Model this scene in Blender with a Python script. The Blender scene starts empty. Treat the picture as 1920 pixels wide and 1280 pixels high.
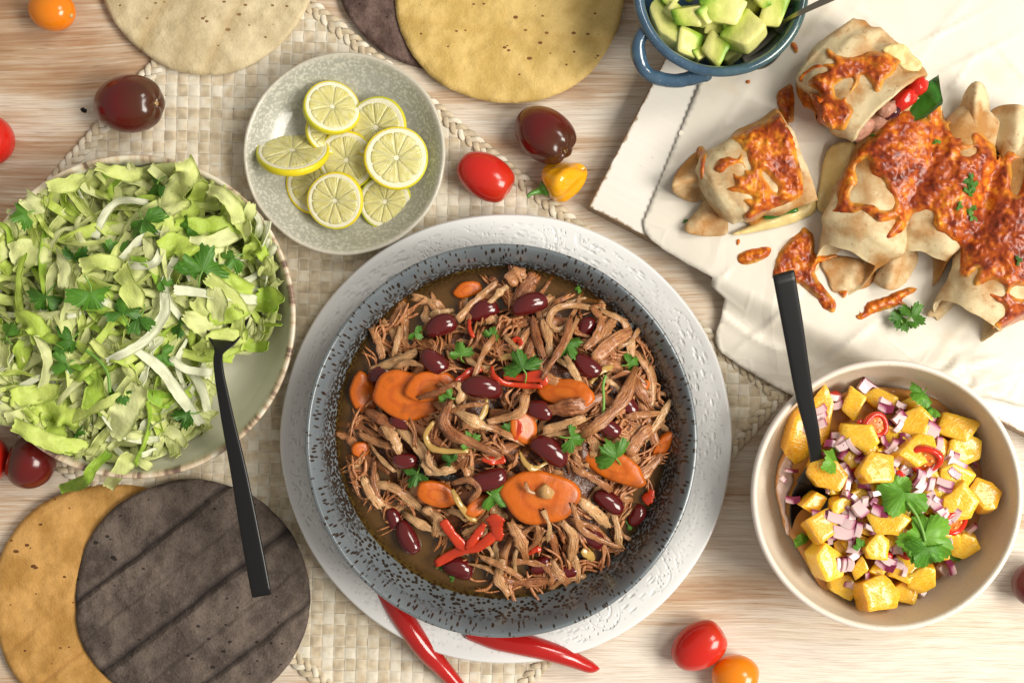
import bpy, math, random
import numpy as np
from mathutils import Vector, Matrix
from mathutils.bvhtree import BVHTree
from mathutils.geometry import delaunay_2d_cdt

R = random.Random(7)
C = bpy.context.scene.collection
SC = bpy.context.scene
S = 0.00035            # metres on the table top for one photo pixel
H = 0.93               # height of the camera above the table top
PI = math.pi

# ------------------------------------------------------------------ camera, light, exposure
cam = bpy.data.cameras.new('camera')
camo = bpy.data.objects.new('camera', cam)
C.objects.link(camo)
camo.location = (0, 0, H)
cam.sensor_width = 36
cam.lens = 36 * H / (1920 * S)
cam.clip_start = 0.01
cam.clip_end = 20
SC.camera = camo
SC.view_settings.view_transform = 'Standard'
SC.view_settings.look = 'None'
SC.view_settings.exposure = 0.0
SC.view_settings.gamma = 1.0
W = bpy.data.worlds.new('World')
SC.world = W
W.use_nodes = True
bg = W.node_tree.nodes['Background']
bg.inputs[0].default_value = (1.0, 0.94, 0.85, 1)
bg.inputs[1].default_value = 0.36


def area(name, loc, target, size, power, col):
    l = bpy.data.lights.new(name, 'AREA')
    l.shape = 'RECTANGLE'
    l.size, l.size_y = size
    l.energy = power
    l.color = col
    o = bpy.data.objects.new(name, l)
    C.objects.link(o)
    o.location = loc
    d = Vector(target) - Vector(loc)
    o.rotation_euler = d.to_track_quat('-Z', 'Y').to_euler()
    return o


area('key_softbox', (1.42, -0.36, 1.50), (0.0, 0.0, 0), (0.95, 0.95), 47.0, (1.0, 0.948, 0.855))
area('second_softbox', (1.00, 0.70, 1.60), (0.0, 0.0, 0), (0.6, 0.6), 14.0, (1.0, 0.948, 0.855))


# ------------------------------------------------------------------ small helpers
def at(x, y, z=0.0):
    k = S * (H - z) / H
    return Vector(((x - 960) * k, (640 - y) * k, z))


def L(p):
    return p * S


def _h(ix, iy, iz, seed):
    n = (ix.astype(np.int64) * 374761393 + iy.astype(np.int64) * 668265263 + iz.astype(np.int64) * 2147483647 + seed * 974711) & 0x7fffffff
    n = ((n ^ (n >> 13)) * 1274126177) & 0x7fffffff
    n = (n ^ (n >> 16)) & 0xffff
    return n / 65535.0


def vnoise(x, y, z=0.0, seed=0):
    x, y, z = np.broadcast_arrays(np.asarray(x, float), np.asarray(y, float), np.asarray(z, float))
    ix, iy, iz = np.floor(x), np.floor(y), np.floor(z)
    fx, fy, fz = x - ix, y - iy, z - iz
    fx, fy, fz = (f * f * (3 - 2 * f) for f in (fx, fy, fz))
    r = 0
    for a in (0, 1):
        for b in (0, 1):
            for c in (0, 1):
                w = (fx if a else 1 - fx) * (fy if b else 1 - fy) * (fz if c else 1 - fz)
                r = r + w * _h(ix + a, iy + b, iz + c, seed)
    return r * 2 - 1


def fbm(x, y, z=0.0, seed=0, o=3):
    r, a = 0, 1.0
    for i in range(o):
        r = r + a * vnoise(np.asarray(x) * 2 ** i, np.asarray(y) * 2 ** i, np.asarray(z) * 2 ** i, seed + i * 17)
        a *= 0.5
    return r


def sstep(a, b, x):
    t = np.clip((x - a) / (b - a), 0, 1)
    return t * t * (3 - 2 * t)


def mesh(name, V, F, smooth=True, uv=None):
    m = bpy.data.meshes.new(name)
    V = np.asarray(V, float)
    m.from_pydata(V.tolist(), [], [tuple(int(i) for i in f) for f in F])
    if smooth:
        m.polygons.foreach_set('use_smooth', [True] * len(m.polygons))
    if uv is not None:
        u = m.uv_layers.new(name='UVMap')
        idx = np.empty(len(m.loops), int)
        m.loops.foreach_get('vertex_index', idx)
        u.data.foreach_set('uv', np.asarray(uv, float)[idx].ravel())
    m.update()
    return m


def ob(name, m, material=None, parent=None, loc=None, mw=None):
    o = bpy.data.objects.new(name, m)
    C.objects.link(o)
    if material is not None and not m.materials:
        m.materials.append(material)
    if parent is not None:
        o.parent = parent
    if loc is not None:
        o.location = loc
    if mw is not None:
        o.matrix_basis = mw
    return o


def tag(o, label, cat, group=None, kind=None):
    if label:
        o['label'] = label
    if cat:
        o['category'] = cat
    if group:
        o['group'] = group
    if kind:
        o['kind'] = kind
    return o


def thing(name, label, cat, loc=(0, 0, 0), group=None, mw=None):
    o = bpy.data.objects.new(name, None)
    o.empty_display_size = 0.01
    C.objects.link(o)
    if mw is not None:
        o.matrix_basis = mw
    else:
        o.location = loc
    return tag(o, label, cat, group)


def gridF(n, k, wrap=True):
    i, j = np.meshgrid(np.arange(n - 1), np.arange(k if wrap else k - 1), indexing='ij')
    j2 = (j + 1) % k
    a = i * k + j
    return np.stack([a, i * k + j2, (i + 1) * k + j2, (i + 1) * k + j], -1).reshape(-1, 4).tolist()


def cr(pts, n):
    """smooth curve through the points"""
    P = np.asarray(pts, float)
    if len(P) == 2:
        t = np.linspace(0, 1, n)[:, None]
        return P[0] * (1 - t) + P[1] * t
    Q = np.vstack([2 * P[0] - P[1], P, 2 * P[-1] - P[-2]])
    out = []
    m = len(P) - 1
    for t in np.linspace(0, m, n):
        i = min(int(t), m - 1)
        f = t - i
        p0, p1, p2, p3 = Q[i], Q[i + 1], Q[i + 2], Q[i + 3]
        out.append(0.5 * (2 * p1 + (p2 - p0) * f + (2 * p0 - 5 * p1 + 4 * p2 - p3) * f * f + (3 * p1 - p0 - 3 * p2 + p3) * f ** 3))
    return np.array(out)


def frames(P, up=(0, 0, 1)):
    T = np.gradient(P, axis=0)
    T /= np.linalg.norm(T, axis=1)[:, None] + 1e-12
    U = np.broadcast_to(np.asarray(up, float), T.shape)
    Sd = np.cross(T, U)
    Sd /= np.linalg.norm(Sd, axis=1)[:, None] + 1e-9
    N = np.cross(Sd, T)
    return T, Sd, N


def tube(P, rad, K=10, flat=1.0, cap=True):
    P = np.asarray(P, float)
    n = len(P)
    rad = np.broadcast_to(np.asarray(rad, float), (n,))
    T, Sd, N = frames(P)
    a = np.linspace(0, 2 * PI, K, endpoint=False)
    V = P[:, None] + rad[:, None, None] * (np.cos(a)[None, :, None] * Sd[:, None] + flat * np.sin(a)[None, :, None] * N[:, None])
    V = V.reshape(-1, 3)
    F = gridF(n, K)
    if cap:
        F = F + [list(range(K - 1, -1, -1)), list(range((n - 1) * K, n * K))]
    return V, F


def lathe(name, prof, n=160, sub=6, wob=0.0, seed=0, sq=1.0):
    P = cr(prof, len(prof) * sub)
    a = np.linspace(0, 2 * PI, n, endpoint=False)
    r, z = P[:, 0], P[:, 1]
    k = 1 + wob * fbm(np.cos(a) * 1.3 + 5, np.sin(a) * 1.3, 0, seed)
    X = r[:, None] * k * np.cos(a)
    Y = r[:, None] * k * np.sin(a) * sq
    Z = np.broadcast_to(z[:, None], X.shape) + wob * 0.12 * r[:, None] * fbm(np.cos(a) + 9, np.sin(a), 1, seed + 3)
    V = np.stack([X, Y, Z], -1).reshape(-1, 3)
    return mesh(name, V, gridF(len(P), n))


def inpoly(x, y, poly):
    P = np.asarray(poly, float)
    c = np.zeros(np.shape(x), bool)
    j = len(P) - 1
    for i in range(len(P)):
        xi, yi, xj, yj = P[i, 0], P[i, 1], P[j, 0], P[j, 1]
        if yi != yj:
            c ^= ((yi > y) != (yj > y)) & (x < (xj - xi) * (y - yi) / (yj - yi) + xi)
        j = i
    return c


def polydist(x, y, poly):
    P = np.asarray(poly, float)
    d = np.full(np.shape(x), 1e9)
    for i in range(len(P)):
        a, b = P[i], P[(i + 1) % len(P)]
        e = b - a
        t = np.clip(((x - a[0]) * e[0] + (y - a[1]) * e[1]) / (e @ e + 1e-12), 0, 1)
        d = np.minimum(d, np.hypot(x - a[0] - t * e[0], y - a[1] - t * e[1]))
    return d


def resample(poly, sp, smooth=True):
    P = np.asarray(poly, float)
    if smooth:
        Q = np.vstack([P[-1], P, P[0], P[1]])
        out = []
        for i in range(len(P)):
            p0, p1, p2, p3 = Q[i], Q[i + 1], Q[i + 2], Q[i + 3]
            for f in np.linspace(0, 1, 6, endpoint=False):
                out.append(0.5 * (2 * p1 + (p2 - p0) * f + (2 * p0 - 5 * p1 + 4 * p2 - p3) * f * f + (3 * p1 - p0 - 3 * p2 + p3) * f ** 3))
        P = np.array(out)
    P = np.vstack([P, P[:1]])
    s = np.r_[0, np.cumsum(np.linalg.norm(np.diff(P, axis=0), axis=1))]
    n = max(8, int(s[-1] / sp))
    t = np.linspace(0, s[-1], n, endpoint=False)
    return np.stack([np.interp(t, s, P[:, 0]), np.interp(t, s, P[:, 1])], -1)


def fill(poly, sp, holes=(), smooth=True, jit=0.0, seed=0):
    """triangulated 2-D region: points (n,2), triangles, distance to the edge"""
    B = [resample(p, sp, smooth) for p in [poly, *holes]]
    if jit:
        B = [b + jit * np.stack([fbm(b[:, 0] / (sp * 4), b[:, 1] / (sp * 4), 1, seed), fbm(b[:, 0] / (sp * 4), b[:, 1] / (sp * 4), 7, seed + 5)], -1) for b in B]
    lo, hi = B[0].min(0), B[0].max(0)
    gx, gy = np.meshgrid(np.arange(lo[0], hi[0], sp), np.arange(lo[1], hi[1], sp * 0.87))
    gx = gx + (np.arange(gx.shape[0]) % 2)[:, None] * sp * 0.5
    gx, gy = gx.ravel(), gy.ravel()
    m = inpoly(gx, gy, B[0])
    for b in B[1:]:
        m &= ~inpoly(gx, gy, b)
    gx, gy = gx[m], gy[m]
    d = np.min([polydist(gx, gy, b) for b in B], axis=0)
    m = d > sp * 0.5
    pts = np.vstack(B + [np.stack([gx[m], gy[m]], -1)])
    ed, o = [], 0
    for b in B:
        ed += [(o + i, o + (i + 1) % len(b)) for i in range(len(b))]
        o += len(b)
    res = delaunay_2d_cdt([Vector(p) for p in pts], ed, [], 0, 1e-9)
    V = np.array([tuple(v) for v in res[0]])
    T = np.array([f for f in res[2] if len(f) == 3])
    c = V[T].mean(1)
    m = inpoly(c[:, 0], c[:, 1], B[0])
    for b in B[1:]:
        m &= ~inpoly(c[:, 0], c[:, 1], b)
    T = T[m]
    D = np.min([polydist(V[:, 0], V[:, 1], b) for b in B], axis=0)
    return V, T, D


def solid(V, T, th):
    """give a triangulated sheet a thickness (th: scalar or per vertex), downwards"""
    V = np.asarray(V, float)
    T = np.asarray(T)
    n = len(V)
    B = V.copy()
    B[:, 2] -= th
    e = {}
    for a, b, c in T:
        for i, j in ((a, b), (b, c), (c, a)):
            e[(i, j)] = 1
    side = [(i, j) for (i, j) in e if (j, i) not in e]
    F = T.tolist() + (T[:, ::-1] + n).tolist() + [[j, i, i + n, j + n] for i, j in side]
    return np.vstack([V, B]), F


def wpx(P, z):
    """photo points at height z (arrays) -> world points"""
    P = np.asarray(P, float)
    k = S * (H - z) / H
    return np.stack([(P[:, 0] - 960) * k, (640 - P[:, 1]) * k, np.broadcast_to(z, P.shape[:1])], -1)


def rot(rx=0, ry=0, rz=0):
    return Matrix.Rotation(rz, 4, 'Z') @ Matrix.Rotation(ry, 4, 'Y') @ Matrix.Rotation(rx, 4, 'X')


def bvh(objs):
    V, F, o = [], [], 0
    for b in objs:
        M = b.matrix_basis
        q = b.parent
        while q is not None:
            M = q.matrix_basis @ M
            q = q.parent
        V += [M @ v.co for v in b.data.vertices]
        F += [tuple(i + o for i in p.vertices) for p in b.data.polygons]
        o = len(V)
    return BVHTree.FromPolygons(V, F)


def drop(tree, X, Y, default):
    out = np.empty(len(X))
    d = Vector((0, 0, -1))
    for i, (x, y) in enumerate(zip(X, Y)):
        h = tree.ray_cast(Vector((x, y, 0.5)), d)
        out[i] = h[0].z if h[0] is not None else default
    return out


# ------------------------------------------------------------------ materials
class Mt:
    def __init__(s, name, rough=0.5, spec=0.5):
        s.m = bpy.data.materials.new(name)
        s.m.use_nodes = True
        s.t = s.m.node_tree
        s.b = s.t.nodes['Principled BSDF']
        s.set('Roughness', rough)
        s.set('Specular IOR Level', spec)
        s.tc = s.t.nodes.new('ShaderNodeTexCoord')
        s.obj, s.uv, s.gen = s.tc.outputs['Object'], s.tc.outputs['UV'], s.tc.outputs['Generated']

    def put(s, sock, v):
        if hasattr(v, 'is_linked'):
            s.t.links.new(v, sock)
        else:
            if isinstance(v, (tuple, list)) and len(v) == 3 and sock.type == 'RGBA':
                v = (*v, 1)
            sock.default_value = v

    def set(s, k, v):
        s.put(s.b.inputs[k], v)
        return s

    def n(s, kind, out=0, props=None, **k):
        nd = s.t.nodes.new('ShaderNode' + kind)
        for a, b in (props or {}).items():
            setattr(nd, a, b)
        for a, b in k.items():
            key = int(a[1:]) if a[0] == 'i' and a[1:].isdigit() else a.replace('_', ' ')
            s.put(nd.inputs[key], b)
        return nd.outputs[out]

    def pos(s):
        return s.n('NewGeometry', 'Position')

    def rnd(s):
        return s.n('ObjectInfo', 'Random')

    def map(s, v, scale=(1, 1, 1), loc=(0, 0, 0), rotz=0.0):
        return s.n('Mapping', Vector=v, Scale=scale, Location=loc, Rotation=(0, 0, rotz))

    def noise(s, v, scale=1.0, detail=3.0, rough=0.5, dist=0.0, out=0):
        return s.n('TexNoise', out, Vector=v, Scale=scale, Detail=detail, Roughness=rough, Distortion=dist)

    def vor(s, v, scale, feature='F1', out='Distance', rand=1.0):
        return s.n('TexVoronoi', out, props={'feature': feature}, Vector=v, Scale=scale, Randomness=rand)

    def math(s, op, a, b=0.0, clamp=False):
        return s.n('Math', props={'operation': op, 'use_clamp': clamp}, i0=a, i1=b)

    def ramp(s, f, stops):
        nd = s.t.nodes.new('ShaderNodeValToRGB')
        e = nd.color_ramp.elements
        while len(e) < len(stops):
            e.new(0.5)
        for q, (p, c) in zip(e, stops):
            q.position = p
            q.color = (c, c, c, 1) if isinstance(c, (int, float)) else (*c, 1)
        s.put(nd.inputs[0], f)
        return nd.outputs[0]

    def mix(s, f, a, b, mode='MIX'):
        nd = s.t.nodes.new('ShaderNodeMix')
        nd.data_type = 'RGBA'
        nd.blend_type = mode
        s.put(nd.inputs[0], f)
        s.put(nd.inputs[6], a)
        s.put(nd.inputs[7], b)
        return nd.outputs[2]

    def bump(s, h, dist, strength=1.0, normal=None):
        nd = s.t.nodes.new('ShaderNodeBump')
        s.put(nd.inputs['Height'], h)
        nd.inputs['Distance'].default_value = dist
        nd.inputs['Strength'].default_value = strength
        if normal is not None:
            s.put(nd.inputs['Normal'], normal)
        return nd.outputs[0]

    def polar(s, rad, kr):
        """seamless (direction * rad, r * kr) coordinates round the object's own axis"""
        q = s.n('SeparateXYZ', 0, Vector=s.obj)
        nd = q.node
        x, y = nd.outputs[0], nd.outputs[1]
        r = s.math('SQRT', s.math('ADD', s.math('MULTIPLY', x, x), s.math('MULTIPLY', y, y)))
        f = s.math('DIVIDE', rad, s.math('ADD', r, 1e-5))
        return s.n('CombineXYZ', X=s.math('MULTIPLY', x, f), Y=s.math('MULTIPLY', y, f), Z=s.math('MULTIPLY', r, kr)), r

    def sss(s, w, scale, radius=(1, 0.5, 0.25)):
        s.set('Subsurface Weight', w)
        s.set('Subsurface Scale', scale)
        s.b.inputs['Subsurface Radius'].default_value = radius
        return s

    def translucent(s, amount, col):
        tr = s.n('BsdfTranslucent', Color=col)
        mx = s.t.nodes.new('ShaderNodeMixShader')
        mx.inputs[0].default_value = amount
        out = s.t.nodes['Material Output']
        s.t.links.new(s.b.outputs[0], mx.inputs[1])
        s.t.links.new(tr, mx.inputs[2])
        s.t.links.new(mx.outputs[0], out.inputs[0])
        return s


def simple(name, col, rough=0.5, sssw=0.0, var=0.0, bumpd=0.0, bumps=300, spec=0.5, sscale=0.003, sub=(1, 0.5, 0.25)):
    m = Mt(name, rough, spec)
    c = col
    if var:
        nz = m.noise(m.obj, bumps * 0.6, 4)
        c = m.mix(m.ramp(nz, [(0.3, 0.0), (0.7, 1.0)]), tuple(x * (1 - var) for x in col), tuple(min(1, x * (1 + var)) for x in col))
        c = m.mix(m.math('MULTIPLY', m.rnd(), 0.6), c, tuple(x * (1 - var) for x in col))
    m.set('Base Color', c)
    if sssw:
        m.sss(sssw, sscale, sub)
    if bumpd:
        m.set('Normal', m.bump(m.noise(m.obj, bumps, 4), bumpd))
    return m.m

# ------------------------------------------------------------------ table top
def m_wood():
    m = Mt('whitewashed_wood', 0.55, 0.35)
    p = m.pos()
    warp = m.noise(p, 3.0, 2, out=1)
    pw = m.n('VectorMath', props={'operation': 'ADD'}, i0=p, i1=m.n('VectorMath', props={'operation': 'MULTIPLY'}, i0=warp, i1=(0.0, 0.035, 0)))
    band = m.noise(m.map(pw, (3.0, 26, 1)), 1.0, 5, 0.58)
    grain = m.noise(m.map(pw, (13, 480, 1), (3, 1, 0)), 1.0, 7, 0.7)
    fine = m.noise(m.map(pw, (30, 1500, 1)), 1.0, 3, 0.6)
    wear = m.noise(m.map(p, (5.0, 9, 1), (0.7, 0.37, 0)), 1.0, 3)
    # paint is worn most towards the upper left of the table
    q = m.n('SeparateXYZ', 0, Vector=p).node
    lean = m.math('ADD', m.math('MULTIPLY', q.outputs[0], -0.22), m.math('MULTIPLY', q.outputs[1], 0.26))
    lean = m.math('MINIMUM', m.math('MAXIMUM', lean, -0.13), 0.14)
    k = m.math('ADD', m.math('ADD', band, lean), m.math('MULTIPLY', m.math('SUBTRACT', grain, 0.5), 0.55))
    k = m.math('ADD', k, m.math('MULTIPLY', m.math('SUBTRACT', wear, 0.5), 0.35))
    col = m.ramp(k, [(0.37, (0.80, 0.735, 0.645)), (0.50, (0.75, 0.645, 0.52)), (0.58, (0.60, 0.44, 0.30)), (0.67, (0.46, 0.265, 0.145)), (0.80, (0.30, 0.145, 0.07))])
    col = m.mix(m.ramp(fine, [(0.44, 0.0), (0.64, 0.5)]), col, (0.42, 0.29, 0.19))
    col = m.mix(m.ramp(grain, [(0.60, 0.0), (0.74, 0.8)]), col, (0.30, 0.175, 0.10))
    pore = m.noise(m.map(pw, (34, 1150, 1), (1, 4, 0)), 1.0, 2, 0.5)
    col = m.mix(m.math('MULTIPLY', m.ramp(pore, [(0.62, 0.0), (0.70, 0.75)]), m.ramp(k, [(0.40, 0.25), (0.55, 1.0)])), col, (0.24, 0.135, 0.075))
    m.set('Base Color', col)
    m.set('Normal', m.bump(m.math('ADD', grain, m.math('MULTIPLY', fine, 0.5)), 0.0006, 0.8))
    return m.m


def build_table():
    x0, x1, y0, y1, t = -1.3, 1.3, -1.0, 1.0, 0.035
    V = [(x0, y0, -t), (x1, y0, -t), (x1, y1, -t), (x0, y1, -t), (x0, y0, 0), (x1, y0, 0), (x1, y1, 0), (x0, y1, 0)]
    F = [(3, 2, 1, 0), (4, 5, 6, 7), (0, 1, 5, 4), (1, 2, 6, 5), (2, 3, 7, 6), (3, 0, 4, 7)]
    tag(ob('tabletop', mesh('tabletop', V, F, False), m_wood()), None, None, None, 'structure')
    # small nail hole left of the placemat; its inner shade is a dark cap
    m = simple('hole_dark', (0.01, 0.008, 0.006), 0.9)
    a = np.linspace(0, 2 * PI, 14, endpoint=False)
    rr = 0.0019 * (1 + 0.25 * np.cos(2 * a + 1) + 0.1 * np.sin(5 * a))
    V = [(r * math.cos(q), r * math.sin(q), 0.0) for r, q in zip(rr, a)] + [(r * 0.7 * math.cos(q), r * 0.7 * math.sin(q), 0.0006) for r, q in zip(rr, a)]
    F = [[i, (i + 1) % 14, 14 + (i + 1) % 14, 14 + i] for i in range(14)] + [list(range(14, 28))]
    o = ob('nail_hole', mesh('nail_hole', V, F), m, loc=at(157, 207, 0))
    tag(o, 'tiny dark nail hole in the wood left of the placemat', 'nail hole')


# ------------------------------------------------------------------ woven placemat
def m_straw():
    m = Mt('pandan_straw', 0.42, 0.4)
    p = m.obj
    big = m.noise(p, 95, 2)
    cell = m.noise(m.map(p, (1, 1, 0.2)), 150, 1)
    fib = m.noise(m.map(m.uv, (900, 60, 1)), 1.0, 3)
    f = m.math('ADD', m.math('MULTIPLY', cell, 0.75), m.math('MULTIPLY', m.rnd(), 0.34))
    c = m.ramp(f, [(0.30, (0.46, 0.37, 0.25)), (0.45, (0.62, 0.50, 0.33)), (0.58, (0.72, 0.62, 0.46)), (0.72, (0.80, 0.74, 0.61))])
    c = m.mix(m.ramp(big, [(0.5, 0.0), (0.75, 0.5)]), c, (0.46, 0.42, 0.29))
    c = m.mix(m.ramp(fib, [(0.4, 0.0), (0.7, 0.22)]), c, (0.82, 0.77, 0.66))
    # paler edges of each strip
    q = m.n('SeparateXYZ', 0, Vector=m.uv).node
    e = m.math('ABSOLUTE', m.math('SUBTRACT', q.outputs[0], 0.5))
    c = m.mix(m.ramp(m.math('ADD', e, m.math('MULTIPLY', m.math('SUBTRACT', big, 0.5), 0.25)), [(0.36, 0.0), (0.46, 0.55)]), c, (0.80, 0.75, 0.64))
    m.set('Base Color', c)
    m.set('Normal', m.bump(fib, 0.0002, 0.7))
    return m.m


MAT_POLY = [(473, -99), (1480, 740), (826, 1479), (-181, 640)]


def build_placemat():
    st = m_straw()
    cen = at(650, 690, 0)
    t = thing('woven_placemat', 'large beige woven straw placemat with braided edges under the plates', 'placemat', cen)
    w = 21.3
    ca, sa = math.cos(math.radians(1.5)), math.sin(math.radians(1.5))
    poly = np.array([((x - 650) * ca + (y - 690) * sa, -(x - 650) * sa + (y - 690) * ca) for x, y in MAT_POLY])
    g = np.mean(poly, 0)
    ins = g + (poly - g) * 0.972
    lo, hi = poly.min(0), poly.max(0)
    for d in (0, 1):
        for j in range(int(lo[1 - d] / w) - 1, int(hi[1 - d] / w) + 2):
            c = j * w
            hits = []
            for i in range(4):
                a, b = ins[i], ins[(i + 1) % 4]
                if (a[1 - d] > c) != (b[1 - d] > c):
                    f = (c - a[1 - d]) / (b[1 - d] - a[1 - d])
                    hits.append(a[d] + f * (b[d] - a[d]))
            if len(hits) < 2 or max(hits) - min(hits) < w:
                continue
            s = np.arange(min(hits), max(hits) + w / 6, w / 5)
            n = len(s)
            ph = s / w
            sg = 1 if (j % 2) == d else -1
            z = 0.0016 + 0.00052 * sg * np.clip(1.5 * np.sin(PI * (ph + 0.5)), -1, 1)
            off = c + 0.9 * vnoise(s / 60, j * 3.3 + d * 50, 0, 3)
            wd = w * 0.475 * (1 + 0.05 * vnoise(s / 25, j * 1.7, d, 5))
            rows = []
            for e, dz in ((-1, -0.00018), (-0.6, 0.0), (0.6, 0.0), (1, -0.00018)):
                u = off + e * wd
                q = np.stack([s, u], -1) if d == 0 else np.stack([u, s], -1)
                q = np.stack([q[:, 0] * ca - q[:, 1] * sa, q[:, 0] * sa + q[:, 1] * ca], -1)
                rows.append(np.stack([q[:, 0] * S, -q[:, 1] * S, z + dz + 0.0001 * R.uniform(-1, 1)], -1))
            V = np.stack(rows, 1).reshape(-1, 3)
            uv = np.stack([np.tile([0, 0.2, 0.8, 1], n), np.repeat(s * S, 4)], -1)
            F = gridF(n, 4, False)
            if d == 0:
                F = [f[::-1] for f in F]
            ob('strip', mesh('strip', V, F, True, uv), st, t)
    # three-strand braid along each edge
    W4 = np.array([((x - 650) * S, -(y - 690) * S) for x, y in MAT_POLY])
    gc = W4.mean(0)
    for i in range(4):
        a, b = W4[i], W4[(i + 1) % 4]
        Ld = np.linalg.norm(b - a)
        e = (b - a) / Ld
        nrm = np.array([-e[1], e[0]])
        if nrm @ (gc - (a + b) / 2) < 0:
            nrm = -nrm
        s = np.arange(0, Ld, 0.0016)
        for k in range(3):
            tt = s / 0.0195 * 2 * PI + k * 2 * PI / 3
            lat = 0.0050 + 0.0034 * np.sin(tt) + 0.0003 * vnoise(s * 60, k, 0, 4)
            P = np.stack([a[0] + e[0] * s + nrm[0] * lat, a[1] + e[1] * s + nrm[1] * lat, 0.0020 + 0.0009 * np.sin(2 * tt)], -1)
            V, F = tube(P, 0.0019 + 0.0002 * vnoise(s * 80, k, i, 9), 8, 0.34)
            K = 8
            uv = np.stack([np.tile(np.abs(np.linspace(-1, 1, K)), len(s)), np.repeat(s, K)], -1)
            ob('braid_strand', mesh('braid_strand', V, F, True, uv), st, t)
    return t


# ------------------------------------------------------------------ crockery
def m_stew_glaze():
    m = Mt('speckled_blue_glaze', 0.22, 0.5)
    P, r = m.polar(0.115, 0.55)
    d1 = m.vor(m.obj, 560)
    d2 = m.vor(m.obj, 330)
    q = m.n('SeparateXYZ', 0, Vector=m.obj).node
    side = m.math('ADD', m.math('MULTIPLY', q.outputs[0], -0.35), m.math('MULTIPLY', q.outputs[1], -1.5))
    side = m.math('ADD', m.math('MULTIPLY', side, 4.0), m.noise(m.obj, 22, 3))
    big = m.ramp(side, [(0.86, 0.0), (1.0, 1.0)])
    s1 = m.ramp(d1, [(0.56, 1.0), (0.64, 0.0)])
    th = m.noise(m.obj, 60, 2)
    s2 = m.ramp(m.math('ADD', d2, m.math('MULTIPLY', th, 0.35)), [(0.56, 1.0), (0.63, 0.0)])
    sp = m.mix(big, s1, s2)
    # short radial dashes at the lip
    dash = m.vor(m.map(P, (420, 420, 430)), 1.0)
    dm = m.ramp(dash, [(0.26, 1.0), (0.36, 0.0)])
    lip = m.ramp(r, [(0.1115, 0.0), (0.1135, 1.0)]) if False else m.ramp(m.math('MULTIPLY', r, 5.0), [(0.545, 0.0), (0.562, 1.0)])
    sp = m.mix(lip, sp, dm)
    base = m.mix(m.noise(m.obj, 35, 3), (0.098, 0.118, 0.134), (0.188, 0.214, 0.230))
    base = m.mix(m.ramp(m.math('MULTIPLY', r, 5.0), [(0.40, 0.55), (0.54, 0.0)]), base, (0.17, 0.155, 0.115))
    c = m.mix(sp, base, (0.030, 0.021, 0.015))
    m.set('Base Color', c)
    m.set('Normal', m.bump(sp, 0.0002, -0.5 if False else 0.5))
    m.set('Coat Weight', 0.3)
    return m.m


def m_lace():
    m = Mt('embossed_white_glaze', 0.24, 0.5)
    P, r = m.polar(0.13, 1.0)
    r5 = m.math('MULTIPLY', r, 5.0)
    # medallions of dots and arcs pressed into the rim
    med = m.vor(m.map(P, (36, 36, 30)), 1.0)
    fan = m.math('SINE', m.math('MULTIPLY', med, 34.0))
    fan = m.ramp(fan, [(0.55, 0.0), (0.95, 1.0)])
    dots = m.vor(m.map(P, (380, 380, 300)), 1.0)
    pit = m.ramp(dots, [(0.20, 1.0), (0.36, 0.0)])
    scal = m.vor(m.map(P, (150, 150, 120)), 1.0, 'DISTANCE_TO_EDGE')
    line = m.ramp(scal, [(0.02, 1.0), (0.10, 0.0)])
    zone = m.ramp(m.noise(P, 26, 2), [(0.42, 0.0), (0.52, 1.0)])
    h = m.mix(zone, m.math('ADD', pit, m.math('MULTIPLY', fan, 0.55)), m.math('MULTIPLY', m.ramp(m.vor(m.map(P, (120, 120, 300)), 1.0), [(0.18, 0.8), (0.4, 0.0)]), 1.0))
    band = m.math('MULTIPLY', m.ramp(r5, [(0.605, 0.0), (0.625, 1.0)]), m.ramp(r5, [(0.690, 1.0), (0.703, 0.0)]))
    h = m.math('MULTIPLY', h, band)
    h = m.math('MULTIPLY', h, m.ramp(m.noise(P, 18, 1), [(0.35, 0.25), (0.6, 1.0)]))
    nz = m.noise(m.obj, 14, 3)
    c = m.mix(nz, (0.78, 0.785, 0.79), (0.84, 0.84, 0.83))
    c = m.mix(m.math('MULTIPLY', m.math('MULTIPLY', pit, m.math('MULTIPLY', band, zone)), 0.30), c, (0.36, 0.36, 0.37))  # shading of the pressed pits painted into the glaze colour
    m.set('Base Color', c)
    m.set('Normal', m.bump(m.math('SUBTRACT', 1.0, h), 0.0009, 0.7))
    m.set('Coat Weight', 0.2)
    return m.m


def m_salad_glaze():
    m = Mt('cream_glaze_brown_rim', 0.25, 0.5)
    P, r = m.polar(0.10, 0.4)
    r5 = m.math('MULTIPLY', r, 5.0)
    rim = m.ramp(r5, [(0.479, 0.0), (0.486, 1.0)])
    dash = m.noise(m.map(P, (120, 120, 40)), 1.0, 4, 0.6)
    patch = m.noise(P, 26, 2)
    k = m.math('ADD', dash, m.math('MULTIPLY', patch, 0.5))
    rc = m.ramp(k, [(0.60, (0.78, 0.72, 0.58)), (0.76, (0.66, 0.52, 0.36)), (0.84, (0.30, 0.20, 0.14)), (0.92, (0.16, 0.10, 0.08))])
    body = m.mix(m.noise(m.obj, 30, 3), (0.70, 0.69, 0.55), (0.77, 0.755, 0.64))
    c = m.mix(rim, body, rc)
    sp = m.ramp(m.vor(m.obj, 240), [(0.05, 1.0), (0.08, 0.0)])
    c = m.mix(m.math('MULTIPLY', sp, 0.5), c, (0.35, 0.27, 0.16))
    m.set('Base Color', c)
    m.set('Coat Weight', 0.2)
    return m.m


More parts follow.
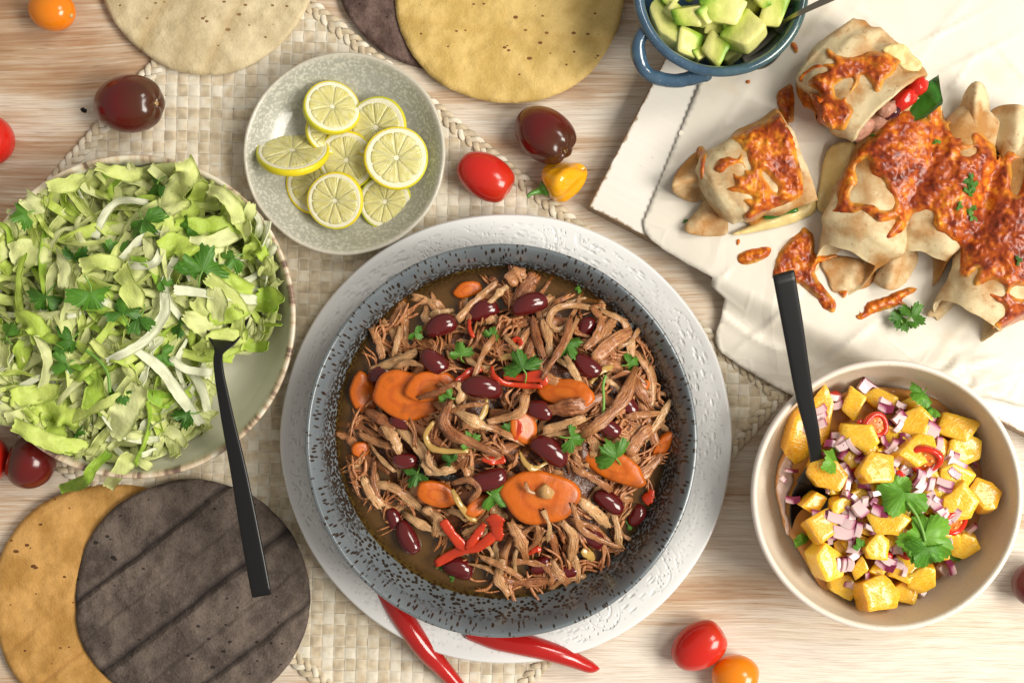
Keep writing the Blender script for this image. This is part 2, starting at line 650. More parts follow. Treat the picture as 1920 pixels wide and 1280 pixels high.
def m_lemon_glaze():
    m = Mt('grey_green_crackle_glaze', 0.28, 0.5)
    P, r = m.polar(0.06, 1.0)
    r5 = m.math('MULTIPLY', r, 5.0)
    mot = m.noise(m.obj, 480, 3, 0.6)
    c = m.mix(m.noise(m.obj, 18, 2), (0.345, 0.352, 0.295), (0.42, 0.42, 0.355))
    amount = m.ramp(m.math('ADD', r5, m.math('MULTIPLY', m.noise(m.obj, 30, 2), 0.06)), [(0.20, 0.25), (0.33, 1.0)])
    c = m.mix(m.math('MULTIPLY', m.ramp(mot, [(0.50, 0.0), (0.58, 0.85)]), amount), c, (0.62, 0.61, 0.53))
    c = m.mix(m.ramp(r5, [(0.302, 0.0), (0.318, 0.8)]), c, (0.60, 0.56, 0.46))
    m.set('Base Color', c)
    m.set('Coat Weight', 0.25)
    return m.m


def m_sand_glaze():
    m = Mt('sand_stoneware', 0.42, 0.45)
    P, r = m.polar(0.08, 1.0)
    r5 = m.math('MULTIPLY', r, 5.0)
    sp = m.noise(m.obj, 700, 2, 0.6)
    c = m.mix(m.noise(m.obj, 25, 3), (0.68, 0.60, 0.48), (0.74, 0.67, 0.56))
    c = m.mix(m.ramp(sp, [(0.60, 0.0), (0.70, 0.4)]), c, (0.34, 0.25, 0.17))
    rimc = m.mix(m.ramp(sp, [(0.62, 0.0), (0.70, 0.35)]), (0.80, 0.72, 0.65), (0.5, 0.4, 0.32))
    c = m.mix(m.ramp(r5, [(0.405, 0.0), (0.411, 1.0)]), c, rimc)
    m.set('Base Color', c)
    return m.m


def m_blue_glaze():
    m = Mt('blue_pottery_glaze', 0.16, 0.6)
    nz = m.noise(m.obj, 60, 4, 0.6)
    c = m.ramp(nz, [(0.3, (0.028, 0.070, 0.125)), (0.55, (0.055, 0.115, 0.185)), (0.75, (0.10, 0.165, 0.23))])
    q = m.n('SeparateXYZ', 0, Vector=m.obj).node
    g = m.math('ADD', m.math('MULTIPLY', q.outputs[0], 9.0), m.noise(m.obj, 40, 3))
    c = m.mix(m.ramp(g, [(0.35, 0.0), (0.8, 0.75)]), c, (0.035, 0.085, 0.065))
    sp = m.ramp(m.vor(m.obj, 330), [(0.07, 1.0), (0.12, 0.0)])
    c = m.mix(m.math('MULTIPLY', sp, 0.6), c, (0.35, 0.42, 0.45))
    m.set('Base Color', c)
    m.set('Coat Weight', 0.5)
    m.set('Normal', m.bump(nz, 0.0008, 0.5))
    return m.m


def build_crockery():
    G = {}
    # round white charger plate
    prof = [(0.0, 0.0035), (0.06, 0.0035), (0.1, 0.0045), (0.118, 0.0080), (0.130, 0.0125), (0.138, 0.0142), (0.1445, 0.0152), (0.1458, 0.0142), (0.1450, 0.0122), (0.130, 0.0085), (0.11, 0.0022), (0.085, 0.0006), (0.08, -0.0012), (0.0, -0.0012)]
    prof = [(r * 0.1442 / 0.1458, z) for r, z in prof]
    o = ob('charger_plate', lathe('charger_plate', prof, 240, 6, 0.006, 2), m_lace(), loc=at(949, 823, 0.018) * 1 + Vector((0, 0, -0.018 + 0.0042)))
    tag(o, 'large white embossed plate beneath the speckled blue stew bowl', 'plate')
    # stew bowl, tipped a little by the chilli peppers under its near edge
    p = at(940, 829, 0.064)
    G['stew_c'] = Vector((p.x, p.y - 0.0012, 0.0095))
    G['stew_tilt'] = math.radians(3.2)
    rp = [(0.0, 0.0065), (0.045, 0.0065), (0.070, 0.0090), (0.088, 0.0165), (0.100, 0.0285), (0.108, 0.0400), (0.1135, 0.0500), (0.1172, 0.0545), (0.1188, 0.0550), (0.1200, 0.0540), (0.1192, 0.0510), (0.112, 0.0385), (0.098, 0.0190), (0.080, 0.0070), (0.062, 0.0018), (0.055, 0.0), (0.0, 0.0006)]
    G['stew_prof'] = rp[:9]
    mw = Matrix.Translation(G['stew_c']) @ rot(-G['stew_tilt'])
    o = ob('stew_bowl', lathe('stew_bowl', rp, 240, 6, 0.002, 5), m_stew_glaze(), mw=mw)
    tag(o, 'wide blue grey speckled bowl holding the shredded beef stew', 'bowl')
    # salad bowl
    p = at(251, 594, 0.046)
    sp = [(0.0, 0.008), (0.055, 0.008), (0.072, 0.0105), (0.085, 0.0195), (0.093, 0.0315), (0.0972, 0.0415), (0.0993, 0.0437), (0.1008, 0.0430), (0.1003, 0.0395), (0.094, 0.0240), (0.080, 0.0070), (0.062, 0.0005), (0.055, -0.0006), (0.0, 0.0)]
    o = ob('salad_bowl', lathe('salad_bowl', sp, 200, 6, 0.004, 8), m_salad_glaze(), loc=(p.x, p.y, 0.0032))
    tag(o, 'cream bowl with brown speckled rim full of shredded lettuce', 'bowl')
    G['salad_c'] = p
    # plate with the lemon slices
    p = at(645, 288, 0.024)
    lp = [(0.0, 0.0045), (0.036, 0.0047), (0.046, 0.0068), (0.055, 0.0130), (0.0615, 0.0192), (0.0634, 0.0205), (0.0645, 0.0200), (0.0640, 0.0180), (0.055, 0.0085), (0.044, 0.0015), (0.036, 0.0), (0.0, 0.0005)]
    o = ob('lemon_plate', lathe('lemon_plate', lp, 180, 6, 0.012, 14), m_lemon_glaze(), loc=(p.x, p.y, 0.0034))
    tag(o, 'small grey green glazed plate holding sliced lemon', 'plate')
    G['lemon_c'] = p
    # salsa bowl
    p = at(1664, 929, 0.058)
    bp = [(0.0, 0.006), (0.050, 0.006), (0.062, 0.0085), (0.071, 0.0185), (0.0765, 0.0350), (0.0792, 0.0520), (0.0797, 0.0565), (0.0810, 0.0583), (0.0828, 0.0580), (0.0838, 0.0560), (0.0830, 0.0510), (0.079, 0.030), (0.072, 0.0100), (0.060, 0.0010), (0.050, 0.0), (0.0, 0.0005)]
    o = ob('salsa_bowl', lathe('salsa_bowl', bp, 200, 6, 0.003, 21), m_sand_glaze(), loc=(p.x, p.y, 0.0003))
    tag(o, 'sand coloured stoneware bowl of orange and red onion salsa', 'bowl')
    G['salsa_c'] = p
    # avocado bowl with looped handle
    p = at(1353, -24, 0.070)
    G['avo_c'] = p
    bl = m_blue_glaze()
    vp = [(0.0, 0.006), (0.032, 0.006), (0.040, 0.012), (0.0445, 0.027), (0.0465, 0.0405), (0.0477, 0.0465), (0.0500, 0.0490), (0.0525, 0.0485), (0.0540, 0.0460), (0.0525, 0.0420), (0.0495, 0.0385), (0.0475, 0.026), (0.043, 0.010), (0.034, 0.0012), (0.030, 0.0), (0.0, 0.0)]
    t = thing('avocado_bowl', 'small dark blue glazed bowl with loop handle holding diced avocado', 'bowl', (p.x, p.y, 0.0205))
    ob('bowl_body', lathe('bowl_body', vp, 160, 6, 0.004, 33), bl, t)
    hp = [at(1212, 52, .062), at(1196, 84, .060), at(1203, 122, .056), at(1222, 143, .055), at(1262, 152, .056), at(1295, 147, .058), at(1318, 141, .060), at(1335, 141, .061)]
    P = cr([tuple(v) for v in hp], 46) - np.array([p.x, p.y, 0.0205])
    s = np.linspace(0, 1, 46)
    rad = 0.0043 + 0.0013 * np.abs(s - 0.5) ** 1.5 + 0.0006 * np.exp(-((s - .48) / .04) ** 2) + 0.0004 * fbm(s * 9, 0, 0, 3)
    rad[-4:] *= np.array([0.95, 0.85, 0.7, 0.5])
    V, F = tube(P, rad, 14)
    ob('handle', mesh('handle', V, F), bl, t)
    return G


# ------------------------------------------------------------------ board and baking paper
BOARD_C = at(1102, 388, 0.017)
BD = (math.cos(math.radians(-27.5)), math.sin(math.radians(-27.5)))     # along the near edge
BU = (-BD[1], BD[0])                                                    # up the left edge
BW, BH_, BT = 0.36, 0.26, 0.017


def m_board():
    m = Mt('white_painted_wood', 0.5, 0.35)
    q = m.n('SeparateXYZ', 0, Vector=m.obj).node
    fine = m.noise(m.map(m.obj, (14, 260, 40)), 1.0, 4, 0.6)
    chip = m.noise(m.obj, 130, 5, 0.65)
    c = m.mix(fine, (0.80, 0.765, 0.70), (0.74, 0.70, 0.63))
    # paint rubbed off along the edges
    ex = m.math('MINIMUM', q.outputs[0], m.math('SUBTRACT', BW, q.outputs[0]))
    ey = m.math('MINIMUM', q.outputs[1], m.math('SUBTRACT', BH_, q.outputs[1]))
    e = m.math('MINIMUM', ex, ey)
    k = m.math('ADD', m.math('MULTIPLY', e, 260.0), m.math('MULTIPLY', m.math('SUBTRACT', chip, 0.5), 1.9))
    c = m.mix(m.ramp(k, [(0.16, 0.95), (0.55, 0.0)]), c, (0.27, 0.17, 0.09))
    spot = m.ramp(m.noise(m.map(m.obj, (70, 220, 70)), 1.0, 4, 0.7), [(0.70, 0.0), (0.76, 0.6)])
    c = m.mix(spot, c, (0.34, 0.24, 0.14))
    m.set('Base Color', c)
    m.set('Normal', m.bump(fine, 0.0004, 0.6))
    return m.m


def build_board():
    n = 30
    b = 0.0014
    out = []
    for x0, y0, a0 in ((BW - b, b, -PI / 2), (BW - b, BH_ - b, 0), (b, BH_ - b, PI / 2), (b, b, PI)):
        for k in range(4):
            a = a0 + k * PI / 6
            out.append((x0 + b * math.cos(a), y0 + b * math.sin(a)))
    O = np.array(out)
    g = O.mean(0)
    m = len(O)
    rings = [(0, -0.0), (0, BT - 0.0012), (0.0012, BT)]
    V, F = [], []
    for ins, z in rings:
        Q = O + (g - O) / np.linalg.norm(g - O, axis=1)[:, None] * ins
        V += [(x, y, z) for x, y in Q]
    for r in range(2):
        F += [[r * m + i, r * m + (i + 1) % m, (r + 1) * m + (i + 1) % m, (r + 1) * m + i] for i in range(m)]
    F += [list(range(2 * m, 3 * m)), list(range(m - 1, -1, -1))]
    mw = Matrix.Translation((BOARD_C.x, BOARD_C.y, 0.0002)) @ rot(0, 0, math.radians(-27.5))
    o = ob('serving_board', mesh('serving_board', V, F, False), m_board(), mw=mw)
    tag(o, 'white painted wooden board with worn brown edges under baking paper', 'board')
    return o


def board_dist(X, Y):
    dx, dy = X - BOARD_C.x, Y - BOARD_C.y
    u = dx * BD[0] + dy * BD[1]
    v = dx * BU[0] + dy * BU[1]
    ox = np.maximum(np.maximum(-u, u - BW), 0)
    oy = np.maximum(np.maximum(-v, v - BH_), 0)
    inside = np.minimum(np.minimum(u, BW - u), np.minimum(v, BH_ - v))
    return np.where((ox + oy) > 0, np.hypot(ox, oy), -inside)


def paper_z(X, Y):
    d = board_dist(X, Y)
    k = sstep(0.0, 0.020, d)
    z = (0.0188) * (1 - k) + 0.0062 * k
    loose = sstep(-0.002, 0.03, d)
    crease = 1 - np.abs(vnoise(X * 16 + Y * 22, Y * 9 - X * 7, 0, 12))
    z = z + loose * (0.0007 * fbm(X * 14, Y * 14, 0, 4, 2) + 0.0022 * (crease ** 14))
    # a puckered fold near the right side, between the board and the salsa bowl
    px = X / S * H / (H - .015) + 960
    py = 640 - Y / S * H / (H - .015)
    f = np.exp(-(((px - 1790) / 90) ** 2 + ((py - 715) / 45) ** 2))
    z = z + f * (0.004 + 0.004 * np.abs(np.sin((px * 0.5 + py * 1.3) / 17.0 + 2 * vnoise(px / 40, py / 40, 0, 2))))
    for x0, y0, x1, y1, a_, w_ in ((1700, 95, 1850, 20, .0011, 4), (1740, 150, 1920, 60, .0009, 5), (1820, 110, 1760, 200, .0010, 4), (1600, 20, 1680, 70, .0008, 5), (1290, 330, 1400, 170, .0007, 6), (1420, 640, 1500, 540, .0016, 5), (1500, 720, 1640, 600, .0018, 7), (1380, 660, 1450, 600, .0014, 5), (1370, 500, 1335, 540, .0012, 4), (1560, 770, 1650, 680, .0016, 6), (1700, 690, 1790, 730, .0022, 7), (1760, 690, 1880, 670, .0022, 7), (1800, 740, 1900, 700, .0018, 6), (1860, 80, 1920, 150, .0009, 5)):
        ex, ey = x1 - x0, y1 - y0
        t = np.clip(((px - x0) * ex + (py - y0) * ey) / (ex * ex + ey * ey), -0.2, 1.2)
        dd = np.hypot(px - x0 - t * ex, py - y0 - t * ey)
        z = z + a_ * np.exp(-(dd / (w_ * 1.05)) ** 2) * np.clip(1.2 - abs(2 * t - 1) * 0.9, 0, 1)
    z = z + 0.00035 * fbm(X * 40, Y * 40, 2, 9, 2) * (d <= 0) + 0.0005 * np.maximum(0, 1 - np.abs(vnoise(X * 12 - Y * 9, Y * 10, 3, 31)) * 7)
    return z


def build_paper():
    m = Mt('baking_paper', 0.42, 0.4)
    nz = m.noise(m.pos(), 24, 4, 0.6)
    c = m.mix(nz, (0.745, 0.69, 0.59), (0.81, 0.765, 0.675))
    wr = m.noise(m.map(m.pos(), (60, 160, 60), rotz=0.5), 1.0, 4, 0.6)
    grease = m.ramp(m.noise(m.pos(), 30, 3), [(0.58, 0.0), (0.70, 0.35)])
    c = m.mix(grease, c, (0.66, 0.53, 0.34))
    m.set('Base Color', c)
    cr1 = m.vor(m.map(m.n('VectorMath', props={'operation': 'ADD'}, i0=m.pos(), i1=m.n('VectorMath', props={'operation': 'SCALE'}, i0=m.noise(m.pos(), 14, 3, out=1), Scale=0.04)), (1, 1, 0.01)), 17, 'DISTANCE_TO_EDGE')
    cr2 = m.vor(m.map(m.pos(), (1, 1.4, 0.01), (3, 1, 0), 0.7), 38, 'DISTANCE_TO_EDGE')
    hh = m.math('ADD', m.math('MULTIPLY', m.ramp(cr1, [(0.0, 1.0), (0.10, 0.0)]), m.ramp(m.noise(m.pos(), 9, 2), [(0.42, 0.0), (0.6, 1.0)])), m.math('MULTIPLY', m.ramp(cr2, [(0.0, 0.6), (0.08, 0.0)]), m.ramp(m.noise(m.pos(), 12, 2), [(0.5, 0.0), (0.65, 1.0)])))
    m.set('Normal', m.bump(m.math('ADD', hh, m.math('MULTIPLY', wr, 0.25)), 0.0008, 0.6))
    m.translucent(0.08, c)
    # saw-toothed tear edge on the left
    tooth = []
    a, b = np.array((1385., -20.)), np.array((1205., 420.))
    n = 70
    nr = np.array([-0.93, -0.38])
    for i in range(n + 1):
        q = a + (b - a) * i / n + nr * (2.6 if i % 2 else 0)
        tooth.append(tuple(q))
    rest = [(1208, 436), (1230, 460), (1282, 492), (1335, 519), (1331, 534), (1362, 560), (1356, 590), (1343, 636), (1352, 658), (1398, 690), (1480, 737), (1560, 776), (1660, 790), (1760, 770), (1838, 742), (1862, 746), (1900, 758), (1960, 768), (2060, 700), (2080, -20)]
    rr = resample(rest + [(2080, -21)], 14, False)[:-1]
    poly = tooth + [tuple(q) for q in resample_open(rest, 9)]
    B = np.array(poly)
    lo, hi = B.min(0), B.max(0)
    sp = 6
    gx, gy = np.meshgrid(np.arange(lo[0], hi[0], sp), np.arange(lo[1], hi[1], sp))
    gx, gy = gx.ravel() + 1.5 * vnoise(gx.ravel(), gy.ravel(), 0, 2), gy.ravel()
    k = inpoly(gx, gy, B)
    gx, gy = gx[k], gy[k]
    k = polydist(gx, gy, B) > 4
    pts = np.vstack([B, np.stack([gx[k], gy[k]], -1)])
    ed = [(i, (i + 1) % len(B)) for i in range(len(B))]
    res = delaunay_2d_cdt([Vector(p) for p in pts], ed, [], 0, 1e-9)
    V = np.array([tuple(v) for v in res[0]])
    T = np.array([f for f in res[2] if len(f) == 3])
    c2 = V[T].mean(1)
    T = T[inpoly(c2[:, 0], c2[:, 1], B)]
    P = wpx(V, np.full(len(V), 0.015))
    P[:, 2] = paper_z(P[:, 0], P[:, 1])
    T = fixwind(P, T)
    P, F = solid(P, T, 0.00025)
    o = ob('baking_paper', mesh('baking_paper', P, F), m.m)
    tag(o, 'crumpled cream baking paper with saw toothed edge over the white board', 'baking paper')
    return o


def resample_open(pts, sp):
    P = np.asarray(pts, float)
    s = np.r_[0, np.cumsum(np.linalg.norm(np.diff(P, axis=0), axis=1))]
    t = np.linspace(0, s[-1], max(4, int(s[-1] / sp)))
    Q = np.stack([np.interp(t, s, P[:, 0]), np.interp(t, s, P[:, 1])], -1)
    return Q + 1.2 * np.stack([vnoise(Q[:, 0] / 14, Q[:, 1] / 14, 0, 6), vnoise(Q[:, 0] / 14, Q[:, 1] / 14, 5, 8)], -1)


def fixwind(P, T):
    P, T = np.asarray(P), np.asarray(T).copy()
    a, b, c = P[T[:, 0]], P[T[:, 1]], P[T[:, 2]]
    w = (b[:, 0] - a[:, 0]) * (c[:, 1] - a[:, 1]) - (b[:, 1] - a[:, 1]) * (c[:, 0] - a[:, 0]) < 0
    T[w] = T[w][:, ::-1]
    return T


build_table()
build_placemat()
G = build_crockery()
board = build_board()
paper = build_paper()

# ------------------------------------------------------------------ labels that single out look-alikes
_used = set()


def side_of(dx, dy):
    if abs(dx) > abs(dy):
        return 'right of' if dx > 0 else 'left of'
    return 'below' if dy > 0 else 'above'


def autolabel(items, marks, noun):
    """items: (object, x, y, look); marks: (phrase, x, y). Names what each piece lies beside or between."""
    items = sorted(items, key=lambda i: min(math.hypot(i[1] - m[1], i[2] - m[2]) for m in marks))
    for o, x, y, look in items:
        near = sorted(marks, key=lambda m: math.hypot(x - m[1], y - m[2]))[:7]
        cand = []
        for m in near[:3]:
            cand.append(f'{look} {noun} just {side_of(x - m[1], y - m[2])} {m[0]}'.replace('just left', 'left').replace('just right', 'right'))
        for i in range(len(near)):
            for j in range(i + 1, len(near)):
                a, b = near[i], near[j]
                cand.append(f'{look} {noun} between {a[0]} and {b[0]}')
        for m in near[3:]:
            cand.append(f'{look} {noun} further {side_of(x - m[1], y - m[2])} {m[0]}')
        cand = [c for c in cand if len(c.split()) <= 16]
        for c in cand:
            if c not in _used:
                _used.add(c)
                o['label'] = c
                break
        else:
            o['label'] = cand[0]


# ------------------------------------------------------------------ leaves
def m_leaf(name, dark, light, tr=0.25):
    m = Mt(name, 0.38, 0.5)
    v = m.map(m.uv, (1, 1, 1))
    ve = m.noise(m.map(m.uv, (34, 3, 1)), 1.0, 3)
    c = m.mix(m.rnd(), dark, light)
    c = m.mix(m.ramp(ve, [(0.52, 0.0), (0.64, 0.45)]), c, tuple(min(1, x * 1.5 + 0.02) for x in light))
    m.set('Base Color', c)
    m.set('Normal', m.bump(ve, 0.0007, 0.7))
    m.translucent(tr, c)
    return m.m


M_CIL = m_leaf('coriander_green', (0.030, 0.115, 0.012), (0.115, 0.30, 0.030))
M_CIL2 = m_leaf('bright_coriander', (0.075, 0.25, 0.018), (0.17, 0.42, 0.035))
M_STEM = simple('herb_stem', (0.16, 0.34, 0.05), 0.4, 0.2)


def leaf_mesh(seed, size, cup=0.25, lobes=3, roll=0.0, soft=0.0):
    r = random.Random(seed)
    n, k = 91, 6
    th = np.linspace(-2.0, 2.0, n)
    lob = 0.50 + 0.26 * soft + (0.50 - 0.26 * soft) * np.abs(np.cos(th * (lobes * PI / 4.0) / 1.0 * 0.98)) ** 0.7
    tee = 1 + (1 - 0.6 * soft) * (0.17 * np.abs(((th * 2.3 + r.random()) % 1) - 0.5) * 2 - 0.10 + 0.07 * np.sin(th * 31))
    ro = lob * tee * (1 - 0.10 * (th / 2) ** 2) * (1 + 0.10 * vnoise(th * 1.3, seed, 0, 5))
    V, uv = [(0, 0, 0)], [(0.5, 0)]
    f = np.linspace(0, 1, k + 1)[1:]
    ph = r.uniform(0, 6)
    for q in f:
        x = np.sin(th) * ro * q
        y = np.cos(th) * ro * q
        z = cup * (-(x * x) * 0.7 - 0.55 * (y - 0.2) ** 2) + 0.20 * np.sin(th * 4.5 + ph) * q * q + roll * x * np.abs(x)
        z = z + 0.05 * vnoise(x * 3, y * 3, 0, seed)
        V += np.stack([x, y, z], -1).tolist()
        uv += np.stack([(th + 2) / 4, np.full(n, q)], -1).tolist()
    F = [[0, 1 + j, 2 + j] for j in range(n - 1)]
    for i in range(k - 1):
        a = 1 + i * n
        F += [[a + j, a + n + j, a + n + j + 1, a + j + 1] for j in range(n - 1)]
    F = [g[::-1] for g in F]
    V = np.array(V) * size * 0.62
    V[:, 1] -= size * 0.28
    return mesh('cilantro_leaf', V, F, True, uv)


def cilantro(x, y, size, rz, z, label, group, tilt=(0.0, 0.0), lobes=3, stem=True, cup=None, roll=0.0, soft=0.0, m_=None):
    sd = R.randrange(9999)
    s = L(size)
    p = at(x, y, z)
    mw = Matrix.Translation(p) @ rot(tilt[0], tilt[1], rz)
    o = ob('cilantro_leaf', leaf_mesh(sd, s, R.uniform(0.25, 0.75) if cup is None else cup, lobes, roll, soft), m_ or M_CIL, mw=mw)
    tag(o, label, 'herb leaf', group)
    if stem:
        P = cr([(0, -s * 0.27, 0.0001), (R.uniform(-.06, .06) * s, -s * 0.45, -0.05 * s), (R.uniform(-.15, .15) * s, -s * 0.66, -0.16 * s)], 8)
        V, F = tube(P, np.linspace(L(1.6), L(1.3), 8), 6)
        ob('stem', mesh('stem', V, F), M_STEM, o)
    return o


# ------------------------------------------------------------------ tomatoes, chillies, habanero
def m_tomato(name, body, top, rough=0.2):
    m = Mt(name, rough, 0.5)
    q = m.n('SeparateXYZ', 0, Vector=m.gen).node
    nz = m.noise(m.obj, 45, 2)
    k = m.math('ADD', q.outputs[2], m.math('MULTIPLY', m.math('SUBTRACT', nz, 0.5), 0.25))
    c = m.ramp(k, [(0.0, body), (0.60, body), (0.93, top)])
    m.set('Base Color', c)
    m.sss(0.12 if body[0] > 0.3 else 0.0, 0.004, (1, 0.3, 0.15))
    m.set('Coat Weight', 0.15)
    m.set('Coat Roughness', 0.08)
    m.set('Normal', m.bump(m.noise(m.obj, 140, 3), 0.00012, 0.6))
    return m.m


T_DARK = m_tomato('dark_tomato_skin', (0.125, 0.0065, 0.0055), (0.070, 0.022, 0.010))
T_RED = m_tomato('red_tomato_skin', (0.60, 0.018, 0.010), (0.56, 0.030, 0.010))
T_ORANGE = m_tomato('orange_tomato_skin', (0.86, 0.25, 0.006), (0.84, 0.22, 0.006))
T_SCAR = simple('stem_scar', (0.52, 0.36, 0.16), 0.6, 0.0, 0.4, 0.0005, 900)
T_SCAR_RED = simple('stem_scar_red', (0.45, 0.07, 0.02), 0.5)


def tomato(x, y, w, h, az, el, mat_, label, group='cherry tomatoes scattered on the table', lob=0.0, zb=0.0, scar=True, dimple=0.16, boxy=0.0):
    """w: width across, h: length along the stem axis (px); az: image direction of the stem end; el: how far it looks up"""
    a, b = L(w) / 2, L(h) / 2
    n, k = 40, 56
    ph = np.linspace(0, PI, n)
    th = np.linspace(0, 2 * PI, k, endpoint=False)
    sp = np.sin(ph) ** (1 - boxy * 0.35)
    prof = sp * (1 + 0.05 * np.cos(ph))
    z = np.cos(ph) * b
    top = np.clip(1 - ph / 0.75, 0, 1)
    z = z - dimple * b * top ** 1.6
    z = z + 0.05 * b * np.clip(1 - (PI - ph) / 0.5, 0, 1) ** 2
    ridge = lob * np.clip(1 - ph / 1.5, 0, 1)
    X = a * prof[:, None] * np.cos(th) * (1 + ridge[:, None] * np.cos(th * 5 + 0.7) + 0.02 * np.cos(2 * th + 1))
    Y = a * prof[:, None] * np.sin(th) * (1 + ridge[:, None] * np.cos(th * 5 + 0.7) + 0.02 * np.cos(2 * th + 1))
    Z = np.broadcast_to(z[:, None], X.shape) + b * 0.5 * ridge[:, None] * np.cos(th * 5 + 0.7)
    V = np.stack([X, Y, Z], -1).reshape(-1, 3)
    m = mesh('tomato', V, [f[::-1] for f in gridF(n, k)])
    zc = zb + min(a, abs(math.sin(el)) * b + math.cos(el) * a) * 0.985
    d = Vector((math.cos(az) * math.cos(el), math.sin(az) * math.cos(el), math.sin(el)))
    mw = Matrix.Translation(at(x, y, zc)) @ d.to_track_quat('Z', 'Y').to_matrix().to_4x4()
    o = ob('tomato', m, mat_, mw=mw)
    tag(o, label, 'tomato', group)
    if scar:
        zt = b - dimple * b
        r0 = a * 0.085
        P = [(0.0, 0.0, zt - 0.0006)]
        q = np.linspace(0, 2 * PI, 12, endpoint=False)
        V = [(r0 * s * math.cos(t) * (1 + .2 * math.cos(3 * t)), r0 * s * math.sin(t), zt + dz) for s, dz in ((1.25, 0.0002), (0.95, 0.0009), (0.5, 0.0005)) for t in q]
        F = gridF(3, 12) + [list(range(24, 36))]
        ob('stem_scar', mesh('stem_scar', V, F), T_SCAR if mat_ is not T_ORANGE else T_SCAR, o)
    return o


def build_tomatoes():
    D = math.radians
    tomato(97, 20, 74, 92, D(-18), D(18), T_ORANGE, 'small orange tomato at the top beside the pale round tortilla', dimple=0.05)
    tomato(242, 195, 106, 138, D(-2), D(20), T_DARK, 'large dark maroon tomato on the left corner of the placemat', lob=0.035)
    tomato(-22, 263, 96, 96, D(170), D(0), T_RED, 'red tomato cut off by the left side of the photo above the lettuce', scar=False)
    tomato(1021, 252, 96, 128, D(-42), D(22), T_DARK, 'dark maroon ribbed tomato above the yellow habanero', lob=0.075)
    tomato(911, 331, 82, 114, D(-32), D(4), T_RED, 'bright red plum tomato between lemon plate and yellow habanero', scar=False, boxy=0.5)
    tomato(1311, 1210, 82, 112, D(35), D(8), T_RED, 'red oval tomato at the bottom beside the orange tomato', scar=False, boxy=0.2)
    tomato(1380, 1268, 80, 92, D(-10), D(12), T_ORANGE, 'orange tomato at the bottom edge next to the red tomato', scar=False)
    tomato(1942, 1095, 84, 88, D(10), D(10), T_DARK, 'dark maroon tomato cut off by the right side near the salsa bowl', scar=False)
    tomato(58, 866, 100, 92, D(160), D(10), T_DARK, 'dark maroon tomato half hidden under the lettuce bowl rim', scar=False)
    tomato(-30, 862, 92, 92, D(100), D(0), T_RED, 'red tomato at lower left under the lettuce bowl rim', scar=False)


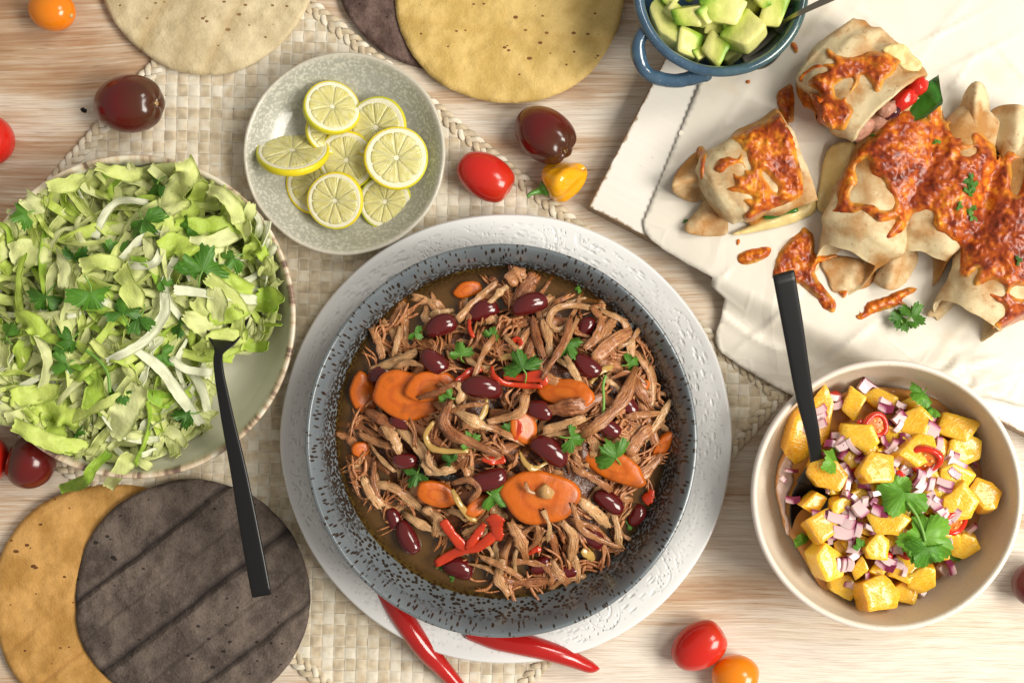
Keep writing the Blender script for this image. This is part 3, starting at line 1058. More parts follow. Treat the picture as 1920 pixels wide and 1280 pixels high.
def build_peppers():
    # habanero
    m = Mt('habanero_skin', 0.15, 0.5)
    m.set('Base Color', m.mix(m.noise(m.obj, 70, 2), (0.86, 0.34, 0.008), (0.90, 0.46, 0.012)))
    m.sss(0.15, 0.004, (1, 0.5, 0.1)).set('Coat Weight', 0.4)
    p0, p1 = at(1020, 355, 0.013), at(1094, 318, 0.012)
    ax = p1 - p0
    ln = ax.length
    prof = cr([(0.0, 0.0), (0.08, 0.0085), (0.26, 0.0122), (0.48, 0.0115), (0.70, 0.0092), (0.88, 0.0066), (0.97, 0.0036), (1.0, 0.0)], 44)
    k = 56
    th = np.linspace(0, 2 * PI, k, endpoint=False)
    t, r = prof[:, 0], np.maximum(prof[:, 1], 0)
    wr = 1 + 0.20 * np.sin(t * PI)[:, None] * np.cos(3 * th + 2.4 * t[:, None] + 0.6) + 0.05 * np.cos(7 * th + 5 * t[:, None]) * np.sin(t * PI)[:, None]
    wr = wr + 0.05 * fbm(np.cos(th)[None] * 1.5 + t[:, None] * 3, np.sin(th)[None] * 1.5, 0, 4)
    V = np.stack([r[:, None] * wr * np.cos(th), r[:, None] * wr * np.sin(th), np.broadcast_to((t * ln)[:, None], wr.shape) + 0.002 * np.cos(2 * th + 1)[None] * t[:, None]], -1).reshape(-1, 3)
    mw = Matrix.Translation(p0) @ ax.to_track_quat('Z', 'Y').to_matrix().to_4x4()
    o = ob('habanero', mesh('habanero', V, gridF(44, k)), m.m, mw=mw)
    tag(o, 'wrinkled yellow orange habanero pepper with short green stem', 'pepper')
    g = simple('pepper_stem_green', (0.07, 0.19, 0.02), 0.35, 0.1, 0.3)
    P = cr([(0, 0, 0.003), (0, 0.0, -0.001), (0.0005, 0.001, -0.0045), (0.001, 0.003, -0.009), (0.000, 0.0045, -0.0125)], 16)
    V, F = tube(P[:, [0, 1, 2]], np.interp(np.linspace(0, 1, 16), [0, .2, .4, .7, 1], [0.0052, 0.0046, 0.0022, 0.0014, 0.0011]), 12)
    # the frame helper needs a sideways 'up' for a vertical tube
    T_ = np.gradient(P, axis=0)
    a = np.linspace(0, 2 * PI, 12, endpoint=False)
    rr = np.interp(np.linspace(0, 1, 16), [0, .2, .4, .7, 1], [0.0056, 0.0050, 0.0024, 0.0015, 0.0011])
    V = (P[:, None] + rr[:, None, None] * np.stack([np.cos(a), np.sin(a), 0 * a], -1)[None]).reshape(-1, 3)
    ob('stem', mesh('stem', V, [f[::-1] for f in gridF(16, 12)] + [list(range(12)), list(range(191, 179, -1))]), g, o)
    # two long red chillies tucked under the bowl
    m = Mt('red_chilli_skin', 0.17, 0.5)
    m.set('Base Color', m.mix(m.noise(m.obj, 40, 2), (0.40, 0.006, 0.006), (0.52, 0.012, 0.008)))
    m.sss(0.1, 0.003, (1, 0.2, 0.1)).set('Coat Weight', 0.4)
    m.set('Normal', m.bump(m.noise(m.obj, 90, 2), 0.0006, 0.5))
    for pts, w, lab in (([(718, 1098, .012), (752, 1152, .0175), (790, 1208, .0165), (830, 1252, .0105), (872, 1300, .0060), (890, 1322, .0052)], 21, 'long red chilli running down off the plate under the stew bowl'),
                        ([(880, 1178, .0145), (935, 1198, .0185), (1000, 1212, .0190), (1060, 1230, .0170), (1105, 1249, .0120), (1124, 1253, .0105)], 21, 'long red chilli pointing right below the stew bowl')):
        P = cr([tuple(at(*q)) for q in pts], 44)
        s = np.linspace(0, 1, 44)
        rad = L(w) * np.interp(s, [0, 0.2, 0.5, 0.8, 0.95, 1.0], [0.95, 1.0, 0.9, 0.55, 0.24, 0.06]) * (1 + 0.03 * vnoise(s * 8, 1, 0, len(lab)))
        V, F = tube(P, rad, 22)
        c = P.mean(0)
        o = ob('chilli_pepper', mesh('chilli_pepper', V - c, F), m.m, loc=tuple(c))
        tag(o, lab, 'chilli', 'red chillies under the stew bowl')


# ------------------------------------------------------------------ tortillas
def m_tortilla(name, base, alt, spot, spot_th, crease=None, ccol=None, ang=0.0, grit=0.3, bumpd=0.0006):
    m = Mt(name, 0.7, 0.25)
    o = m.obj
    a = m.noise(o, 42, 5, 0.6)
    c = m.mix(m.ramp(a, [(0.40, 0.0), (0.60, 1.0)]), tuple(x * 0.90 for x in base), tuple(min(1, x * 1.05) for x in alt))
    g = m.noise(o, 620, 3, 0.7)
    c = m.mix(m.ramp(g, [(0.52, 0.0), (0.72, grit)]), c, tuple(x * 0.35 for x in base))
    c = m.mix(m.ramp(g, [(0.28, grit * 0.8), (0.44, 0.0)]), c, tuple(min(1, x * 1.5) for x in alt))
    # scorch spots
    v = m.vor(m.map(o, (1, 1.5, 0.01), rotz=0.6), 95)
    w = m.noise(o, 16, 2)
    k = m.math('SUBTRACT', m.math('ADD', v, m.math('MULTIPLY', m.noise(o, 200, 4, 0.7), 0.22)), m.math('MULTIPLY', w, 0.40))
    c = m.mix(m.ramp(k, [(spot_th, 0.9), (spot_th + 0.05, 0.0)]), c, spot)
    bl = m.vor(o, 130, 'SMOOTH_F1')
    h = m.math('ADD', m.math('MULTIPLY', bl, -0.7), m.math('ADD', a, m.math('MULTIPLY', g, 0.3)))
    if crease:
        r = m.n('VectorRotate', 0, props={'rotation_type': 'Z_AXIS'}, Vector=o, Angle=-ang)
        q = m.n('SeparateXYZ', 0, Vector=r).node
        wob = m.math('MULTIPLY', m.math('SUBTRACT', m.noise(o, 30, 4), 0.5), 0.006)
        vy = m.math('ADD', q.outputs[1], wob)
        for off, wd, st in crease:
            d = m.math('DIVIDE', m.math('ABSOLUTE', m.math('SUBTRACT', vy, off)), wd)
            f = m.math('MULTIPLY', m.ramp(d, [(0.0, 1.0), (1.0, 0.0)]), m.math('ADD', st * 0.45, m.math('MULTIPLY', m.noise(o, 35, 3), st * 0.9)))
            c = m.mix(f, c, ccol)
            h = m.math('SUBTRACT', h, m.math('MULTIPLY', f, 0.9))
    m.set('Base Color', c)
    m.set('Normal', m.bump(h, bumpd * 3, 0.9))
    return m.m


def tortilla(x, y, rx, ry, z, mat_, label, seed, th=0.0024, tilt=(0, 0), wavy=0.0017):
    p = at(x, y, z)
    n, k = 26, 150
    a = np.linspace(0, 2 * PI, k, endpoint=False)
    q = 1 + 0.020 * fbm(np.cos(a) * 1.6 + seed, np.sin(a) * 1.6, 0, seed, 2) + 0.0035 * fbm(np.cos(a) * 16 + seed, np.sin(a) * 16, 0, seed + 2, 2)
    kx = (H - z) / H
    V, rings = [], []
    rr = np.linspace(0.02, 1, n)
    for r in rr:
        X, Y = L(rx) * kx * r * q * np.cos(a), L(ry) * kx * r * q * np.sin(a)
        Z = wavy * fbm(X * 26 + seed, Y * 26, 0, seed, 3) + th / 2 - 0.0011 * max(0, (r - 0.965) / 0.035) ** 2
        V.append(np.stack([X, Y, Z], -1))
    for r in rr[::-1]:
        X, Y = L(rx) * kx * r * q * np.cos(a), L(ry) * kx * r * q * np.sin(a)
        Z = wavy * fbm(X * 26 + seed, Y * 26, 0, seed, 3) - th / 2 + 0.0009 * max(0, (r - 0.965) / 0.035) ** 2
        V.append(np.stack([X, Y, Z], -1))
    V = np.concatenate(V)
    F = gridF(2 * n, k) + [list(range(k - 1, -1, -1)), list(range((2 * n - 1) * k, 2 * n * k))]
    o = ob('tortilla', mesh('tortilla', V, F), mat_, mw=Matrix.Translation(p) @ rot(tilt[0], tilt[1]))
    tag(o, label, 'tortilla', 'round tortillas laid round the plates')
    return o


def build_tortillas():
    br = ((0.083, 0.155, 0.075), (0.083 * 0.8, 0.135, 0.06), (0.20, 0.12, 0.04))
    pale = m_tortilla('pale_corn_tortilla', (0.60, 0.48, 0.28), (0.70, 0.585, 0.37), (0.20, 0.09, 0.03), -0.075,
                      [(0.012, 0.0075, 0.5), (-0.032, 0.006, 0.35)], (0.50, 0.35, 0.15), math.radians(62), 0.14)
    yel = m_tortilla('yellow_corn_tortilla', (0.62, 0.42, 0.125), (0.70, 0.50, 0.185), (0.16, 0.05, 0.015), -0.07,
                     [(-0.028, 0.004, 0.35), (0.03, 0.004, 0.22)], (0.55, 0.33, 0.08), math.radians(-6), 0.15)
    ora = m_tortilla('orange_corn_tortilla', (0.50, 0.26, 0.065), (0.60, 0.335, 0.105), (0.10, 0.03, 0.01), -0.085,
                     [(-0.012, 0.0028, 0.45), (0.018, 0.0025, 0.2)], (0.34, 0.13, 0.03), math.radians(38), 0.14)
    dk = m_tortilla('blue_corn_tortilla', (0.088, 0.066, 0.056), (0.155, 0.120, 0.098), (0.02, 0.014, 0.012), -0.08,
                    [(0.043, 0.0032, 0.85), (-0.004, 0.0042, 1.0), (-0.050, 0.0034, 0.8), (0.020, 0.002, 0.2), (-0.028, 0.002, 0.25)], (0.022, 0.016, 0.016), math.radians(37.5), 0.5, 0.0011)
    dk2 = m_tortilla('blue_corn_tortilla_red', (0.105, 0.062, 0.052), (0.19, 0.125, 0.105), (0.03, 0.015, 0.012), -0.08, None, None, 0, 0.55, 0.0012)
    tortilla(389, -74, 208, 213, 0.0056, pale, 'pale cream corn tortilla at the top left overlapping the placemat', 3)
    tortilla(838, -76, 211, 211, 0.0048, dk2, 'dark brown corn tortilla tucked under the yellow tortilla', 11)
    tortilla(953, -21, 216, 217, 0.0076, yel, 'yellow corn tortilla with small scorch marks above the lemon plate', 5)
    tortilla(212, 1132, 222, 228, 0.0046, ora, 'orange corn tortilla half covered by the dark grey tortilla', 17)
    tortilla(360, 1117, 221, 218, 0.0080, dk, 'dark grey brown corn tortilla with creases under the fork handle', 23, tilt=(0.0, -0.004))


# ------------------------------------------------------------------ lemon slices
def build_lemons():
    fl = Mt('lemon_flesh', 0.22, 0.5)
    stv = fl.noise(fl.map(fl.uv, (15, 3.4, 1)), 1.0, 3, 0.6)
    c = fl.mix(fl.ramp(stv, [(0.32, 0.0), (0.68, 1.0)]), (0.60, 0.53, 0.11), (0.82, 0.78, 0.42))
    fl.set('Base Color', c)
    fl.set('Normal', fl.bump(stv, 0.0009, 0.9))
    fl.sss(0.35, 0.005, (1, 0.9, 0.35))
    fl.set('Coat Weight', 0.4)
    pi_ = simple('lemon_pith', (0.86, 0.82, 0.58), 0.45, 0.3, 0.05, 0.0003, 500, sscale=0.004, sub=(1, .95, .6))
    rd = Mt('lemon_rind', 0.32, 0.5)
    g = rd.math('ADD', rd.noise(rd.obj, 22, 2), rd.math('MULTIPLY', rd.math('SUBTRACT', rd.rnd(), 0.5), 0.5))
    rd.set('Base Color', rd.mix(rd.ramp(g, [(0.42, 0.0), (0.78, 1.0)]), (0.80, 0.64, 0.012), (0.54, 0.60, 0.03)))
    rd.set('Normal', rd.bump(rd.vor(rd.obj, 900), 0.0004, 0.5))
    rd.sss(0.15, 0.003, (1, 0.8, 0.1))
    z0 = 0.0085
    spec = [  # x, y, radius px, z, tilt about x, tilt about y, squash, label
        (722, 379, 49, z0 + .0016, 0.03, -0.05, 1.0, 'thin lemon slice lowest on the right of the pile'),
        (592, 345, 56, z0 + .0012, 0.10, 0.10, 1.0, 'pale lemon slice mostly under the front green edged slice'),
        (650, 300, 54, z0 + .0040, 0.05, -0.22, 1.0, 'lemon slice half buried in the middle of the pile'),
        (616, 247, 44, z0 + .0030, -0.38, -0.30, 1.0, 'lemon slice showing only yellow rind beneath the top left slice'),
        (622, 203, 53, z0 + .0105, -0.42, -0.22, 1.0, 'lemon slice at the top left leaning on the plate rim'),
        (706, 240, 57, z0 + .0080, -0.06, 0.16, 1.0, 'wide lemon slice partly behind the upper right slice'),
        (549, 287, 67, z0 + .0105, 0.0, -0.86, 1.0, 'lemon slice standing steeply at the left of the pile'),
        (743, 297, 58, z0 + .0125, 0.10, 0.08, 1.0, 'lemon slice on top at the right with thick white pith'),
        (629, 376, 52, z0 + .0125, 0.20, -0.02, 1.0, 'green edged lemon slice on top at the front of the pile'),
    ]
    for idx, (x, y, r, z, tx, ty, sq, lab) in enumerate(spec):
        mw = Matrix.Translation(at(x, y, z)) @ rot(tx, ty, R.uniform(0, 6))
        t = thing('lemon_slice', lab, 'lemon slice', mw=mw, group='lemon slices on the grey green plate')
        r = L(r)
        th = 0.0050 if idx in (4, 6, 7, 8) else 0.0034
        k = 64
        a = np.linspace(0, 2 * PI, k, endpoint=False)
        wob = 1 + 0.012 * np.cos(3 * a + idx) + 0.01 * np.cos(2 * a + 2 * idx)
        # rind: a band round the slice
        pr = [(0.945, th / 2), (0.975, th / 2 + 0.00012), (1.0, th / 2 - 0.0005), (1.015, 0.0), (1.0, -th / 2 + 0.0005), (0.97, -th / 2), (0.945, -th / 2)]
        V = np.concatenate([np.stack([r * q * wob * np.cos(a), r * q * wob * np.sin(a), np.full(k, zz)], -1) for q, zz in pr])
        ob('rind', mesh('rind', V, [f[::-1] for f in gridF(len(pr), k)]), rd.m, t)
        pr = [(0.02, th / 2 - 0.0004), (0.5, th / 2 - 0.0004), (0.80, th / 2 - 0.0002), (0.90, th / 2 + 0.00005), (0.955, th / 2 - 0.00005), (0.955, -th / 2 + 0.0001), (0.02, -th / 2 + 0.0001)]
        V = np.concatenate([np.stack([r * q * wob * np.cos(a), r * q * wob * np.sin(a), np.full(k, zz)], -1) for q, zz in pr])
        ob('pith', mesh('pith', V, [f[::-1] for f in gridF(len(pr), k)] + [list(range(k)), list(range(7 * k - 1, 6 * k - 1, -1))]), pi_, t)
        ns = R.choice((9, 10, 10, 11))
        cut = np.cumsum([R.uniform(0.75, 1.25) for _ in range(ns)])
        cut = cut / cut[-1] * 2 * PI
        ro = R.uniform(0.80, 0.845)
        for i in range(ns):
            a0, a1 = cut[i - 1] - (2 * PI if i == 0 else 0), cut[i]
            g = 0.0065
            half, mid = (a1 - a0) / 2, (a0 + a1) / 2
            out = []
            r0 = 0.055 + g / max(0.2, math.sin(half))
            for f in np.linspace(r0, ro * 0.93, 6):
                h = half - g / f
                out.append((f, -h))
            for f in np.linspace(-0.88, 0.88, 7):
                h = (half - g / ro) * f
                out.append((ro * (1 - 0.02 * abs(f) ** 4), h))
            for f in np.linspace(ro * 0.93, r0, 6):
                out.append((f, half - g / f))
            V, uv = [], []
            cx = (0.55 * math.cos(mid), 0.55 * math.sin(mid))
            for ins, dz in ((0.0, -0.0005), (0.03, 0.00005), (0.22, 0.00035), (0.6, 0.0004)):
                for f, h in out:
                    px_, py_ = f * math.cos(mid + h), f * math.sin(mid + h)
                    px_, py_ = px_ + (cx[0] - px_) * ins, py_ + (cx[1] - py_) * ins
                    V.append((r * px_, r * py_, th / 2 + dz - 0.0001))
                    uv.append((math.atan2(py_, px_) % (2 * PI), math.hypot(px_, py_)))
            n = len(out)
            uv = np.array(uv)
            uv[:, 0] = mid + (uv[:, 0] - mid + PI) % (2 * PI) - PI
            F = gridF(4, n) + [list(range(3 * n, 4 * n))]
            ob('segment', mesh('segment', V, F, True, uv), fl.m, t)


# ------------------------------------------------------------------ cutlery
M_BLACK = simple('black_steel', (0.006, 0.006, 0.0065), 0.34, 0, 0, 0, spec=0.45)


def bar(name, pts, widths, th, mat_, parent=None, flatn=None, n=40, K=16, origin=None):
    """a flat tapering bar along points (world), rounded-rectangle section"""
    P = cr(pts, n)
    s = np.linspace(0, 1, n)
    w = np.interp(s, np.linspace(0, 1, len(widths)), widths)
    T, Sd, N = frames(P)
    a = np.linspace(0, 2 * PI, K, endpoint=False) + PI / K
    cx = np.sign(np.cos(a)) * np.abs(np.cos(a)) ** 0.35
    cz = np.sign(np.sin(a)) * np.abs(np.sin(a)) ** 0.35
    V = P[:, None] + (w[:, None, None] / 2) * cx[None, :, None] * Sd[:, None] + th / 2 * cz[None, :, None] * N[:, None]
    o = np.array(origin if origin is not None else (0, 0, 0))
    V = V.reshape(-1, 3) - o
    F = gridF(n, K) + [list(range(K - 1, -1, -1)), list(range((n - 1) * K, n * K))]
    return mesh(name, V, F)


def spoon_bowl(name, c, ax, up, ln, wd, depth, mat_, parent, origin):
    """shallow oval bowl: c tip-to-neck centre, ax towards the handle"""
    ax = Vector(ax).normalized()
    up = Vector(up).normalized()
    sd = ax.cross(up).normalized()
    up = sd.cross(ax)
    n, k = 12, 40
    a = np.linspace(0, 2 * PI, k, endpoint=False)
    V = []
    for sgn in (0, 1):
        rr = np.linspace(0.03, 1, n) if sgn == 0 else np.linspace(1, 0.03, n)
        for r in rr:
            x = r * ln / 2 * np.cos(a) * 1.0
            y = r * wd / 2 * np.sin(a) * (1 - 0.15 * np.cos(a))
            z = depth * (r * r - 1) - (0.0010 if sgn else 0) * (1 if r < 0.99 else 0.6)
            V.append(np.array(c)[None] + x[:, None] * np.array(ax)[None] + y[:, None] * np.array(sd)[None] + np.array(up)[None] * np.array(z).reshape(-1, 1) - np.array(origin)[None])
    V = np.concatenate(V)
    m = mesh(name, V, gridF(2 * n, k) + [list(range(k - 1, -1, -1)), list(range((2 * n - 1) * k, 2 * n * k))])
    return ob(name, m, mat_, parent)


def build_cutlery():
    # salad spoon: head in the lettuce, handle across the rim and over the dark tortilla
    hd = at(428, 590, 0.050)
    t = thing('salad_spoon', 'black salad spoon with its head buried in shredded lettuce', 'spoon', hd)
    pts = [at(417, 640, .0450), at(409, 680, .0545), at(425, 775, .0570), at(447, 880, .0560), at(471, 1010, .0530), at(491, 1116, .0500)]
    m = bar('handle', [tuple(p) for p in pts], [L(40), L(15), L(17), L(21), L(25), L(29), L(33), L(35), L(35)], 0.0030, M_BLACK, origin=hd)
    ob('handle', m, M_BLACK, t)
    spoon_bowl('spoon_head', at(427, 588, .0370), at(409, 680, .053) - at(427, 588, .0370), (0.2, 0, 1), L(150), L(78), 0.006, M_BLACK, t, hd)
    # salsa spoon: leans on the rim of the sand coloured bowl
    hd = at(1512, 935, 0.030)
    t = thing('salsa_spoon', 'black serving spoon leaning on the rim of the salsa bowl', 'spoon', hd)
    pts = [at(1509, 905, .031), at(1518, 884, .036), at(1529, 866, .0425), at(1524, 815, .0530), at(1508, 740, .0655), at(1488, 620, .0840), at(1469, 512, .1000)]
    m = bar('handle', [tuple(p) for p in pts], [L(30), L(20), L(19), L(22), L(27), L(32), L(36), L(37)], 0.0030, M_BLACK, origin=hd)
    ob('handle', m, M_BLACK, t)
    spoon_bowl('spoon_head', at(1524, 965, .0265), at(1513, 900, .034) - at(1524, 965, .0265), (-0.25, 0.1, 1), L(150), L(84), 0.007, M_BLACK, t, hd)
    # metal spoon in the avocado
    st = Mt('dull_steel', 0.28, 0.5)
    st.set('Metallic', 1.0).set('Base Color', (0.30, 0.27, 0.22, 1))
    hd = at(1440, 70, 0.050)
    t = thing('avocado_spoon', 'worn metal spoon resting in the bowl of avocado', 'spoon', hd)
    pts = [at(1458, 62, .052), at(1475, 40, .0605), at(1505, 22, .0735), at(1560, -4, .083), at(1640, -42, .090)]
    ob('handle', bar('handle', [tuple(p) for p in pts], [L(16), L(9), L(9), L(12), L(18)], 0.0022, st.m, origin=hd), st.m, t)
    spoon_bowl('spoon_head', at(1436, 82, .0475), at(1470, 45, .057) - at(1436, 82, .0475), (0.1, 0.1, 1), L(110), L(66), 0.006, st.m, t, hd)


build_tomatoes()
build_peppers()
build_tortillas()
build_lemons()
build_cutlery()

# ------------------------------------------------------------------ ribbons of food
def ribbon(P, w, th, rng, ridges=9, ridge=0.35, fray=0.12, taper=0.55, roll=0.0, M=None, twist=0.0):
    """closed grooved strip along P (world points): shredded meat and the like"""
    n = len(P)
    s = np.linspace(0, 1, n)
    T, Sd, N = frames(P)
    if roll or twist:
        a = roll + twist * (s - 0.5)
        c, q = np.cos(a)[:, None], np.sin(a)[:, None]
        Sd, N = Sd * c + N * q, N * c - Sd * q
    K = ridges * 2 + 2
    a = np.linspace(0, 2 * PI, K, endpoint=False)
    amp = np.array([rng.uniform(-1, 1) for _ in range(K)]) * 0.6 + np.where(np.arange(K) % 2, 0.5, -0.5)
    sd = rng.randrange(9999)
    g = 1 + ridge * amp[None] * (0.65 + 0.5 * vnoise(s[:, None] * 3, np.arange(K)[None] * 2.1, 0, sd))
    wf = (1 - taper * np.abs(2 * s - 1) ** rng.uniform(2.5, 5)) * (1 + 0.30 * vnoise(s * 3.5, 0, 0, sd + 1) + 0.16 * vnoise(s * 11, 4, 0, sd + 2))
    y = np.cos(a)[None] * (w / 2) * wf[:, None] * (0.8 + 0.2 * g)
    z = np.sin(a)[None] * (th / 2) * g * (0.5 + 0.5 * wf[:, None])
    e = np.array([rng.uniform(-1, 1) for _ in range(K)]) * fray
    ln = np.linalg.norm(np.diff(P, axis=0), axis=1).sum()
    sh = np.zeros((n, K))
    sh[0] = -np.abs(e) * ln
    sh[1] = -np.abs(e) * 0.35 * ln
    sh[-1] = np.abs(np.roll(e, 3)) * ln
    sh[-2] = np.abs(np.roll(e, 3)) * 0.35 * ln
    V = P[:, None] + y[..., None] * Sd[:, None] + z[..., None] * N[:, None] + sh[..., None] * T[:, None]
    V = V + (0.07 * th) * vnoise(s[:, None] * 9, np.arange(K)[None] * 3.3, 2, sd + 4)[..., None] * (N + 0.6 * Sd)[:, None]
    V = V.reshape(-1, 3)
    uv = np.stack([np.tile(np.arange(K) / K, n), np.repeat(s * ln, K)], -1)
    F = gridF(n, K) + [list(range(K - 1, -1, -1)), list(range((n - 1) * K, n * K))]
    return V, F, uv


def local(V):
    V = np.asarray(V)
    c = V.mean(0)
    return V - c, tuple(c)


# ------------------------------------------------------------------ beef stew
ZB = 0.0425
HEAP = [(905, 548), (960, 512), (1020, 522), (1085, 560), (1140, 575), (1200, 622), (1238, 715), (1258, 760), (1252, 860), (1205, 955), (1165, 1035), (1085, 1085), (1000, 1105), (930, 1122), (872, 1060), (800, 1040), (735, 985), (682, 930), (652, 870), (652, 775), (672, 712), (694, 660), (728, 598), (790, 566), (850, 562)]


def stew_z(x, y):
    """height of the heap at a photo point (arrays)"""
    x, y = np.asarray(x, float), np.asarray(y, float)
    d = polydist(x, y, HEAP)
    ins = inpoly(x, y, HEAP)
    k = np.where(ins, sstep(-10, 170, d), 0)
    z = ZB - 0.0015 + 0.0200 * k + 0.0032 * fbm(x / 52, y / 52, 0, 41, 2) * np.where(ins, sstep(0, 60, d), 0)
    return np.where(ins, z, ZB - 0.003 - 0.00012 * np.minimum(d, 60))


def sz(x, y):
    return float(stew_z(np.array([x]), np.array([y]))[0])


def build_stew():
    rng = random.Random(11)
    # broth
    prof = cr(G['stew_prof'], 120)
    inv = (Matrix.Translation(G['stew_c']) @ rot(-G['stew_tilt'])).inverted()
    k = 140
    a = np.linspace(0, 2 * PI, k, endpoint=False)
    edge = []
    for t in a:
        lo, hi = 0.05, 0.125
        for _ in range(24):
            r = (lo + hi) / 2
            q = inv @ Vector((G['stew_c'].x + r * math.cos(t), G['stew_c'].y + r * math.sin(t), ZB))
            if math.hypot(q.x, q.y) < np.interp(q.z, prof[:, 1], prof[:, 0]):
                lo = r
            else:
                hi = r
        edge.append(lo + 0.0004)
    edge = np.array(edge)
    V, ed = [], []
    for f, dz in ((0.05, 0), (0.3, 0), (0.5, 0), (0.7, 0), (0.8, 0), (0.88, 0), (0.94, 0), (0.98, 0.0001), (1.0, 0.0007)):
        V.append(np.stack([edge * f * np.cos(a), edge * f * np.sin(a), np.full(k, dz)], -1))
        ed += [f] * k
    V = np.concatenate(V)
    m = Mt('beef_broth', 0.10, 0.5)
    q = m.n('SeparateXYZ', 0, Vector=m.uv).node
    nz = m.noise(m.obj, 45, 4, 0.6)
    c = m.mix(nz, (0.085, 0.036, 0.007), (0.155, 0.075, 0.016))
    m.set('Base Color', c)
    m.set('Coat Weight', 0.5)
    m.set('Normal', m.bump(m.noise(m.obj, 90, 3), 0.0005, 0.4))
    # the broth is shallow and clear along its edge
    tr = m.n('BsdfTransparent', Color=(0.74, 0.56, 0.22, 1))
    mx = m.t.nodes.new('ShaderNodeMixShader')
    m.t.links.new(m.ramp(q.outputs[0], [(0.80, 0.08), (0.93, 0.28), (0.99, 0.85)]), mx.inputs[0])
    m.t.links.new(m.b.outputs[0], mx.inputs[1])
    m.t.links.new(tr, mx.inputs[2])
    m.t.links.new(mx.outputs[0], m.t.nodes['Material Output'].inputs[0])
    uv = np.stack([np.array(ed), np.zeros(len(ed))], -1)
    o = ob('broth', mesh('broth', V, gridF(9, k) + [list(range(k - 1, -1, -1))], True, uv), m.m, loc=(G['stew_c'].x, G['stew_c'].y, ZB))
    tag(o, 'brown oily broth round the heap of beef in the speckled bowl', 'broth')

    # ---- materials
    bf = Mt('braised_beef', 0.36, 0.5)
    st = bf.noise(bf.map(bf.uv, (14, 90, 1)), 1.0, 4, 0.65)
    bl = bf.noise(bf.obj, 130, 4, 0.6)
    f = bf.math('ADD', bf.math('MULTIPLY', st, 0.75), bf.math('ADD', bf.math('MULTIPLY', bf.rnd(), 0.40), bf.math('MULTIPLY', bl, 0.35)))
    c = bf.ramp(f, [(0.38, (0.115, 0.027, 0.008)), (0.54, (0.32, 0.100, 0.029)), (0.72, (0.54, 0.225, 0.078)), (0.95, (0.77, 0.46, 0.21))])
    c = bf.mix(bf.ramp(bf.noise(bf.obj, 420, 2), [(0.66, 0.0), (0.74, 0.7)]), c, (0.075, 0.022, 0.010))
    c = bf.mix(bf.ramp(bf.noise(bf.pos(), 36, 3), [(0.56, 0.0), (0.72, 0.45)]), c, (0.34, 0.085, 0.018))
    bf.set('Base Color', c)
    bf.set('Normal', bf.bump(bf.math('ADD', st, bf.math('MULTIPLY', bl, 0.6)), 0.0026, 1.0))
    bf.sss(0.10, 0.002, (1, 0.4, 0.2))
    bf.set('Coat Weight', 0.5)
    bf.set('Coat Roughness', 0.16)
    base = simple('beef_under_layer', (0.14, 0.048, 0.020), 0.25, 0, 0.5, 0.0016, 220)
    bean = Mt('kidney_bean_skin', 0.14, 0.5)
    bean.set('Base Color', bean.mix(bean.noise(bean.obj, 90, 3), (0.060, 0.004, 0.0045), (0.135, 0.009, 0.009)))
    bean.set('Coat Weight', 0.45)
    bean.set('Coat Roughness', 0.05)
    bean.set('Normal', bean.bump(bean.noise(bean.obj, 260, 3), 0.0003, 0.4))
    car = Mt('cooked_carrot', 0.36, 0.4)
    cn = car.noise(car.obj, 70, 3)
    cc = car.mix(cn, (0.52, 0.100, 0.004), (0.66, 0.155, 0.006))
    cc = car.mix(car.ramp(car.noise(car.obj, 520, 2), [(0.70, 0.0), (0.76, 0.7)]), cc, (0.22, 0.06, 0.01))
    vf = car.math('ADD', car.n('SeparateXYZ', 0, Vector=car.uv), car.math('MULTIPLY', car.math('SUBTRACT', car.noise(car.obj, 160, 3), 0.5), 0.22))
    cc = car.mix(car.ramp(vf, [(0.30, 0.0), (0.40, 0.4), (0.46, 0.4), (0.56, 0.0)]), cc, (0.38, 0.055, 0.002))
    cc = car.mix(car.ramp(vf, [(0.18, 0.4), (0.36, 0.0)]), cc, (0.62, 0.17, 0.012))
    cc = car.mix(car.ramp(car.noise(car.obj, 75, 3), [(0.56, 0.0), (0.68, 0.55)]), cc, (0.24, 0.050, 0.008))
    car.set('Base Color', cc)
    car.sss(0.25, 0.003, (1, 0.4, 0.08)).set('Coat Weight', 0.3).set('Coat Roughness', 0.25)
    car.set('Normal', car.bump(car.noise(car.obj, 150, 4), 0.0009, 0.7))
    pep = Mt('cooked_red_pepper', 0.22, 0.5)
    pep.set('Base Color', pep.mix(pep.noise(pep.obj, 130, 3), (0.42, 0.018, 0.006), (0.66, 0.060, 0.010)))
    pep.sss(0.15, 0.002, (1, 0.3, 0.1)).set('Coat Weight', 0.4)
    oni = Mt('cooked_onion', 0.22, 0.5)
    oni.set('Base Color', oni.mix(oni.noise(oni.map(oni.uv, (8, 60, 1)), 1.0, 3), (0.40, 0.22, 0.045), (0.60, 0.40, 0.13)))
    oni.sss(0.3, 0.003, (1, 0.8, 0.3)).set('Coat Weight', 0.4)

    # ---- dark moist layer under everything
    Vp, T, D = fill(HEAP, 13)
    z = stew_z(Vp[:, 0], Vp[:, 1]) - 0.0045 + 0.0014 * fbm(Vp[:, 0] / 14, Vp[:, 1] / 14, 0, 9, 2)
    z = np.where(D < 6, ZB - 0.002, z)
    P = wpx(Vp, z)
    T = fixwind(P, T)
    P, F = solid(P, T, 0.003)
    P, c0 = local(P)
    tag(ob('stew_under_layer', mesh('stew_under_layer', P, F), base, loc=c0), 'dark moist mass of stew between and below the beef shreds', None, None, 'stuff')

    # ---- listed items
    feat = []      # (x, y, radius px) kept clear of shreds
    marks = []
    G_be = 'kidney beans in the beef stew'
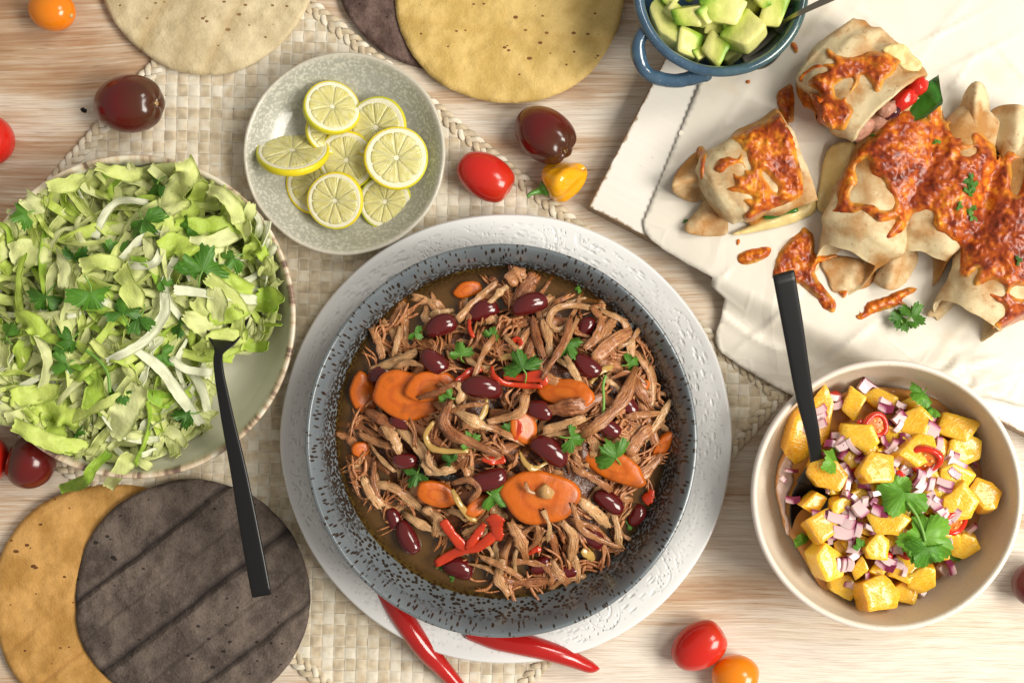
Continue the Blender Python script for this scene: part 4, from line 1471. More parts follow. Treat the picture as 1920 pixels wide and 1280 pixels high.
    beans = [(993, 573, 72, 18, 5, 'top kidney bean with wet highlights below the pale fatty beef'),
             (906, 585, 62, 20, 1, 'kidney bean partly under meat left of the topmost bean'),
             (827, 613, 62, 22, 3.5, 'kidney bean at upper left with one end shining'),
             (815, 676, 60, -35, 2, 'kidney bean above the large left carrot slice'),
             (716, 703, 54, 14, 0.5, 'kidney bean at the broth edge above the leftmost carrot'),
             (902, 729, 78, -8, 4.5, 'long kidney bean left of the red pepper strips in the centre'),
             (1101, 685, 60, -35, 3.5, 'kidney bean at upper right with a green fleck'),
             (1099, 617, 50, 60, 0.5, 'kidney bean half hidden beside the upstanding beef strip'),
             (1010, 771, 54, -15, 3, 'kidney bean left of the ribbed piece of beef'),
             (1028, 847, 80, -33, 5, 'big smooth kidney bean in the middle above the round carrot'),
             (1142, 800, 50, -35, 3, 'kidney bean right of the long slanting beef piece'),
             (1178, 757, 50, -55, 1, 'kidney bean under beef threads near the right side'),
             (759, 862, 48, -5, 3, 'round looking kidney bean at the left side'),
             (915, 896, 72, 14, 3, 'kidney bean just above the large coriander leaf'),
             (1140, 942, 66, -32, 4.5, 'kidney bean at lower right with two highlights'),
             (1108, 1009, 54, -35, 1, 'kidney bean under the long bent beef strip at lower right'),
             (766, 1006, 70, -64, 4, 'kidney bean standing out of the broth at lower left'),
             (858, 1066, 62, -20, 3.5, 'glossy kidney bean in broth below the red pepper strips'),
             (1012, 1058, 46, 30, 0.5, 'dark wrinkled kidney bean near the bottom of the heap'),
             (1066, 1069, 44, 10, 0.5, 'small dark kidney bean close to the bottom right broth'),
             (737, 973, 46, -70, 0.5, 'kidney bean tucked behind the lower left one in broth'),
             (1192, 965, 46, 60, 0.5, 'kidney bean at the far right lower edge of the heap'),
             (752, 792, 46, -15, 0, 'dark kidney bean below the large left carrot slice')]
    names = ['the top bean', 'the upper left dark bean', 'the shiny upper left bean', 'the bean above the left carrot', 'the bean at the left broth edge', 'the long bean by the pepper', 'the bean with green fleck', 'the bean at the upper right', 'the bean by the ribbed beef', 'the big central bean', 'the bean right of centre', 'the thread covered right bean', 'the round left bean', 'the bean above the coriander', 'the two highlight bean', 'the lower right hidden bean', 'the lower left broth bean', 'the glossy bottom bean', 'the wrinkled bottom bean', 'the small bottom bean', 'the tucked lower left bean', 'the far right low bean', 'the bean below the left carrot']
    for (x, y, ln, ang, up, lab), nm in zip(beans, names):
        ln = ln * 0.93
        n, k = 22, 24
        u = np.linspace(0, PI, n)
        t = -np.cos(u)
        aw = ln * 0.285 if ln > 58 else ln * 0.34
        r = np.sin(u) ** 0.72
        b = np.linspace(0, 2 * PI, k, endpoint=False)
        bend = 0.17 * (1 - t * t)
        X = np.broadcast_to((L(ln) / 2 * t)[:, None], (n, k))
        Y = L(aw) * r[:, None] * np.cos(b) * (1 + 0.06 * t[:, None]) + L(ln) * bend[:, None] * 0.35
        Z = L(aw) * 0.88 * r[:, None] * np.sin(b)
        V = np.stack([X, Y, Z], -1).reshape(-1, 3)
        p = at(x, y, sz(x, y) + up * 0.001 + L(aw) * 0.22)
        flip = 1 if rng.random() < 0.5 else -1
        mw = Matrix.Translation(p) @ rot(rng.uniform(-.5, .5) + (PI if flip < 0 else 0), rng.uniform(-.15, .15), math.radians(ang))
        tag(ob('kidney_bean', mesh('kidney_bean', V, [q[::-1] for q in gridF(n, k)]), bean.m, mw=mw), lab, 'bean', G_be)
        marks.append((nm, x, y))
        if up >= 2:
            c, s = math.cos(math.radians(ang)), -math.sin(math.radians(ang))
            for d in (-0.3, 0, 0.3):
                feat.append((x + d * ln * c, y + d * ln * s, ln * 0.24))
    G_ca = 'carrot slices in the beef stew'
    carrots = [(760, 742, 60, 42, -22, 4.5, 0.05, 'large irregular carrot slice at the left of the stew', 'the large left carrot'),
               (808, 724, 48, 27, 8, 1.0, 0.10, 'carrot slice tucked behind the large left carrot slice', 'the carrot behind it'),
               (681, 737, 24, 38, 10, 1.5, 0.25, 'leftmost carrot slice against the broth edge', 'the leftmost carrot'),
               (1062, 738, 52, 27, -12, 3.0, -0.25, 'carrot slice under the ribbed beef right of the red pepper', 'the carrot above the ribbed beef'),
               (981, 800, 25, 31, 20, 3.0, 0.30, 'small wedge of carrot beside a scrap of red pepper in the centre', 'the central carrot wedge'),
               (1012, 931, 70, 47, -4, 5.0, 0.05, 'biggest round carrot slice with a piece of garlic on top', 'the biggest round carrot'),
               (820, 926, 40, 23, -18, 3.5, 0.20, 'carrot chunk at lower left below a coriander sprig', 'the lower left carrot'),
               (1150, 872, 62, 27, -28, 2.5, -0.10, 'long carrot piece at the right under coriander', 'the long right carrot'),
               (877, 543, 27, 15, 15, 1.5, 0.10, 'carrot piece floating in the broth at the top', 'the top floating carrot'),
               (1241, 836, 13, 30, -28, 2.0, 0.30, 'narrow carrot piece at the right broth edge', 'the right edge carrot'),
               (676, 842, 17, 15, 0, 2.0, 0.30, 'small carrot nub at the left edge of the heap', 'the small left carrot nub'),
               (1196, 722, 22, 13, 0, 1.0, 0.20, 'small carrot bit at the upper right among beef threads', 'the small upper right carrot'),
               (895, 948, 26, 14, 40, 0.5, 0.20, 'carrot sliver left of the large coriander leaf', 'the carrot sliver by coriander')]
    for i, (x, y, rx, ry, ang, up, tl, lab, nm) in enumerate(carrots):
        k = 40
        a = np.linspace(0, 2 * PI, k, endpoint=False)
        w = 1 + 0.045 * np.cos(3 * a + i) + 0.025 * np.cos(5 * a + 2 * i) + 0.03 * vnoise(np.cos(a) * 4, np.sin(a) * 4, i, 6)
        th = L(15)
        rows = []
        for f, zz in ((0.05, 0.53), (0.5, 0.52), (0.86, 0.48), (0.96, 0.32), (1.0, 0.0), (1.0, -0.2), (0.95, -0.5), (0.05, -0.5)):
            X, Y = L(rx) * w * f * np.cos(a), L(ry) * w * f * np.sin(a)
            rows.append(np.stack([X, Y, th * zz + 0.0004 * vnoise(X * 160, Y * 160, i, 3)], -1))
        V = np.concatenate(rows)
        F = [q[::-1] for q in gridF(8, k)] + [list(range(k)), list(range(8 * k - 1, 7 * k - 1, -1))]
        p = at(x, y, max(sz(x, y), ZB - 0.001) + up * 0.001)
        mw = Matrix.Translation(p) @ rot(tl * 0.6, tl, math.radians(ang))
        tag(ob('carrot_slice', mesh('carrot_slice', V, F, True, np.stack([np.repeat([0.05, 0.5, 0.86, 0.96, 1.0, 1.0, 0.95, 0.05], k), np.zeros(8 * k)], -1)), car.m, mw=mw), lab, 'carrot', G_ca)
        marks.append((nm, x, y))
        if up >= 2:
            c, s = math.cos(math.radians(ang)), -math.sin(math.radians(ang))
            mx_, mn = max(rx, ry), min(rx, ry)
            if rx < ry:
                c, s = -s, c
            for d in ((-0.5, 0, 0.5) if mx_ > 1.4 * mn else (0,)):
                feat.append((x + d * mx_ * c, y + d * mx_ * s, mn * 0.95))

    def strip(pts, w, th, mat_, name, lab, cat, group, up=0.004, ridges=5, roll=0.0, fray=0.03, n=22, arch=0.0):
        q = cr(pts, n)
        z = np.maximum(stew_z(q[:, 0], q[:, 1]), ZB - 0.001) + up + arch * np.sin(np.linspace(0, PI, n))
        P = wpx(q, z)
        V, F, uv = ribbon(P, L(w), L(th), rng, ridges, 0.12, fray, 0.35, roll)
        V, c0 = local(V)
        o = tag(ob(name, mesh(name, V, F, True, uv), mat_, loc=c0), lab, cat, group)
        mid = q[n // 2]
        return o, mid
    G_pe = 'red pepper strips in the beef stew'
    for pts, w, up, lab, nm in [([(922, 688), (926, 706), (945, 718), (975, 722), (1015, 724)], 11, 6, 'curled red pepper ring in the centre of the stew', 'the curled red pepper'),
                            ([(945, 703), (975, 708), (1012, 706), (1022, 722)], 16, 6, 'broad red pepper piece inside the curled ring', 'the broad central pepper'),
                            ([(856, 716), (880, 700), (902, 692)], 15, 5, 'red pepper strip left of the curled ring', 'the left centre pepper'),
                            ([(950, 788), (968, 800), (960, 822)], 22, 5, 'red pepper scrap beside the central carrot wedge', 'the pepper by the carrot wedge'),
                            ([(830, 976), (848, 1002), (872, 1030)], 19, 9, 'red pepper strip pointing up left in the lower star of strips', 'the up left pepper point'),
                            ([(818, 1056), (858, 1034), (900, 1022), (935, 995)], 19, 8, 'longest red pepper strip at the bottom of the heap', 'the longest bottom pepper'),
                            ([(874, 1028), (892, 1005), (908, 982)], 15, 10, 'short upright red pepper strip in the lower star of strips', 'the upright short pepper'),
                            ([(926, 964), (930, 985), (934, 1012)], 30, 8, 'broad red pepper piece below the large coriander leaf', 'the broad lower pepper'),
                            ([(905, 858), (930, 864), (946, 858)], 17, 4, 'red pepper scrap above the long central bean', 'the pepper above the bean'),
                            ([(880, 600), (881, 618), (888, 632)], 8, 6, 'thin red pepper thread at the top left of the heap', 'the thin top pepper'),
                            ([(990, 1036), (1002, 1030), (1014, 1028)], 11, 5, 'small red pepper bit near the bottom middle', 'the small bottom pepper'),
                            ([(1208, 940), (1216, 932), (1222, 918)], 20, 4, 'red pepper chunk at the right broth edge', 'the right edge pepper'),
                            ([(960, 642), (970, 636), (978, 646)], 12, 4, 'red pepper fleck above the centre coriander', 'the fleck by the coriander')]:
        o, mid = strip(pts, w, 5, pep.m, 'red_pepper_strip', lab, 'red pepper', G_pe, up * 0.001, 4, rng.uniform(-.5, .5), arch=0.001)
        marks.append((nm, *mid))
        for q in pts:
            feat.append((q[0], q[1], w * 0.45))
    G_on = 'soft onion strips in the beef stew'
    for pts, w, up, lab, nm in [([(812, 792), (798, 815), (808, 838), (835, 845), (876, 845)], 10, 7, 'long curved amber onion strip at the left of the stew', 'the curved left onion'),
                            ([(913, 748), (908, 772), (893, 796)], 10, 7, 'amber onion strip below the long central bean', 'the onion below the bean'),
                            ([(975, 848), (985, 868), (1002, 878), (1026, 866)], 10, 5, 'amber onion strip left of the big central bean', 'the onion by the big bean'),
                            ([(848, 918), (862, 945), (880, 968), (892, 975)], 11, 7, 'onion strip slanting between lower left carrot and coriander', 'the slanting lower onion'),
                            ([(1108, 718), (1124, 698), (1148, 686)], 11, 5, 'amber onion strip at the upper right of the stew', 'the upper right onion'),
                            ([(1092, 1030), (1105, 1040), (1112, 1050)], 16, 4, 'soft onion petal at the lower right broth edge', 'the lower right onion'),
                            ([(935, 672), (955, 668), (972, 676)], 13, 4, 'onion slice left of the centre coriander', 'the onion by the coriander')]:
        o, mid = strip(pts, w, 4, oni.m, 'onion_strip', lab, 'onion', G_on, up * 0.001, 3, 0.2, arch=0.001)
        marks.append((nm, *mid))
        for q in pts:
            feat.append((q[0], q[1], w * 0.6))
    # garlic on the carrot
    V, F = tube([tuple(at(1010, 925, sz(1012, 930) + 0.0085)), tuple(at(1022, 920, sz(1012, 930) + 0.0100)), tuple(at(1036, 928, sz(1012, 930) + 0.0088))], [L(9), L(14), L(8)], 14, 0.7)
    V, c0 = local(V)
    tag(ob('garlic_piece', mesh('garlic_piece', V, F), simple('cooked_garlic', (0.56, 0.32, 0.12), 0.3, 0.3, 0.25, 0.0006, 300), loc=c0), 'pale cooked garlic piece on the biggest carrot slice', 'garlic')
    # burnt bits
    bk = simple('charred_black', (0.012, 0.009, 0.008), 0.25, 0, 0.5, 0.001, 500)
    for pts, w, lab in (([(1158, 596), (1172, 606), (1184, 618)], 30, 'charred black herb bit at the upper right of the stew'), ([(786, 888), (830, 890), (868, 902)], 15, 'long charred black scrap at the left of the stew')):
        o, mid = strip(pts, w, 7, bk, 'charred_bit', lab, 'charred bit', None, 0.004, 6, 0.1, 0.2)
        feat += [(q[0], q[1], 9) for q in pts]

    # ---- coriander on the stew
    G_ci = 'coriander leaves on the beef stew'
    cl = [(923, 625, 30, 'small pale green coriander leaf near the top of the stew', 'the small top coriander'),
          (863, 656, 40, 'curled coriander leaf at the upper left of the stew', 'the upper left coriander'),
          (783, 628, 28, 'narrow coriander leaf at the far upper left of the heap', 'the far left coriander'),
          (975, 675, 62, 'standing coriander leaf in the upper centre of the stew', 'the centre coriander'),
          (1070, 656, 46, 'coriander leaf at the upper right by a slanting beef strip', 'the upper right coriander'),
          (1188, 678, 36, 'coriander leaf near the right edge of the heap', 'the right edge coriander'),
          (836, 748, 36, 'thin dark coriander leaf beside the left carrots', 'the dark coriander by carrots'),
          (880, 822, 38, 'dark coriander leaf below the amber onion', 'the dark central coriander'),
          (950, 802, 30, 'small coriander leaf on the red pepper scrap', 'the coriander on red pepper'),
          (1083, 824, 52, 'bright coriander leaf right of the big central bean', 'the bright right coriander'),
          (1143, 847, 66, 'large frilly coriander leaf on the long right carrot', 'the frilly right coriander'),
          (838, 862, 34, 'bright coriander leaf beneath the curved onion strip', 'the bright left coriander'),
          (776, 897, 44, 'coriander sprig above the lower left carrot', 'the lower left coriander'),
          (936, 934, 60, 'large dark coriander leaf left of the biggest carrot', 'the large dark coriander'),
          (1182, 982, 18, 'tiny coriander fleck at the lower right', 'the lower right fleck'),
          (848, 1080, 18, 'coriander fleck in the broth at the bottom', 'the bottom broth fleck'),
          (822, 1060, 20, 'coriander fleck in the broth beside the red pepper tip', 'the fleck by the pepper tip'),
          (1083, 541, 16, 'coriander fleck in the broth at the upper right', 'the upper broth fleck')]
    for x, y, s_, lab, nm in cl:
        cilantro(x, y, s_ * 0.96, rng.uniform(0, 6.28), max(sz(x, y), ZB) + (0.0085 if s_ > 25 else 0.0012), lab, G_ci, (rng.uniform(-.45, .45), rng.uniform(-.45, .45)), 3, s_ > 35)
        marks.append((nm, x, y))
        feat.append((x, y, s_ * 0.40))
    q = [(1136, 703), (1131, 722), (1132, 750), (1131, 782)]
    P = wpx(cr(q, 16), np.full(16, sz(1133, 745) + 0.009))
    V, F = tube(P, L(2.6), 8)
    V, c0 = local(V)
    tag(ob('herb_stalk', mesh('herb_stalk', V, F), M_STEM, loc=c0), 'thin upright green herb stalk lying over the slanting beef piece', 'herb stalk')

    # ---- shredded beef
    G_me = 'shreds of beef in the stew'
    items = []

    def shred(pts, w, up, arch=0.0, th=None, roll=None, ridges=None, fray=None, twist=None):
        n = 20
        w = w * 0.86
        q = cr(pts, n)
        d = np.hypot(*(q[-1] - q[0]))
        z = np.maximum(stew_z(q[:, 0], q[:, 1]), ZB - 0.002) + up * 0.001 + arch * 0.001 * np.sin(np.linspace(0, PI, n)) + 0.0006 * vnoise(q[:, 0] / 9, q[:, 1] / 9, 0, 77)
        P = wpx(q, z)
        V, F, uv = ribbon(P, L(w), L(th or min(w * 0.38, 9)), rng, ridges or max(4, int(w / 2.6)), 0.62, rng.uniform(0.06, 0.24) if fray is None else fray, rng.uniform(0.08, 0.4), rng.uniform(-.5, .5) if roll is None else roll, None, rng.uniform(-1.2, 1.2) if twist is None else twist)
        V, c0 = local(V)
        o = ob('beef_shred', mesh('beef_shred', V, F, True, uv), bf.m, loc=c0)
        tag(o, None, 'beef shred', G_me)
        bent = np.linalg.norm(np.diff(q, axis=0), axis=1).sum() / (d + 1)
        look = ('broad' if w > 22 else 'thin' if w < 11 else 'narrow') + (' curled' if bent > 1.25 else ' long' if d > 80 else ' short' if d < 45 else ' frayed')
        items.append((o, q[n // 2][0], q[n // 2][1], look))
    hand = [  # pts, width, lift, arch
        ([(1112, 578), (1070, 572), (1040, 580), (1030, 602), (1044, 618), (1070, 610)], 13, 7, 0),
        ([(1112, 578), (1128, 600), (1118, 632), (1098, 652)], 16, 8, 1),
        ([(1070, 600), (1052, 650), (1022, 700)], 17, 10, 1.5),
        ([(1080, 604), (1062, 640), (1040, 672)], 12, 8, 2),
        ([(1034, 768), (1060, 764), (1092, 760), (1126, 745)], 30, 8, 1.5),
        ([(1188, 700), (1170, 745), (1140, 780), (1108, 806)], 24, 10, 2),
        ([(1180, 780), (1200, 778), (1230, 775)], 16, 7, 1),
        ([(1258, 748), (1240, 780), (1214, 820)], 13, 7, 1),
        ([(838, 765), (832, 790), (850, 815), (885, 830), (920, 845)], 22, 9, 1.5),
        ([(985, 742), (978, 770), (950, 782), (918, 790)], 18, 9, 1.5),
        ([(1024, 805), (1060, 795), (1090, 785)], 17, 7, 1),
        ([(1015, 818), (1048, 812), (1080, 808)], 12, 6, 1),
        ([(925, 634), (905, 665), (890, 705)], 13, 9, 2),
        ([(948, 632), (965, 650), (972, 668)], 11, 7, 2),
        ([(955, 528), (968, 515), (982, 512)], 30, 7, 1),
        ([(975, 560), (990, 530), (1004, 518)], 28, 6, 1),
        ([(860, 598), (890, 565), (930, 530)], 19, 7, 1),
        ([(915, 572), (935, 550), (950, 538)], 16, 7, 1),
        ([(1118, 670), (1150, 640), (1180, 625)], 30, 7, 2),
        ([(1125, 645), (1140, 615), (1150, 600)], 20, 6, 1),
        ([(1160, 650), (1182, 640), (1200, 615)], 10, 8, 1),
        ([(1062, 670), (1072, 690), (1085, 712)], 16, 8, 1),
        ([(1000, 600), (1005, 630), (1018, 665)], 20, 6, 1),
        ([(1016, 600), (1028, 635), (1030, 665)], 19, 6, 1),
        ([(700, 690), (740, 680), (775, 662)], 22, 6, 1),
        ([(738, 668), (745, 640), (750, 615)], 15, 6, 1),
        ([(740, 690), (765, 680), (795, 686)], 12, 7, 1),
        ([(808, 590), (828, 585), (848, 582)], 16, 5, 1),
        ([(684, 900), (698, 925), (712, 945)], 22, 5, 1),
        ([(702, 870), (700, 905), (714, 945)], 15, 5, 1),
        ([(655, 870), (665, 900), (672, 925)], 13, 4, 1),
        ([(1075, 950), (1090, 990), (1120, 1010), (1160, 1025)], 14, 9, 2),
        ([(1090, 940), (1115, 960), (1140, 985)], 19, 7, 1.5),
        ([(1150, 960), (1158, 990), (1160, 1020)], 17, 6, 1),
        ([(960, 985), (975, 1010), (985, 1040)], 24, 7, 1),
        ([(980, 1000), (1005, 985), (1010, 1010), (990, 1030)], 11, 8, 1),
        ([(1020, 960), (1030, 985), (1028, 1010)], 11, 10, 2),
        ([(1060, 985), (1075, 1005), (1072, 1040)], 21, 7, 1),
        ([(940, 1055), (935, 1085), (950, 1110)], 22, 6, 1),
        ([(905, 1045), (940, 1060), (975, 1082)], 13, 7, 1),
        ([(1035, 1100), (1060, 1085), (1095, 1080)], 13, 4, 1),
        ([(1020, 1060), (1035, 1080), (1030, 1095)], 13, 6, 1),
        ([(850, 770), (875, 760), (905, 758)], 10, 8, 1),
        ([(790, 745), (820, 735), (848, 722)], 14, 9, 1),
        ([(858, 720), (866, 738), (858, 752)], 16, 7, 1),
        ([(985, 905), (990, 918), (1002, 925)], 9, 13, 1),
        ([(1080, 880), (1110, 895), (1140, 915)], 17, 8, 1),
        ([(1180, 850), (1200, 820), (1225, 800)], 26, 6, 1),
        ([(1170, 910), (1205, 890), (1235, 860)], 22, 6, 1),
        ([(795, 870), (815, 885), (845, 880)], 19, 7, 1),
        ([(800, 855), (808, 872), (822, 885)], 14, 8, 1),
        ([(850, 905), (880, 900), (898, 918), (880, 940)], 11, 8, 1),
        ([(720, 800), (738, 820), (748, 845)], 22, 6, 1),
        ([(690, 770), (715, 785), (735, 800)], 19, 5, 1),
        ([(870, 1000), (900, 985), (920, 975)], 16, 6, 1),
        ([(800, 955), (820, 975), (815, 1000)], 20, 5, 1),
    ]
    for pts, w, up, arch in hand:
        shred(pts, w, up, arch, roll=rng.uniform(-.25, .25), twist=rng.uniform(-.5, .5))
    hx = np.array([q for h in hand for q in h[0]], float)
    pts = []
    for gx in np.arange(655, 1262, 29):
        for gy in np.arange(515, 1120, 29):
            x, y = gx + rng.uniform(-13, 13), gy + rng.uniform(-13, 13)
            if inpoly(np.array([x]), np.array([y]), HEAP)[0]:
                pts.append((x, y))
    rng.shuffle(pts)
    pts = pts[:236]
    for x, y in pts:
        near = min((math.hypot(x - f[0], y - f[1]) / f[2] for f in feat), default=9)
        onh = np.min(np.hypot(hx[:, 0] - x, hx[:, 1] - y)) < 16
        ln = rng.uniform(45, 112) if near > 1.6 else rng.uniform(30, 60)
        ln = min(ln, 48 + 1.7 * polydist(np.array([x]), np.array([y]), HEAP)[0])
        w = rng.choice((8, 10, 12, 15, 18, 21, 25))
        a = rng.uniform(0, PI) if rng.random() < 0.6 else rng.gauss(0.9, 0.5)
        if near < 1.35:
            up = -3.5
        elif near < 2.2:
            up = rng.uniform(-1.5, 1.0)
        else:
            up = rng.uniform(0.5, 6.0)
        if onh:
            up = min(up, 2.0)
        c, s = math.cos(a), math.sin(a)
        b = rng.uniform(-0.35, 0.35) * ln
        q = [(x - c * ln / 2, y - s * ln / 2), (x - c * ln * 0.15 + s * b * 0.6, y - s * ln * 0.15 - c * b * 0.6), (x + c * ln * 0.18 + s * b * 0.5, y + s * ln * 0.18 - c * b * 0.5), (x + c * ln / 2, y + s * ln / 2)]
        shred(q, w, up, rng.uniform(0, 2.5))
    autolabel(items, marks, 'shred of beef')
    # loose thin fibres: nobody could count them
    V, F, o = [], [], 0
    bund = (0, 0, 0, 0)
    for i in range(1300):
        if i % 6 == 0:
            bund = (rng.uniform(655, 1255), rng.uniform(520, 1110), rng.uniform(0, PI), rng.uniform(-12, 12))
        x, y = bund[0] + rng.gauss(0, 5), bund[1] + rng.gauss(0, 5)
        if not inpoly(np.array([x]), np.array([y]), HEAP)[0]:
            continue
        ln, a, b = rng.uniform(20, 72), bund[2] + rng.gauss(0, 0.22), bund[3] + rng.gauss(0, 2.5)
        c, s = math.cos(a), math.sin(a)
        q = cr([(x - c * ln / 2, y - s * ln / 2), (x + s * b, y - c * b), (x + c * ln / 2, y + s * ln / 2)], 9)
        near = min(math.hypot(x - f[0], y - f[1]) / f[2] for f in feat)
        z = np.maximum(stew_z(q[:, 0], q[:, 1]), ZB) + (rng.uniform(-0.0005, 0.0050) if near > 1.2 else -0.002)
        v, f = tube(wpx(q, z), L(rng.uniform(1.3, 3.6)) * np.array([.5, .9, 1, 1, 1, 1, .9, .7, .3]), 5)
        V.append(v)
        F += [[j + o for j in g] for g in f]
        o += len(v)
    V = np.concatenate(V)
    V, c0 = local(V)
    uv = np.stack([np.zeros(len(V)), V[:, 0] * 3], -1)
    tag(ob('beef_fibre', mesh('beef_fibre', V, F, True, uv), bf.m, loc=c0), 'loose thin threads of beef scattered over the stew', None, None, 'stuff')


build_stew()

# ------------------------------------------------------------------ lettuce salad
LHEAP = [(165, 328), (240, 318), (330, 305), (375, 338), (415, 352), (448, 364), (478, 400), (506, 435), (514, 500), (522, 570), (500, 640), (440, 665), (408, 690), (398, 750), (388, 800), (330, 840), (285, 862), (215, 868), (160, 850), (110, 845), (50, 800), (-10, 790), (-60, 700), (-60, 520), (-30, 450), (38, 392), (82, 362), (125, 340)]


def sal_z(x, y):
    x, y = np.asarray(x, float), np.asarray(y, float)
    d = polydist(x, y, LHEAP)
    ins = inpoly(x, y, LHEAP)
    k = np.where(ins, sstep(-15, 190, d), 0)
    z = 0.0215 + 0.032 * k ** 0.8 + 0.006 * fbm(x / 70, y / 70, 0, 61, 2) * np.where(ins, sstep(0, 70, d), 0)
    # near the wall of the bowl the pieces lean on it
    r = np.hypot(x - 251, y - 594)
    wall = 0.012 + 0.034 * sstep(210, 300, r)
    return np.maximum(z, wall + 0.003)


def salz(x, y):
    return float(sal_z(np.array([x]), np.array([y]))[0])


def build_salad():
    rng = random.Random(23)
    lm = Mt('iceberg_lettuce', 0.42, 0.35)
    q = lm.n('SeparateXYZ', 0, Vector=lm.uv).node
    r = lm.rnd()
    big = lm.noise(lm.pos(), 38, 3)
    k = lm.math('ADD', lm.math('MULTIPLY', r, 0.72), lm.math('MULTIPLY', big, 0.42))
    c = lm.ramp(k, [(0.28, (0.80, 0.83, 0.42)), (0.47, (0.75, 0.81, 0.29)), (0.64, (0.65, 0.77, 0.17)), (0.80, (0.50, 0.67, 0.085)), (0.95, (0.25, 0.48, 0.03))])
    vein = lm.noise(lm.map(lm.uv, (9, 42, 1), rotz=0.3), 1.0, 3, 0.6)
    c = lm.mix(lm.ramp(vein, [(0.55, 0.0), (0.66, 0.3)]), c, (0.85, 0.87, 0.50))
    edge = lm.math('ABSOLUTE', lm.math('SUBTRACT', q.outputs[0], 0.5))
    c = lm.mix(lm.ramp(edge, [(0.36, 0.0), (0.5, 0.35)]), c, (0.60, 0.74, 0.16))
    lm.set('Base Color', c)
    lm.set('Normal', lm.bump(lm.math('ADD', vein, lm.noise(lm.obj, 240, 3)), 0.0009, 0.6))
    lm.translucent(0.20, c)
    white = Mt('lettuce_rib', 0.3, 0.5)
    wn = white.noise(white.map(white.uv, (12, 160, 1)), 1.0, 4)
    white.set('Base Color', white.mix(wn, (0.72, 0.76, 0.44), (0.86, 0.87, 0.68)))
    white.set('Normal', white.bump(wn, 0.0008, 0.6))
    white.sss(0.3, 0.004, (1, 1, .6))
    # bed of lettuce below
    Vp, T, D = fill(LHEAP, 11)
    z = sal_z(Vp[:, 0], Vp[:, 1]) - 0.007 + 0.004 * fbm(Vp[:, 0] / 16, Vp[:, 1] / 16, 0, 19, 3)
    z = np.where(D < 10, 0.0160 + np.hypot(Vp[:, 0] - 251, Vp[:, 1] - 594) * 0, z)
    r_ = np.hypot(Vp[:, 0] - 251, Vp[:, 1] - 594)
    z = np.maximum(z, 0.013 + 0.034 * sstep(210, 300, r_))
    P = wpx(Vp, z)
    T = fixwind(P, T)
    P, F = solid(P, T, 0.001)
    P, c0 = local(P)
    b = simple('lettuce_under', (0.55, 0.60, 0.22), 0.5, 0, 0.45, 0.002, 120)
    tag(ob('lettuce_under_layer', mesh('lettuce_under_layer', P, F), b, loc=c0), 'packed shredded lettuce below the visible shreds', None, None, 'stuff')

    G_l = 'shreds of iceberg lettuce in the cream bowl'
    items, marks = [], []

    low = [[], [], [], 0]

    def shred(pts, w, up, mat_=None, curl=0.0, ruff=0.25, arch=0.0, zs=None, tilt=0.0, n=None, taper=0.18, cup=0.0, under=False):
        ln_ = sum(math.hypot(pts[i + 1][0] - pts[i][0], pts[i + 1][1] - pts[i][1]) for i in range(len(pts) - 1))
        n = n or max(14, int(ln_ / 5))
        k = 9
        s = np.linspace(0, 1, n)
        qq = cr(pts, n)
        if zs is not None:
            z = np.interp(s, np.linspace(0, 1, len(zs)), zs)
        else:
            z = sal_z(qq[:, 0], qq[:, 1]) + up * 0.001 + arch * 0.001 * np.sin(s * PI) + 0.0022 * vnoise(s * ln_ / 26, w, 0, rng.randrange(9999))
        P = wpx(qq, z)
        T_, Sd, N = frames(P)
        a = tilt + curl * (s - 0.5)
        ca, sa = np.cos(a)[:, None], np.sin(a)[:, None]
        Sd, N = Sd * ca + N * sa, N * ca - Sd * sa
        u = np.linspace(-1, 1, k)
        wf = (1 - taper * np.abs(2 * s - 1) ** 3) * (1 + 0.25 * vnoise(s * 3.2, 0, 0, rng.randrange(9999)))
        sd = rng.randrange(9999)
        W_ = L(w) / 2
        ru = ruff * W_ * (np.abs(u)[None] ** 1.5) * (np.sin(s[:, None] * ln_ / 9.0 + 2.2 * np.sign(u)[None] + sd) + vnoise(s[:, None] * ln_ / 14, u[None] * 2, 0, sd))
        hz = ru + cup * W_ * (u[None] ** 2) + 0.12 * W_ * vnoise(s[:, None] * ln_ / 12, u[None] * 2, 1, sd)
        y = u[None] * W_ * wf[:, None] * (1 + 0.10 * vnoise(s[:, None] * ln_ / 8, np.sign(u)[None] * 3, 2, sd))
        V = P[:, None] + y[..., None] * Sd[:, None] + hz[..., None] * N[:, None]
        # torn ends
        V[0] += T_[0] * L(w) * 0.10 * np.array([rng.uniform(-1, 1) for _ in range(k)])[:, None]
        V[-1] += T_[-1] * L(w) * 0.10 * np.array([rng.uniform(-1, 1) for _ in range(k)])[:, None]
        V = V.reshape(-1, 3)
        th = 0.0011 if mat_ is white.m else 0.0005
        Nn = np.repeat(N, k, 0)
        V2 = V - Nn * th
        F = gridF(n, k, False)
        o2 = n * k
        F2 = [[i + o2 for i in f[::-1]] for f in F]
        bd = [i * k for i in range(n)][::-1] + list(range(1, k)) + [i * k + k - 1 for i in range(1, n)] + [(n - 1) * k + j for j in range(k - 2, 0, -1)]
        sidef = [[bd[i], bd[(i + 1) % len(bd)], bd[(i + 1) % len(bd)] + o2, bd[i] + o2] for i in range(len(bd))]
        uv = np.stack([np.tile((u + 1) / 2, n), np.repeat(s * ln_ * S * 10, k)], -1)
        if under:
            low[0].append(np.vstack([V, V2]))
            low[1] += [[i + low[3] for i in f] for f in F + F2 + sidef]
            low[2].append(np.vstack([uv + [0, 3.7 * rng.random()], uv]))
            low[3] += 2 * o2
            return None
        Vv, c0 = local(np.vstack([V, V2]))
